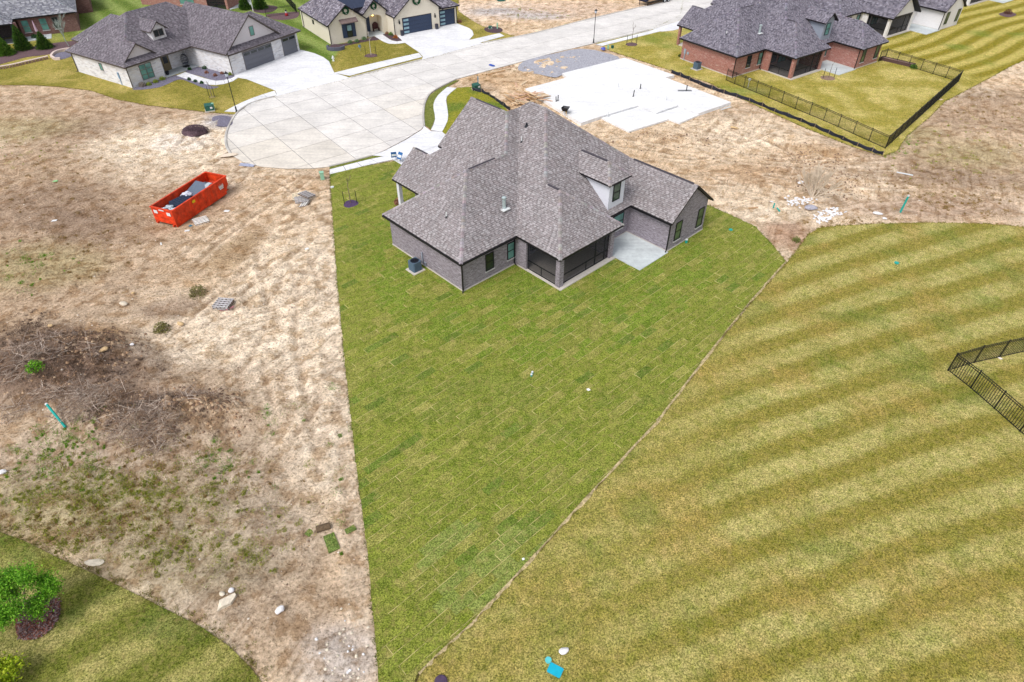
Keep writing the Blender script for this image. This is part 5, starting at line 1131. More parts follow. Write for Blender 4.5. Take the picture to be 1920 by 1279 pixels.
def pedestal(px, label, h=.8, mat=None, r=.12, soil_=False):
    t_ = thing('utility_pedestal', label, 'utility pedestal', GS(*px) if soil_ else G(*px)+Vector((0, 0, .03)), .3); mb = MB(); mb.prism([(-r, -r), (r, -r), (r, r), (-r, r)], 0, h); mb.build('shaft', mat or M_UTILL, t_); mb = MB(); mb.prism([(-r*1.15, -r*1.15), (r*1.15, -r*1.15), (r*1.15, r*1.15), (-r*1.15, r*1.15)], h, h+.12, None, lambda q: h+.06+.06*(abs(q[1]) < 1e-9)); mb.build('cap', mat or M_UTILL, t_)
pedestal((401.5, 206), 'pale green pedestal behind the utility box near the left lamp', .75); pedestal((605, 336), 'pale green utility pedestal on dirt at the sod corner', .75, None, .2, True); pedestal((896.5, 160), 'blue grey post standing beside the utility box by the winding sidewalk', 1.1, plain('post_blue', S(120, 150, 168)), .06, True); pedestal((932.5, 55), 'slim pale green pedestal past the cream house drive', .9, None, .09); pedestal((1140, 92), 'small pale green pedestal at the corner of the red brick house lawn', .45, None, .1); pedestal((1148, 91), 'small dark green box at the corner of the red brick house lawn', .35, M_UTIL, .16)
t_ = thing('fire_hydrant', 'white fire hydrant on the lawn between the two drives', 'hydrant', G(625.5, 115)+Vector((0, 0, .03))); mb = MB(); mb.lathe((0, 0, 0), [(.17, 0), (.17, .05), (.12, .07), (.12, .5), (.15, .52), (.15, .57), (.11, .66), (.04, .72), (.04, .78)], 12); mb.build('barrel', M_PVC, t_)
for s_ in (-1, 1): mb = MB(); mb.tube((0, 0, .4), (.22*s_, 0, .4), .06, .06, 8); mb.build('outlet', M_PVC, t_)
# ================================================================== red roll-off dumpster
D0, D1, D2 = GS(333, 426.9), GS(427, 365.4), GS(297.5, 413)
ux = Vector((D1.x-D0.x, D1.y-D0.y, 0)); DL = ux.length+.45; ux.normalize(); uy = Vector((-ux.y, ux.x, 0)); DW = 2.45
M_RED = plain('dumpster_red', S(228, 70, 30), .55, .3, 2.2); M_REDI = plain('dumpster_inside', S(190, 70, 40), .7, .3, 2)
t_ = thing('dumpster', 'bright red open roll-off dumpster full of rubbish on the dirt', 'dumpster', (D0.x, D0.y, gz(D0.x, D0.y)+.02), math.atan2(ux.y, ux.x)); dump = t_
H0, H1 = .22, 1.62
mb = MB(); F = ((0, 0), (1, 0), (0, 1)); lo = .0
# side walls with a sloping tail
for y in (0, DW-.05):
    mb.add([(x_, yy, z_) for yy in (y, y+.05) for x_, z_ in ((0, H0), (DL-.6, H0), (DL, H0+.6), (DL, H1), (0, H1))], [(0, 1, 2, 3, 4), (9, 8, 7, 6, 5)]+[(i, (i+1) % 5, 5+(i+1) % 5, 5+i) for i in range(5)])
mb.box(0, .05, .05, DW-.05, H0, H1); mb.add([(DL, .05, H1), (DL, DW-.05, H1), (DL-.0, DW-.05, H0+.6), (DL, .05, H0+.6), (DL-.6, .05, H0), (DL-.6, DW-.05, H0)], [(0, 1, 2, 3), (3, 2, 5, 4)]); mb.build('body', [M_RED], t_)
mb = MB(); mb.box(.05, DL-.05, .05, DW-.05, H0, H0+.05); mb.build('floor', M_REDI, t_)
mb = MB(); 
for y0_, y1_ in ((-.06, .09), (DW-.09, DW+.06)): mb.box(-.06, DL+.06, y0_, y1_, H1, H1+.10)
mb.box(-.06, .09, .09, DW-.09, H1+.001, H1+.101); mb.box(DL-.09, DL+.06, .09, DW-.09, H1+.001, H1+.101); mb.build('top_rail', M_RED, t_)
for y in (-.02, DW-.05): mb = MB(); mb.box(0, DL-.5, y, y+.07, .0, H0); mb.build('skid_rail', M_RED, t_)
for i in range(8):
    x = .55+i*(DL-1.0)/7; mb = MB(); mb.box(x-.04, x+.04, -.05, -.001, H0+.02, H1-.01); mb.build('side_rib', M_RED, t_)
for z_ in (.45, .85, 1.25): mb = MB(); mb.box(-.05, -.001, .1, DW-.1, z_-.04, z_+.04); mb.build('door_rib', M_RED, t_)
for y in (.25, DW-.35): mb = MB(); mb.tube((-.02, y, .13), (-.02, y+.12, .13), .13, .13, 12); mb.build('roller', M_RED, t_)
for i, y in enumerate((.45, DW-.5)): mb = MB(); mb.fbox(((-.055, y), (0, 1), (-1, 0)), -.22, .22, .0, .008, 1.12, 1.45); mb.build('white_decal', M_PVC, t_)
mb = MB(); mb.fbox(((-.055, 1.2), (0, 1), (-1, 0)), -.3, .3, .0, .008, 1.5, 1.6); mb.build('white_strip', M_PVC, t_)
# emblem: crown over bars, and a yellow notice
mb = MB(); x0 = DL-1.0; mb.prism([(x0-.3, -.062), (x0+.3, -.062), (x0+.3, -.052), (x0-.3, -.052)], .92, 1.0); mb.prism([(x0-.26, -.062), (x0+.26, -.062), (x0+.26, -.052), (x0-.26, -.052)], .78, .88)
for k in (-.26, -.09, .09, .26): mb.add([(x0+k-.07, -.06, 1.04), (x0+k+.07, -.06, 1.04), (x0+k, -.06, 1.3)], [(0, 1, 2)])
mb.prism([(x0-.32, -.0615), (x0+.32, -.0615), (x0+.32, -.0525), (x0-.32, -.0525)], 1.02, 1.1); mb.build('crown_emblem', M_PVC, t_)
mb = MB(); mb.prism([(2.5, -.062), (2.85, -.062), (2.85, -.052), (2.5, -.052)], 1.2, 1.45); mb.build('yellow_notice', plain('notice_yellow', S(235, 205, 30)), t_)
def in_dump(x, y, z): return Vector((D0.x, D0.y, dump.location.z))+ux*x+uy*y+Vector((0, 0, z))
rng = random.Random(23); rz = dump.rotation_euler.z
def loose(name, label, cat, loc, build, mat, rot=(0, 0, 0), group=None, smooth=False):
    mb = MB(); build(mb); o = mb.build(name, mat, None, smooth, loc); o.rotation_euler = rot; return tag(o, label, cat, group)
loose('insulation_board', 'large grey foam board leaning in the far end of the dumpster', 'board', in_dump(4.7, 1.15, 1.35), lambda m_: m_.box(-1.0, 1.0, -.85, .85, -.05, .05), plain('board_grey', S(104, 116, 134), .7, .1), (.12, -.2, rz+.1))
loose('plastic_crate', 'dark navy slab of waste across the middle of the dumpster', 'waste', in_dump(2.4, 1.2, 1.25), lambda m_: (m_.prism([(-1.0, -.5), (.95, -.7), (1.0, .45), (-.9, .6)], -.35, .12), [m_.box(-.9+i*.3, -.84+i*.3, -.55, .5, .12, .17) for i in range(6)]), plain('navy_plastic', S(44, 56, 78), .5, .15), (.22, .05, rz))
loose('cardboard_box', 'pale box lying on top of the rubbish in the dumpster', 'box', in_dump(5.5, .55, 1.5), lambda m_: (m_.box(-.35, .35, -.18, .18, -.15, .15), m_.box(-.36, .36, -.02, .02, .15, .16)), plain('pale_card', S(200, 214, 222), .8, .1), (.1, .15, rz+.3))
for i in range(13):
    x, y = rng.uniform(.4, 1.5), rng.uniform(.4, 2.0); s_ = rng.uniform(.16, .3)
    loose('trash_bag', 'crumpled white plastic bag in the near end of the dumpster', 'bag', in_dump(x, y, rng.uniform(1.0, 1.3)), lambda m_: m_.rock((0, 0, 0), (s_, s_*.8, s_*.6), rng, .35), plain('white_bag', S(198, 214, 226), .4, .2), (0, 0, rng.random()*3), 'white bags in the dumpster')
for i in range(4): loose('trash_bag', 'pale plastic sheeting bunched behind the dark slab in the dumpster', 'bag', in_dump(rng.uniform(3.3, 3.9), rng.uniform(1.3, 2.0), rng.uniform(1.1, 1.4)), lambda m_: m_.rock((0, 0, 0), (.4, .3, .22), rng, .4), plain('sheeting', S(210, 216, 230), .4, .2), (0, 0, rng.random()*3), 'sheeting in the dumpster')
mb = MB(); loose('rubble_fill', 'mixed debris filling the dumpster below the boards', 'debris', in_dump(DL/2, DW/2, 0), lambda m_: m_.box(-DL/2+.1, DL/2-.6, -DW/2+.1, DW/2-.1, H0+.06, .95), plain('debris', S(120, 110, 112), .9, .5, 4, .05), (0, 0, rz))
# ================================================================== pallets, planks and litter
def wood(name, c, v_=.2): return plain(name, c, .85, v_, 7)
M_STRG = wood('stringer_gap_shade', S(116, 102, 92)); M_PAL = [wood('pallet_pale', S(250, 244, 238, .95)), wood('pallet_tan', S(246, 226, 196, .95)), wood('pallet_grey', S(206, 202, 204))]  # stringer wood darkened to paint the shade seen between deck boards
def pallet(p, rz, label, mat, tilt=(0, 0), n=5, L=1.3, W=1.15, group=None):
    t_ = thing('pallet', label, 'pallet', p, 0, group); t_.rotation_euler = (tilt[0], tilt[1], rz)
    for i in range(n): y = -W/2+(W-.125)*i/(n-1); mb = MB(); mb.box(-L/2, L/2, y, y+.125, .135, .155); mb.build('deck_board', mat, t_)
    for x in (-L/2+.02, -L/4, -.02, L/4, L/2-.06): mb = MB(); mb.box(x, x+.05, -W/2+.01, W/2-.01, .0, .135); mb.build('stringer', M_STRG, t_)
    for y in (-W/2, W/2-.06): mb = MB(); mb.box(-L/2, L/2, y, y+.06, .0, .018); mb.build('bottom_board', mat, t_)
    return t_
def gp(u, v, dz=0.0): p = GS(u, v); return p+Vector((0, 0, dz+.02))
pallet(gp(377, 415.5), rad(35), 'pallet lying flat on the dirt beside the red dumpster', M_PAL[0])
p0 = gp(568, 384); pallet(p0, rad(80), 'pale pallet leaning at the near side of the loose pallet heap', M_PAL[0], (rad(-14), 0)); pallet(gp(562, 372)+Vector((0, 0, .16)), rad(12), 'tan pallet lying across the back of the loose pallet heap', M_PAL[1], (rad(6), rad(-5))); pallet(gp(566, 377)+Vector((0, 0, .06)), rad(20), 'grey pallet lowest in the loose pallet heap', M_PAL[2]); pallet(gp(576, 372)+Vector((0, 0, .32)), rad(68), 'grey pallet tipped on top of the loose pallet heap', M_PAL[2], (rad(10), rad(14)))
pallet(gp(420, 573)+Vector((0, 0, .14)), rad(-8), 'weathered grey pallet on dirt below the bare patch with pink boards', M_PAL[2]); pallet(gp(420, 573), rad(-6), 'grey pallet underneath the weathered pallet by the pink boards', M_PAL[2])
M_PINK = wood('pink_board', S(206, 140, 146))
for i, (u, v, rz_, L) in enumerate(((419, 583, 20, 1.5), (432, 580, 48, .7))): loose('board', ('long pinkish board lying in front of the weathered pallet', 'short pink board at the right end of the weathered pallet')[i], 'board', gp(u, v, .05+.03*i), lambda m_: m_.box(-L/2, L/2, -.05, .05, 0, .035), M_PINK, (0, 0, rad(rz_)))
M_BLUEPL = wood('grey_blue_plank', S(176, 182, 206))
for i in range(5): loose('plank', 'grey blue plank in the small stack by the cul-de-sac kerb', 'plank', gp(462+i*.8, 312-i*.9, .02+.03*(i % 2)), lambda m_: m_.box(-.85, .85, -.07, .07, 0, .03), M_BLUEPL, (0, 0, rad(-14+rng.uniform(-6, 6))), 'planks by the kerb')
rng = random.Random(31)
for i, (u, v, w_, l_, c, lab) in enumerate([(425, 396, .35, .6, (240, 240, 240), 'white paper sheet on dirt right of the dumpster'), (351, 433, .25, .5, (236, 236, 238), 'white scrap on dirt in front of the dumpster'), (357, 424, .3, .3, (34, 120, 150), 'teal scrap on dirt beside the dumpster pallet'), (302, 458, .12, .5, (240, 240, 240), 'thin white strip on dirt below the dumpster'), (104, 340, .35, .5, (150, 205, 140), 'pale green plastic scrap on the brown dirt'), (102, 414, .3, .5, (240, 240, 240), 'white scrap on the brown dirt at the far left'),
                                         (575, 467, .3, .4, (245, 244, 240), 'white chip on the pale dirt near the sod'), (1103, 731, .2, .25, (245, 245, 245), 'white scrap on the sod lawn'), (981, 1048, .12, .15, (250, 250, 250), 'small white scrap at the pale sod patch'), (1875, 672, .18, .3, (248, 240, 236), 'white scrap at the foot of the near fence'), (1764, 187, .5, .3, (240, 214, 200), 'pink white scrap at the dirt edge by the yard fence')]):
    p = G(u, v, .06) if i in (7, 8, 9, 10) else gp(u, v, .01); loose('litter', lab, 'litter', p, lambda m_: m_.prism([(-l_/2, -w_/2), (l_*.4, -w_*.6), (l_/2, w_*.3), (-l_*.3, w_/2)], 0, .012, None, lambda q: .012+.05*abs(q[0])), plain('scrap', S(*c), .6, .05), (0, 0, rng.random()*3))
# mulch heap
p = gp(367, 248); mb = MB(); V_, F_i = ico()
t_ = thing('mulch_heap', 'dark purple brown mulch heap on pale dirt near the kerb', 'mulch heap', p); rg = random.Random(3); mb = MB(); mb.rock((0, 0, -.05), (1.5, 1.1, .75), rg, .16)
for i in range(1400):
    an = rg.uniform(0, 6.28); r_ = math.sqrt(rg.random()); x, y = 1.55*r_*math.cos(an), 1.15*r_*math.sin(an); z_ = .72*math.sqrt(max(0, 1-r_*r_))*rg.uniform(.85, 1.1); d = Vector((rg.uniform(-1, 1), rg.uniform(-1, 1), rg.uniform(-.4, .6))).normalized()*.07; e = d.cross(Vector((0, 0, 1))).normalized()*.025; c = Vector((x, y, z_)); mb.face([c-d-e, c+d-e, c+d+e, c-d+e])
mb.build('mulch', plain('heap_mulch', S(104, 84, 92), .95, .5, 9), t_)
# lumber on the empty lot
M_LUM = [wood('lumber_pale', S(232, 208, 176)), wood('lumber_tan', S(200, 162, 120)), wood('lumber_pink', S(216, 178, 152))]
rng = random.Random(41)
t_ = thing('lumber_pile', 'loose heap of pale boards at the corner of the white foundation', 'lumber pile', G(990, 187, .34))
for i in range(44):
    L = rng.uniform(1.2, 3.8); x, y = rng.gauss(0, 1.1), rng.gauss(0, .7); mb = MB(); mb.box(-L/2, L/2, -.09, .09, 0, .05); o = mb.build('board', rng.choice(M_LUM), t_, loc=(x, y, .06+.8*math.exp(-(x*x+y*y))*rng.random()+.03*rng.random())); o.rotation_euler = (rng.uniform(-.15, .15), rng.uniform(-.12, .12), rad(rng.choice((-35, -20, 10, 45, 130))+rng.uniform(-25, 25)))
for i, (u, v, L, rz_, lab) in enumerate([(938, 133, 3.2, 28, 'long pale board on dirt along the street edge'), (925, 138, 3.6, 26, 'second pale board on dirt along the street edge'), (950, 128, 2.6, 34, 'short pale board nearest the blue scrap by the street'), (982, 157, 1.6, 60, 'pale board standing out of the dirt above the lumber heap'), (1361, 204, 2.0, 40, 'white board on dirt at the right corner of the foundation'), (1696, 327, 1.6, -22, 'white board on the grey dirt right of the silt fence'), (1437, 386, .9, 70, 'short board among rubble left of the bare shrub'), (1412, 391, 1.0, 15, 'pale board on dirt near the sod corner'), (968, 160, 1.3, 100, 'pale offcut on dirt near the lumber heap')]):
    loose('board', lab, 'board', gp(u, v, .03), lambda m_: m_.box(-L/2, L/2, -.1, .1, 0, .05), M_LUM[i % 3] if i not in (4, 5) else M_PVC, (rng.uniform(-.05, .05), rng.uniform(-.06, .06), rad(rz_)))
t_ = thing('wheelbarrow', 'black wheelbarrow with yellow handles tipped on the white foundation', 'wheelbarrow', G(1060, 213, .34), rad(70)); mb = MB(); mb.add([(-.6, -.4, .9), (.5, -.4, .75), (.5, .4, .75), (-.6, .4, .9), (-.35, -.25, .4), (.2, -.22, .35), (.2, .22, .35), (-.35, .25, .4)], [(0, 1, 5, 4), (1, 2, 6, 5), (2, 3, 7, 6), (3, 0, 4, 7), (4, 5, 6, 7)]); o = mb.build('tray', M_BLACKP, t_); o.modifiers.new('t', 'SOLIDIFY').thickness = .03
for y in (-.28, .28): mb = MB(); mb.tube((.5, y*.3, .25), (-1.1, y, .55), .025, .025, 6); mb.tube((-.45, y, .42), (-.5, y, 0), .02, .02, 6); mb.build('handle', plain('handle_yellow', S(214, 170, 50)), t_)
mb = MB(); mb.tube((.62, -.05, .2), (.62, .05, .2), .2, .2, 14); mb.build('wheel', M_BLACKP, t_)
loose('folded_tarp', 'crumpled blue tarp lying on the street edge dirt', 'tarp', gp(922, 124.5, .05), lambda m_: m_.rock((0, 0, .05), (.4, .28, .16), rng, .4), plain('tarp_blue', S(50, 90, 190), .5, .2))
loose('folded_tarp', 'blue bundle with white scraps at the gravel by the far lamp', 'tarp', gp(1131, 94, .05), lambda m_: m_.rock((0, 0, .1), (.3, .5, .3), rng, .4), plain('tarp_blue2', S(90, 100, 190), .5, .2))
# ================================================================== pipes and lids
def pipe(A_, B_, r, label, mat=None, cap=True):
    A_, B_ = Vector(A_), Vector(B_); t_ = thing('pipe', label, 'pipe', A_); mb = MB(); mb.tube((0, 0, 0), B_-A_, r, r, 10); mb.build('tube', mat or M_TEAL, t_)
    if cap: d = (B_-A_).normalized(); mb = MB(); mb.tube(B_-A_-d*.06, B_-A_+d*.05, r*1.15, r*1.15, 10); mb.build('cap', M_PVC, t_)
p = GS(124, 803); q = GS(97, 773); pipe(p+Vector((0, 0, .1)), q+Vector((0, 0, .75)), .08, 'teal pipe with white cap slanting out of the brush on the left')
p = GS(1688, 398); pipe(p-Vector((0, 0, .1)), p+Vector((.12, 0, 1.75)), .09, 'teal pipe with white cap standing upright in the grey dirt')
p = GS(1450, 390); pipe(p, p+Vector((0, 0, .5)), .07, 'short upright teal pipe left of the bare shrub', None, False); p = GS(1462, 398); pipe(p+Vector((0, 0, .08)), p+Vector((-.3, .25, .35)), .07, 'short leaning teal pipe beside the white rubble', None, False)
def cleanout(u, v, label, r=.09, h=.16, mat=None, z=.05):
    t_ = thing('cleanout_cap', label, 'pipe cap', G(u, v, z)); mb = MB(); mb.tube((0, 0, -.05), (0, 0, h), r, r, 12); mb.build('riser', mat or M_TEAL, t_); mb = MB(); mb.tube((0, 0, h), (0, 0, h+.05), r*1.12, r*1.12, 12); mb.build('lid', M_PVC if mat is None else mat, t_)
cleanout(998, 701, 'teal and white pipe cap, upper of the pair in the sod', .07); cleanout(996.5, 705.5, 'teal and white pipe cap, lower of the pair in the sod', .07); cleanout(1286.5, 455, 'white topped teal cleanout at the house wall end', .11, .3); cleanout(1370, 431.5, 'flat teal lid in the sod beyond the house wing', .16, .02, M_TEAL); cleanout(1681, 493.5, 'flat teal lid on the mown lawn', .17, .02, M_TEAL); cleanout(1028, 1239, 'round teal cap beside the blue box lid at the bottom', .14, .05, plain('aqua_cap', S(96, 200, 205), .5, .05)); cleanout(623, 352, 'white ringed cap at the top left edge of the sod', .16, .06, M_PVC)
loose('valve_box_lid', 'bright blue valve box lid on the mown lawn at the bottom', 'lid', G(1041, 1257, .05), lambda m_: (m_.prism([(-.34, -.2), (-.3, -.24), (.3, -.24), (.34, -.2), (.34, .2), (.3, .24), (-.3, .24), (-.34, .2)], -.05, .05), m_.box(.18, .24, -.14, -.04, .05, .056)), plain('lid_blue', S(20, 176, 205), .5, .08), (0, 0, rad(-28)))
loose('purple_cap', 'dark purple round cap cut by the bottom edge of the picture', 'pipe cap', G(827, 1279, .05), lambda m_: m_.lathe((0, 0, 0), [(.3, -.02), (.3, .10), (.24, .14), (.1, .15)], 16), plain('purple_plastic', S(84, 66, 92), .5, .2))
# ================================================================== rocks
M_ROCK = plain('limestone', S(226, 214, 194), .9, .15, 5, .03); M_ROCKW = plain('white_rock', S(238, 236, 238), .9, .1, 6, .02); M_ROCKT = plain('tan_rock', S(214, 184, 140), .9, .15, 6, .02)
rng = random.Random(52)
def rock(u, v, r, label, mat=None, group=None, rz_=0, on=None, sink=.35):
    p = (on or GS)(u, v); mb = MB(); mb.rock((0, 0, 0), r, rng, .18); o = mb.build('rock', mat or M_ROCK, None, False, p+Vector((0, 0, r[2]*(1-sink)))); o.rotation_euler = (rng.uniform(-.2, .2), rng.uniform(-.2, .2), rz_); return tag(o, label, 'rock', group)
_q = [GS(*k_) for k_ in ((408, 1147), (413, 1128), (441, 1113), (444, 1118), (434, 1134), (418, 1142))]; _o = _q[0]; loose('boulder', 'long pointed limestone boulder on the dirt at lower left', 'rock', _o, lambda m_: m_.prism([(k_.x-_o.x, k_.y-_o.y) for k_ in _q], -.1, .2, None, lambda c_: .10+.16*abs(math.sin(c_[0]*3+c_[1]*2))), M_ROCK); rock(525.5, 1146, (.23, .22, .2), 'round white rock right of the pointed boulder', M_ROCKW); rock(417, 1115, (.16, .12, .1), 'small yellowish rock above the pointed boulder'); rock(434, 1108, (.15, .13, .1), 'small white rock above the pointed boulder', M_ROCKW); rock(1058, 1222, (.24, .2, .14), 'pale stone lying beside the blue box lid', M_ROCKW, None, 0, lambda u, v: G(u, v, .03)); rock(233, 572, (.32, .2, .18), 'flat pale rock on the brown dirt left of the bare bushes'); rock(196, 659, (.3, .26, .2), 'orange tan rock on the soil mound', M_ROCKT); rock(340, 609, (.26, .2, .16), 'tan rock between the two dry bushes', M_ROCKT); rock(248, 648, (.16, .12, .12), 'small white rock right of the soil mound', M_ROCKW); rock(250, 551, (.15, .12, .1), 'small tan stone above the flat pale rock', M_ROCKT); rock(95, 613, (.2, .16, .14), 'pinkish stone in the brush at the left', M_ROCKT)
rock(432, 292, (1.0, .75, .14), 'broken pale concrete chunk at the edge of the cul-de-sac', plain('broken_concrete', S(232, 216, 196), .9, .1), None, .3); rock(5, 887, (.25, .2, .16), 'white rock at the left edge among weeds', M_ROCKW); rock(180, 1056, (.5, .22, .1), 'pale stone in the eroded strip by the corner lawn'); rock(1645, 402, (.5, .25, .15), 'flat pale rock on dirt left of the upright pipe', M_ROCKW); rock(1658, 411, (.25, .16, .1), 'small flat rock by the mown lawn edge', M_ROCKW); rock(1500, 345, (.3, .2, .2), 'pale rock left of the bare shrub', M_ROCKW); rock(1376, 242, (.5, .3, .2), 'pale rock lying on the tracked dirt', M_ROCKT)
for i in range(46): rock(rng.gauss(655, 28), rng.gauss(1225, 30), (rng.uniform(.03, .085),)*2+(rng.uniform(.03, .06),), 'small pale stone in the scatter beside the lower sod edge', rng.choice((M_ROCKW, M_ROCK, M_ROCK)), 'stones beside the lower sod edge', rng.random()*3)
for i in range(150):
    k = rng.random(); u, v = ((1560+rng.gauss(0, 10), 400+rng.gauss(0, 6)) if k < .45 else (1496+rng.gauss(0, 16), 378+rng.gauss(0, 5)) if k < .75 else (1540+rng.gauss(0, 8), 412+rng.gauss(0, 4)))
    rock(u, v, (rng.uniform(.07, .2), rng.uniform(.06, .16), rng.uniform(.05, .11)), 'white rubble stone around the bare shrub', M_ROCKW, 'white rubble stones around the bare shrub', rng.random()*3)
loose('rubble_slab', 'grey concrete lump below the bare shrub', 'rubble', gp(1520, 392), lambda m_: m_.rock((0, 0, .12), (.65, .42, .24), rng, .25), plain('lump_grey', S(176, 174, 186), .9, .15, 4, .02))
# pebbles and clods nobody could count
mb = MB(); mcl = MB(); k = 0
LOTS = [GL((0, 170), (420, 215), (425, 300), (615, 320), (640, 620), (705, 1279), (500, 1279), (380, 1170), (0, 990)), GL((1090, 240), (1370, 200), (1650, 295), (1920, 150), (1920, 420), (1530, 425), (1470, 480), (1400, 400))]
for lot in LOTS:
    xs = [q[0] for q in lot]; ys = [q[1] for q in lot]; n = 5200 if lot is LOTS[0] else 2600; X = np.array([rng.uniform(min(xs), max(xs)) for _ in range(n)]); Y = np.array([rng.uniform(min(ys), max(ys)) for _ in range(n)]); ok = inside(lot, X, Y) & ~cover_mask(X, Y)[1]; X, Y = X[ok], Y[ok]; Z = soil_z(X, Y)
    for x, y, z in zip(X, Y, Z):
        r = rng.choice((.03, .04, .05, .05, .09)); c = rng.choice((S(200, 176, 146), S(140, 116, 96), S(120, 98, 82), S(226, 214, 200), S(176, 148, 118))); a = rng.random()*6.3; vs = []
        for j in range(5): vs.append((x+r*math.cos(a+j*1.257)*rng.uniform(.7, 1.2), y+r*math.sin(a+j*1.257)*rng.uniform(.7, 1.2), z-.01))
        vs.append((x, y, z+r*.75)); mcl.add(vs, [(j, (j+1) % 5, 5) for j in range(5)], c)
m, t, b = nodes_of('clod'); LK(t, attr_col(t), b.inputs['Base Color']); b.inputs['Roughness'].default_value = 1; M_CLOD = m
for (u0, v0), su, sv, n in (((390, 770), 34, 20, 700), ((280, 790), 50, 22, 500), ((195, 655), 40, 18, 500), ((120, 700), 80, 34, 500), ((1500, 300), 60, 12, 400), ((1250, 262), 60, 8, 300), ((1560, 350), 40, 12, 300)):
    PP = [G(rng.gauss(u0, su), rng.gauss(v0, sv)) for _ in range(n)]; X = np.array([q.x for q in PP]); Y = np.array([q.y for q in PP]); Z = soil_z(X, Y); ins_ = cover_mask(X, Y)[1]
    for x, y, z, k in zip(X, Y, Z, ins_):
        if k: continue
        r = rng.choice((.05, .07, .1, .15)); c = rng.choice((S(172, 140, 110), S(140, 112, 90), S(118, 94, 78), S(196, 168, 138))); a = rng.random()*6.3; vs = [(x+r*math.cos(a+j*1.257)*rng.uniform(.7, 1.2), y+r*math.sin(a+j*1.257)*rng.uniform(.7, 1.2), z-.02) for j in range(5)]+[(x, y, z+r*.8)]; mcl.add(vs, [(j, (j+1) % 5, 5) for j in range(5)], c)
tag(mcl.build('soil_clods', M_CLOD), kind='stuff'); soil_clods = bpy.context.scene.objects['soil_clods']; soil_clods['label'] = 'small clods and pebbles over the bare dirt lots'; soil_clods['category'] = 'clods'
# ================================================================== vegetation
def leaf_mat(name, cols, trans=.25):
    m, t, b = nodes_of(name); c = attr_col(t); v = pos_vec(t)
    c = mixc(t, c, ramp(t, noise(t, v, 4, 3), [(.3, (.7, .72, .7)), (.7, (1.25, 1.22, 1.2))]), 1, 'MULTIPLY'); LK(t, c, b.inputs['Base Color']); b.inputs['Roughness'].default_value = .7; b.inputs['Specular IOR Level'].default_value = .2
    tl = N(t, 'ShaderNodeBsdfTranslucent'); LK(t, c, tl.inputs['Color']); mx = N(t, 'ShaderNodeMixShader'); mx.inputs[0].default_value = trans; LK(t, b.outputs[0], mx.inputs[1]); LK(t, tl.outputs[0], mx.inputs[2]); LK(t, mx.outputs[0], t.nodes['Material Output'].inputs['Surface']); return m
M_LEAF = leaf_mat('leaves', None); M_BARK = plain('bark', S(120, 104, 96), .9, .3, 9, .01); M_BARKP = plain('pale_bark', S(206, 198, 192), .85, .2, 9); M_TWIG = plain('dead_twig', S(138, 120, 110), .95, .3, 4)
def rv(r, s=1): return Vector((r.uniform(-1, 1), r.uniform(-1, 1), r.uniform(-1, 1)))*s
def leaf(mb, c, size, rng, col, up=.4):
    d = rv(rng).normalized(); n = (rv(rng)+Vector((0, 0, up))).normalized(); e = d.cross(n)
    if e.length < .05: return
    e.normalize(); d = e.cross(n).normalized(); k = rng.uniform(.7, 1.3)*size
    mb.face([c-d*k, c+e*k*.5, c+d*k, c-e*k*.5], col)
def branches(mb, p, d, L, r, depth, rng, tips, spread=.6, kids=(2, 4), shrink=.68, col=None, seg=5, grav=0.0):
    q = p+d*L*.5+rv(rng, L*.05); e = p+d*L
    mb.tube(p, q, r, r*.85, seg, col, False); mb.tube(q, e, r*.85, r*.65, seg, col, False); tips.append((e, d, depth))
    if depth <= 0: return
    for i in range(rng.randint(*kids)):
        nd = (d+rv(rng, spread)+Vector((0, 0, .12-grav))).normalized(); st = p.lerp(e, rng.uniform(.45, 1.0)); branches(mb, st, nd, L*shrink*rng.uniform(.75, 1.2), r*.6, depth-1, rng, tips, spread, kids, shrink, col, seg, grav)
def green(rng, pal): c = rng.choice(pal); k = rng.uniform(.8, 1.2); return tuple(min(1, x*k) for x in c)
# the small green tree at the lower left with its mulch ring
def leafy_tree(p, label, h, cr, pal, n, seed, lsize=.10):
    rng = random.Random(seed); t_ = thing('small_tree', label, 'tree', p); mb = MB(); tips = []
    mb.tube((0, 0, -.1), (0.02, 0, h*.35), .07, .055, 8); 
    for i in range(9): an = i*.698+rng.uniform(-.2, .2); branches(mb, Vector((0, 0, h*rng.uniform(.22, .5))), Vector((math.cos(an)*.8, math.sin(an)*.8, rng.uniform(.35, .9))).normalized(), cr*.62, .03, 3, rng, tips, .65, (2, 4), .62)
    mb.build('trunk', M_BARK, t_); lf = MB(); T = [q for q in tips if q[2] <= 2]
    for i in range(n):
        e, d, dp = rng.choice(T); c = e+rv(rng, .26 if rng.random() < .8 else .45)
        if c.z < .35: continue
        leaf(lf, c, lsize, rng, green(rng, pal))
    lf.build('crown', M_LEAF, t_); return t_
PG = [S(112, 176, 40), S(136, 196, 52), S(92, 150, 36), S(150, 204, 70), S(76, 130, 34)]
ring = bed_relief('mulch_ring', [(40, 1200), (80, 1190), (110, 1160), (112, 1130), (96, 1117), (60, 1125), (30, 1160)], M_REDMULCH, .08)
rg = random.Random(6); mb = MB()
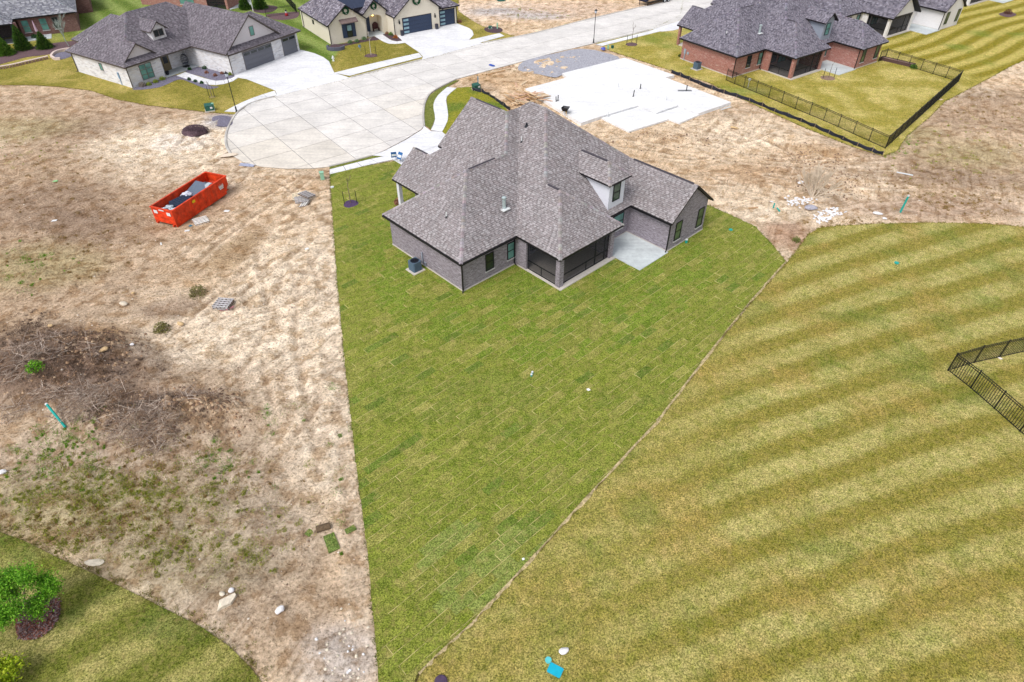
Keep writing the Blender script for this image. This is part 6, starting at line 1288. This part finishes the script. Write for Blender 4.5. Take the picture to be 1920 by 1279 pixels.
for i in range(1500):
    q = Vector((rg.uniform(35, 115), rg.uniform(1115, 1202), 0)); p_ = G(q.x, q.y)
    if not inside(smooth_line(GL((38, 1203), (82, 1194), (113, 1162), (115, 1129), (97, 1114), (58, 1122), (27, 1160)), 5, True), np.array([p_.x]), np.array([p_.y]))[0]: continue
    d = Vector((rg.uniform(-1, 1), rg.uniform(-1, 1), rg.uniform(-.2, .5))).normalized()*rg.uniform(.04, .1); e = d.cross(Vector((0, 0, 1))).normalized()*.022; c = Vector((p_.x, p_.y, rg.uniform(.10, .17))); mb.face([c-d-e, c+d-e, c+d+e, c-d+e], rg.choice((S(140, 84, 70), S(120, 96, 100), S(92, 66, 62), S(150, 128, 124))))
tag(mb.build('mulch_chips', M_CLOD), 'loose bark chips over the ring under the small green tree', 'mulch', None, 'stuff')
leafy_tree(G(62, 1166)+Vector((0, 0, .03)), 'small bright green tree in a mulch ring at the lower left', 2.7, 1.75, PG, 17000, 3, .055)
leafy_tree(G(6, 1284)+Vector((0, 0, .03)), 'low yellow green bush in the bottom left corner', 1.3, .85, [S(170, 190, 40), S(190, 204, 60), S(140, 170, 36)], 3200, 5, .08)
# conifers
def conifer(p, h, r, label, seed, group, pal):
    rng = random.Random(seed); t_ = thing('conifer', label, 'tree', p, 0, group); mb = MB(); mb.tube((0, 0, -.1), (0, 0, h*.9), .07, .015, 7); mb.build('trunk', M_BARK, t_); lf = MB()
    for i in range(int(1500*r*h)):
        z = h*(1-math.sqrt(rng.random())*.97); rr = r*(1-z/h)**.8*rng.uniform(.45, 1.08)*(1+.18*math.sin(z*9+i)); an = rng.random()*6.283; c = Vector((rr*math.cos(an), rr*math.sin(an), z+.05)); o_ = Vector((math.cos(an), math.sin(an), .5)).normalized()
        d = (o_+rv(rng, .5)).normalized()*.13; e = d.cross(rv(rng)).normalized()*.05; lf.face([c-e, c+d, c+e, c-d*.4], green(rng, pal))
    lf.build('crown', M_LEAF, t_)
PC = [S(60, 96, 40), S(84, 122, 48), S(48, 80, 40), S(104, 140, 52)]
conifer(G(14, 104), 2.6, 1.15, 'broad light green conifer, leftmost in the brown mulch bed', 1, 'conifers in the mulch bed', [S(96, 138, 48), S(120, 160, 60), S(76, 116, 44)]); conifer(G(46, 94), 3.6, 1.15, 'tall dark green conifer, second from left in the mulch bed', 2, 'conifers in the mulch bed', PC); conifer(G(86, 92), 2.5, 1.1, 'round topped conifer, third from left in the mulch bed', 3, 'conifers in the mulch bed', PC); conifer(G(-8, 80), 3.0, 1.1, 'conifer cut by the left picture edge', 4, 'conifers in the mulch bed', PC)
conifer(G(460, 18), 2.8, 1.0, 'small conifer left of the basketball hoop', 6, 'conifers behind the white stone house', PC); conifer(G(489, 17), 3.2, 1.2, 'taller conifer right of the basketball hoop', 7, 'conifers behind the white stone house', PC)
# bare trees and saplings
def bare_tree(p, label, h, r, seed, mat, depth=4, spread=.45, name='bare_tree', kids=(2, 4), cat='tree', stems=1):
    rng = random.Random(seed); t_ = thing(name, label, cat, p); mb = MB(); tips = []
    for s_ in range(stems): d = (Vector((0, 0, 1))+rv(rng, .12 if stems == 1 else .55)).normalized(); d.z = abs(d.z); branches(mb, Vector((0, 0, -.1)), d, h*.4, r, depth, rng, tips, spread, kids, .66)
    mb.build('trunk', mat, t_); return t_
bare_tree(G(130, 87), 'bare pale tree between the brown brick house and the white roof', 5.2, .07, 4, plain('silver_bark', S(170, 182, 176), .85, .2), 5, .42, kids=(3, 4))
bare_tree(GS(1522, 372), 'bare pale many-stemmed shrub in white rubble on the dirt', 4.0, .075, 8, plain('straw_bark', S(222, 206, 186), .9, .2), 4, .42, 'bare_shrub', (3, 4), 'shrub', 9)
def sapling(px, label, h, ringc, seed, mat, stakes=2, ringr=.75, leaves=None):
    p = G(*px)+Vector((0, 0, .05)); t_ = thing('sapling', label, 'tree', p); rng = random.Random(seed); mb = MB(); tips = []
    mb.tube((0, 0, 0), (0, 0, h*.5), .045, .036, 6); branches(mb, Vector((0, 0, h*.45)), Vector((.03, .02, 1)).normalized(), h*.32, .034, 3, rng, tips, .4, (2, 3), .62); mb.build('trunk', mat, t_)
    if leaves:
        lf = MB(); [leaf(lf, rng.choice(tips)[0]+rv(rng, .15), .06, rng, green(rng, leaves)) for _ in range(260)]; lf.build('crown', M_LEAF, t_)
    for i in range(stakes): an = 3.3+i*math.pi; mb = MB(); x, y = ringr*.8*math.cos(an), ringr*.6*math.sin(an); mb.tube((x, y, -.1), (x, y, 1.25), .035, .035, 5); mb.tube((x, y, 1.25), (x, y, 1.38), .026, .026, 5); s_ = mb.build('stake', M_IRON, t_); mb = MB(); mb.tube((x, y, 1.05), (0, 0, 1.1), .006, .006, 4); mb.build('tie', M_IRON, s_)
    mb = MB(); mb.rock((0, 0, 0), (ringr, ringr, .09), rng, .10); mb.build('mulch_mound', ringc, t_)
M_PURM = plain('purple_mulch', S(88, 68, 104), .95, .45, 10, .04)
sapling((658, 383), 'bare staked sapling on the sod beside the grey house', 2.9, M_PURM, 3, M_BARK); sapling((398, 183), 'thin staked sapling on the lawn of the white stone house', 2.2, plain('dry_ring', S(150, 136, 90), .95, .3), 4, M_BARK, 2, .4); sapling((696, 105), 'white barked staked birch before the cream house', 3.2, M_MULCHB, 5, M_BARKP, 2, .95); sapling((1184, 84), 'thin staked sapling in front of the red brick house', 2.9, M_MULCHB, 6, M_BARK, 2, .95); sapling((1553, 147), 'staked sapling on the lawn by the red brick patio', 2.2, plain('pale_mulch', S(150, 124, 108), .95, .3, 9), 7, M_BARK, 3, 1.0)
def shrub(p, r, label, pal, seed, group=None, h=None, n=500, ls=.07):
    rng = random.Random(seed); t_ = thing('shrub', label, 'shrub', p, 0, group); mb = MB(); tips = []; h = h or r
    for i in range(7): an = i*.9; branches(mb, Vector((0, 0, 0)), Vector((math.cos(an)*.7, math.sin(an)*.7, .9)).normalized(), r*.55, .012, 2, rng, tips, .6, (2, 3), .6, None, 4)
    mb.build('stems', M_BARK, t_); lf = MB()
    for _ in range(n):
        d = rv(rng); 
        if d.length > 1: continue
        c = Vector((d.x*r, d.y*r, abs(d.z)*h*1.1+.05)); leaf(lf, c, ls, rng, green(rng, pal))
    lf.build('foliage', M_LEAF, t_)
PY = [S(150, 170, 50), S(120, 146, 48), S(170, 180, 70)]; PSG = [S(110, 150, 96), S(86, 128, 76), S(130, 164, 112)]; PR = [S(170, 118, 96), S(150, 100, 90), S(186, 140, 110)]; PDG = [S(56, 100, 50), S(44, 84, 44)]
for i, (u, v, r, pal, lab) in enumerate([(280, 161, .38, PY, 'yellow green shrub nearest the corner of the white stone house'), (293, 156, .38, PY, 'yellow green shrub, middle one under the teal window'), (305, 151, .42, PY, 'yellow green shrub nearest the porch of the white stone house'), (268, 163, .5, [S(170, 160, 150), S(140, 130, 124)], 'grey leafless bush below the teal front window'), (356, 132, .3, PDG, 'dark green shrub at the porch end of the gravel bed'), (384, 130, .36, PDG, 'dark green shrub by the garage side wall'), (432, 142, .34, PY, 'yellow green shrub at the garage corner bed'), (388, 138.5, .3, PR, 'reddish shrub in the middle of the gravel bed'), (404, 144, .32, PR, 'reddish shrub near the walk in the gravel bed'), (417, 140, .3, PR, 'reddish shrub next to the lamp in the gravel bed'), (355, 151, .28, PDG, 'dark shrub, first along the outer gravel strip'), (367, 154.5, .28, PDG, 'dark shrub, second along the outer gravel strip'), (379, 157.5, .28, PDG, 'dark shrub, third along the outer gravel strip'),
        (657, 82, .42, PSG, 'grey green shrub, first under the navy window bay'), (669.5, 80, .4, PSG, 'grey green shrub, second under the navy window bay'), (683, 75.5, .42, PSG, 'grey green shrub nearest the cream entry'), (733, 67, .4, [S(120, 160, 70), S(96, 140, 60)], 'green shrub in the mulch by the cream garage'), (742, 72.5, .42, [S(206, 130, 40), S(190, 110, 40)], 'orange shrub at the cream garage corner'), (726, 65, .32, PR, 'dull red shrub by the cream entry'), (862, 43, .4, PR, 'dull purple shrub at the right end of the cream house'), (748, 383, .5, PR, 'dull red shrub by the white front porch column'), (1889, 27, .7, [S(110, 70, 60), S(130, 90, 70)], 'dark reddish shrub alone on the far striped lawn'), (1275, 107, .3, PDG, 'small dark shrub at the corner of the red brick house'), (66, 72, .5, PDG, 'small dark green shrub on the brown brick patio'), (1712, 129, .5, [S(96, 140, 56), S(80, 120, 50)], 'green plant at the end of the long timber planter'),
        (372, 553, .75, [S(130, 128, 78), S(112, 108, 66), S(146, 140, 92)], 'dry olive bush clump above the weathered pallet'), (305, 620, .62, [S(134, 130, 72), S(108, 104, 58), S(146, 142, 86)], 'dry olive bush clump on the pale dirt'), (68, 693, .6, PG, 'bright green seedling growing out of the brush'), (1492, 453, .4, [S(140, 150, 80), S(120, 130, 66)], 'weedy clump in the dirt corner by the sod')]):
    p = GS(u, v) if i >= 25 else G(u, v)+Vector((0, 0, .06)); shrub(p, r, lab, pal, 60+i, None, None, int(900*r+200), .06 if r < .5 else .075)
bed_relief('mulch_ring', [(1872, 27), (1890, 22), (1906, 28), (1890, 33)], M_MULCHB, .06)
# ---- brush piles: tangles of dead twigs
def brush(center, rx, ry, h, n, label, seed, tint=None):
    rng = random.Random(seed); c = GS(*center); t_ = thing('brush_pile', label, 'brush pile', c); mb = MB()
    for i in range(n):
        an = rng.random()*6.283; r_ = math.sqrt(rng.random()); x, y = rx*r_*math.cos(an), ry*r_*math.sin(an)
        if float(fbm(np.array((c.x+x)*.55), np.array((c.y+y)*.9), seed+90, 3)) < .34+.30*r_*r_: continue
        L = rng.choice((.3, .5, .7, 1.0, 1.5))*rng.uniform(.7, 1.2); th = rng.random()*6.283; z = gzc(c.x+x, c.y+y)-c.z+h*(1-r_*r_)*rng.random()+.03
        p = Vector((x, y, z)); d = Vector((math.cos(th), math.sin(th), rng.uniform(-.2, .45))).normalized()*L; m_ = p+d*.5+Vector((0, 0, rng.uniform(0, .12))); r0 = rng.choice((.006, .008, .011, .018)); k = rng.uniform(.6, 1.35); base = rng.choice((S(156, 136, 122), S(184, 166, 152), S(124, 102, 88), S(206, 190, 176), S(140, 112, 90))); col = tuple(q*k for q in base)
        mb.tube(p, m_, r0, r0*.8, 3, col, False); mb.tube(m_, p+d, r0*.8, r0*.4, 3, col, False)
    mb.build('twigs', M_CLOD, t_); return t_
_g = {}
def gzc(x, y):
    k = (round(x*4), round(y*4))
    if k not in _g: _g[k] = gz(x, y)
    return _g[k]
brush((90, 665), 5.6, 2.8, .6, 3200, 'wide tangle of dead brush along the left edge', 1); brush((275, 795), 3.2, 1.5, .6, 1600, 'dense dark heap of dead brush in the middle of the left lot', 2); brush((165, 745), 3.4, 1.8, .5, 1500, 'brush heap between the teal pipe and the soil mound', 3); brush((360, 745), 2.6, 1.3, .3, 700, 'thin scatter of dead twigs right of the dark brush heap', 4); brush((50, 765), 2.6, 1.4, .3, 700, 'sparse dead brush beside the slanting teal pipe', 6)
# ---- weeds and grass tufts on the bare lots (nobody could count them)
rng = random.Random(77); mb = MB()
def tuft(x, y, z, r, n, pal):
    for i in range(n):
        an = rng.random()*6.283; q = r*math.sqrt(rng.random()); p = Vector((x+q*math.cos(an), y+q*math.sin(an), z-.01)); d = Vector((rng.uniform(-.6, .6), rng.uniform(-.6, .6), 1)).normalized()*rng.uniform(.06, .18); e = Vector((-math.sin(an), math.cos(an), 0))*.022; mb.face([p-e, p+e, p+d], green(rng, pal))
PW = [S(168, 176, 66), S(142, 158, 52), S(184, 180, 100)]; PB = [S(110, 156, 40), S(128, 172, 52)]; PDEAD = [S(150, 130, 116), S(124, 104, 92), S(172, 152, 136), S(110, 90, 78)]; PDRY = [S(168, 140, 84), S(150, 120, 72), S(180, 158, 110)]
ZON = [((250, 930), 220, 55, 230, PW), ((120, 900), 120, 60, 90, PW), ((330, 1040), 90, 50, 90, PW), ((60, 500), 60, 40, 40, PB), ((40, 270), 60, 40, 30, PW), ((120, 830), 90, 40, 60, PB), ((420, 870), 60, 40, 40, PB), ((480, 1030), 60, 50, 60, PW), ((200, 980), 200, 40, 120, PDRY), ((300, 880), 200, 60, 150, PDRY), ((1800, 280), 120, 60, 90, PW), ((1750, 350), 150, 40, 120, PDRY), ((1850, 200), 70, 50, 80, PDRY), ((1600, 420), 60, 8, 60, PDRY), ((100, 330), 90, 60, 60, PDRY), ((1000, 30), 70, 12, 30, PW), ((640, 900), 20, 200, 12, PB), ((520, 790), 40, 30, 12, PB), ((150, 1000), 160, 40, 90, PW), ((1820, 380), 90, 25, 90, PDRY), ((160, 460), 130, 60, 70, PDRY), ((140, 690), 130, 50, 520, PDEAD), ((280, 790), 90, 32, 340, PDEAD), ((60, 640), 60, 50, 160, PDEAD), ((250, 930), 230, 70, 200, PW), ((120, 870), 110, 50, 70, PB), ((900, 140), 40, 8, 30, PDRY), ((930, 130), 40, 5, 40, PDRY), ((1690, 270), 25, 15, 40, PB)]
U = []; 
for (u, v), su, sv, n, pal in ZON:
    for i in range(n): U.append((rng.gauss(u, su*.6), rng.gauss(v, sv*.6), pal))
PX = [G(u, v) for u, v, _ in U]; X = np.array([q.x for q in PX]); Y = np.array([q.y for q in PX]); _, ins = cover_mask(X, Y); Z = soil_z(X, Y)
for i, (u, v, pal) in enumerate(U):
    if ins[i] or not -40 < u < 1960: continue
    tuft(X[i], Y[i], Z[i], rng.choice((.10, .16, .26, .4, .55)), rng.choice((14, 24, 40, 60)), pal)
# ragged grass along the lawn edges
for poly, pal, dens in ((P_MOWN, [S(150, 142, 62), S(176, 164, 90), S(122, 124, 46)], 9), (P_CORNER, [S(146, 142, 70), S(124, 126, 52), S(172, 160, 100)], 22), (P_SOD, [S(112, 124, 44), S(96, 116, 40), S(150, 142, 80)], 8), (P_NE, [S(150, 142, 56), S(112, 132, 48)], 4), (P_NW, [S(150, 140, 60)], 3)):
    for A_, B_ in zip(poly, poly[1:]+poly[:1]):
        L = math.hypot(B_[0]-A_[0], B_[1]-A_[1])
        if L > 70 or min(A_[1], B_[1]) < 11: continue
        for i in range(int(L*dens)): k = rng.random(); sp_ = .28 if poly is P_CORNER else .05; tuft(A_[0]+(B_[0]-A_[0])*k+rng.gauss(0, sp_), A_[1]+(B_[1]-A_[1])*k+rng.gauss(0, sp_), .0, .12, 8, pal)
o = tag(mb.build('weeds', M_LEAF), 'weeds and ragged grass tufts on the bare lots', 'weeds', None, 'stuff')
# ---- leftover turf
M_TURFB = plain('turf_back', S(108, 90, 70), .95, .3, 10)
def turf_bit(u, v, w_, l_, rz_, label, roll=False):
    p = GS(u, v)
    if roll:
        t_ = thing('sod_roll', label, 'sod roll', p, rz_); mb = MB(); prof = [(.03+.022*j/6*1.2+.012*j/6, j*.5) for j in range(26)]; pts = [(r_*math.cos(a)*1.15, r_*math.sin(a)*1.0+.17) for r_, a in prof]; n = len(pts); mb.add([(x, -w_/2, y) for x, y in pts]+[(x, w_/2, y) for x, y in pts], [(i, i+1, n+i+1, n+i) for i in range(n-1)]); o_ = mb.build('turf', M_TURFB, t_); o_.modifiers.new('t', 'SOLIDIFY').thickness = .03
    else:
        mb = MB(); mb.prism([(-l_/2, -w_/2), (l_/2, -w_/2*1.05), (l_/2*.96, w_/2), (-l_/2, w_/2*.95)], -.01, .05); o_ = mb.build('sod_scrap', M_SOD, None, False, p+Vector((0, 0, .01))); o_.rotation_euler = (0, 0, rz_); o_.color = (*S(104, 124, 62), 1); tag(o_, label, 'sod')
turf_bit(622, 1018, .62, 1.15, rad(-62), 'unrolled dark green turf strip on dirt by the sod edge'); turf_bit(657, 993.5, .35, .6, rad(35), 'small turf scrap nearest the sod edge'); turf_bit(580, 999.5, .35, .4, rad(60), 'small turf scrap left of the turf roll'); turf_bit(607, 992, .75, 0, rad(110), 'rolled up piece of turf lying on the dirt', True)
# ================================================================== far garden things
# block edging wall in front of the brown brick house
mw = plain('pale_cap_stone', S(226, 206, 198), .9, .1); mk = plain('wall_block', S(160, 130, 118), .9, .3, 8)
path_ = smooth_line(GL((-8, 131), (20, 127), (55, 119), (92, 110.5)), 6); o0 = Vector((*path_[0], 0)); t_ = thing('garden_wall', 'low block wall with pale cap before the brown brick house', 'wall', o0)
for i in range(len(path_)-1):
    A_ = Vector((*path_[i], 0))-o0; B_ = Vector((*path_[i+1], 0))-o0; d = (B_-A_).normalized(); L = (B_-A_).length; F = ((A_.x, A_.y), (d.x, d.y), (-d.y, d.x)); mb = MB(); mb.fbox(F, 0, L-.02, -.16, .16, .34, .44); mb.build('cap_stone', mw, t_)
    n = max(1, int(L/.45))
    for j in range(n): mb = MB(); mb.fbox(F, j*L/n+.03, (j+1)*L/n-.10, -.13, .13, .0, .34); mb.build('block', mk, t_)
ringp = smooth_line(GL((97, 108), (103, 101), (118, 96), (136, 94), (150, 97)), 5)+[]; mb = MB()
t_ = thing('garden_edging', 'curved pale stone edging round the gravel by the white stone house', 'edging', (*ringp[0], 0)); q0 = Vector((*ringp[0], 0))
for A_, B_ in zip(ringp, ringp[1:]): a_ = Vector((*A_, 0))-q0; b_ = Vector((*B_, 0))-q0; d = (b_-a_).normalized(); F = ((a_.x, a_.y), (d.x, d.y), (-d.y, d.x)); mb = MB(); mb.fbox(F, 0.01, (b_-a_).length-.01, -.15, .15, 0, .35); mb.build('edging_stone', mw, t_)
ringp2 = GL((97, 108), (104, 113), (114, 112.5)); q0 = Vector((*ringp2[0], 0)); t_ = thing('garden_edging', 'short pale stone edging on the near side of the gravel circle', 'edging', q0)
for A_, B_ in zip(ringp2, ringp2[1:]): a_ = Vector((*A_, 0))-q0; b_ = Vector((*B_, 0))-q0; d = (b_-a_).normalized(); F = ((a_.x, a_.y), (d.x, d.y), (-d.y, d.x)); mb = MB(); mb.fbox(F, 0.01, (b_-a_).length-.01, -.15, .15, 0, .35); mb.build('edging_stone', mw, t_)
bed_relief('gravel_patch', [(98, 108), (106, 101), (122, 97), (146, 98), (132, 107), (114, 112)], M_GRAVEL, .05)
# long timber planter inside the yard fence
A_, B_ = G(1649, 113), G(1711, 127.5); d = (B_-A_); L = d.length; d.normalize(); t_ = thing('timber_planter', 'long low brown timber planter along the yard fence', 'planter', A_, math.atan2(d.y, d.x)); mt_ = wood('planter_brown', S(92, 70, 68))
for y in (0, .75): mb = MB(); mb.box(0, L, y, y+.06, 0, .45); mb.build('side_board', mt_, t_)
for x in (0, L-.06): mb = MB(); mb.box(x, x+.06, .06, .75, 0, .449); mb.build('end_board', mt_, t_)
mb = MB(); mb.box(.06, L-.06, .06, .75, .0, .38); mb.build('planting_soil', plain('planter_soil', S(150, 124, 112), .95, .3), t_)
loose('globe_light', 'white globe light on a fence post by the red brick house', 'light', G(1398.5, 164.5)+Vector((.25, 0, 0)), lambda m_: (m_.tube((0, 0, 0), (0, 0, .9), .03, .03, 6), m_.lathe((0, 0, .9), [(.05, 0), (.2, .12), (.2, .26), (.05, .36)], 12)), M_PVC)
# basketball hoop behind the white stone house
p = G(475, 22); t_ = thing('basketball_hoop', 'white basketball hoop pole behind the white stone house roof', 'basketball hoop', p); mb = MB(); mb.tube((0, 0, 0), (0, 0, 2.6), .07, .07, 8); mb.tube((0, 0, 2.6), (0, -.6, 3.0), .06, .06, 8); mb.build('pole', M_PVC, t_); mb = MB(); mb.box(-.9, .9, -.66, -.6, 2.7, 3.75); bb_ = mb.build('backboard', plain('board_blue', S(90, 100, 190)), t_)
mb = MB(); mb.path([(.23*math.cos(a), -.9+.23*math.sin(a), 3.0) for a in [i*math.pi/6 for i in range(13)]], .015, 5); mb.build('rim', plain('rim_orange', S(220, 90, 40)), bb_)
p = G(538, 31); t_ = thing('yard_ornament', 'small red and white yard ornament in the mulch behind the cream house', 'ornament', p); rg = random.Random(1); mb = MB(); mb.lathe((0, 0, .05), [(.2, 0), (.3, .2), (.24, .45), (.16, .5)], 12); mb.build('body', plain('ornament_red', S(170, 40, 50)), t_); mb = MB(); mb.lathe((0, 0, .55), [(.12, 0), (.19, .12), (.17, .26), (.05, .34)], 12); mb.build('head', M_PVC, t_); mb = MB(); mb.lathe((0, 0, .86), [(.2, 0), (.12, .03), (.12, .2), (.1, .21)], 12); mb.build('hat', M_BLACKP, t_)
loose('pinwheel', 'blue garden spinner on the lawn by the white birch', 'ornament', G(676, 96), lambda m_: (m_.tube((0, 0, 0), (0, 0, .7), .015, .015, 5), [m_.face([(0, 0, .7), (.3*math.cos(a), .05, .7+.3*math.sin(a)), (.22*math.cos(a+.6), -.05, .7+.22*math.sin(a+.6))]) for a in (0, 1.05, 2.1, 3.15, 4.2, 5.25)]), plain('spinner_blue', S(40, 120, 190)))
# sale boards by the drive
for i, (u, v, rz_, tl) in enumerate(((739.5, 301, 10, .05), (748, 304, -35, .9))):
    t_ = thing('yard_sign', ('blue and white yard sign standing at the end of the drive', 'blue yard sign leaning back beside the standing one')[i], 'sign', G(u, v, .08), rad(rz_)); mb = MB(); mb.add([(-.3, 0, .35), (.3, 0, .35), (.3, tl*.5, .95), (-.3, tl*.5, .95), (-.3, .02, .35), (.3, .02, .35), (.3, tl*.5+.02, .95), (-.3, tl*.5+.02, .95)], [(0, 1, 2, 3), (4, 5, 6, 7), (0, 1, 5, 4), (1, 2, 6, 5), (2, 3, 7, 6), (3, 0, 4, 7)]); pn = mb.build('panel', plain('sign_blue', S(40, 100, 160)), t_)
    mb = MB(); mb.add([(-.24, -.006, .5), (.24, -.006, .5), (.24, tl*.28-.006, .72), (-.24, tl*.28-.006, .72)], [(0, 1, 2, 3)]) if i == 0 else mb.add([(-.24, .1-.01, .5), (.24, .1-.01, .5), (.24, .28-.01, .72), (-.24, .28-.01, .72)], [(0, 1, 2, 3)]); mb.build('white_band', M_PVC, pn)
    for x in (-.22, .22): mb = MB(); mb.tube((x, 0, 0), (x, 0, .4), .012, .012, 5); mb.build('leg', M_IRON, t_)
# flatbed trailer on the far street
p = G(1214, 12.5); q = G(1300, -8); d = (q-p); d.z = 0; L = 7.0; d.normalize(); t_ = thing('flatbed_trailer', 'black flatbed trailer parked on the far street', 'trailer', p, math.atan2(d.y, d.x)); mb = MB()
for y in (0, 1.1, 2.2): mb.box(0, L, y-.06, y+.06, .55, .72)
for i in range(10): mb.box(i*L/9-.04, i*L/9+.04, .06, 2.14, .58, .7)
mb.build('frame', M_IRON, t_)
for i in range(8): mb = MB(); mb.box(0, L, .02+i*.275, .26+i*.275, .72, .77); mb.build('deck_plank', wood('deck_wood', S(170, 140, 110)), t_)
for x in (4.3, 5.3):
    for y in (-.2, 2.22): mb = MB(); mb.tube((x, y, .38), (x, y+.18, .38), .38, .38, 16); w_ = mb.build('wheel', M_BLACKP, t_); mb = MB(); mb.tube((x, y-.01, .38), (x, y+.19, .38), .2, .2, 12); mb.build('rim', M_PVC, w_)
for y in (.1, 2.1): mb = MB(); mb.tube((.1, y, 0), (.1, y, 1.3), .05, .05, 6); mb.build('jack_leg', M_IRON, t_)
mb = MB(); mb.box(-.3, .3, .2, 2.0, .78, 1.25); mb.build('tool_box', plain('toolbox_navy', S(36, 44, 70), .4), t_)
pedestal((1199, 9), 'thin bare trunk stub at the far street edge', 1.2, M_BARK, .07); loose('drain_cover', 'green round cover at the top edge of the dirt lot', 'lid', gp(940, 1.5, .02), lambda m_: m_.lathe((0, 0, 0), [(.8, 0), (.78, .18), (.5, .24), (.1, .26)], 18), M_UTIL)
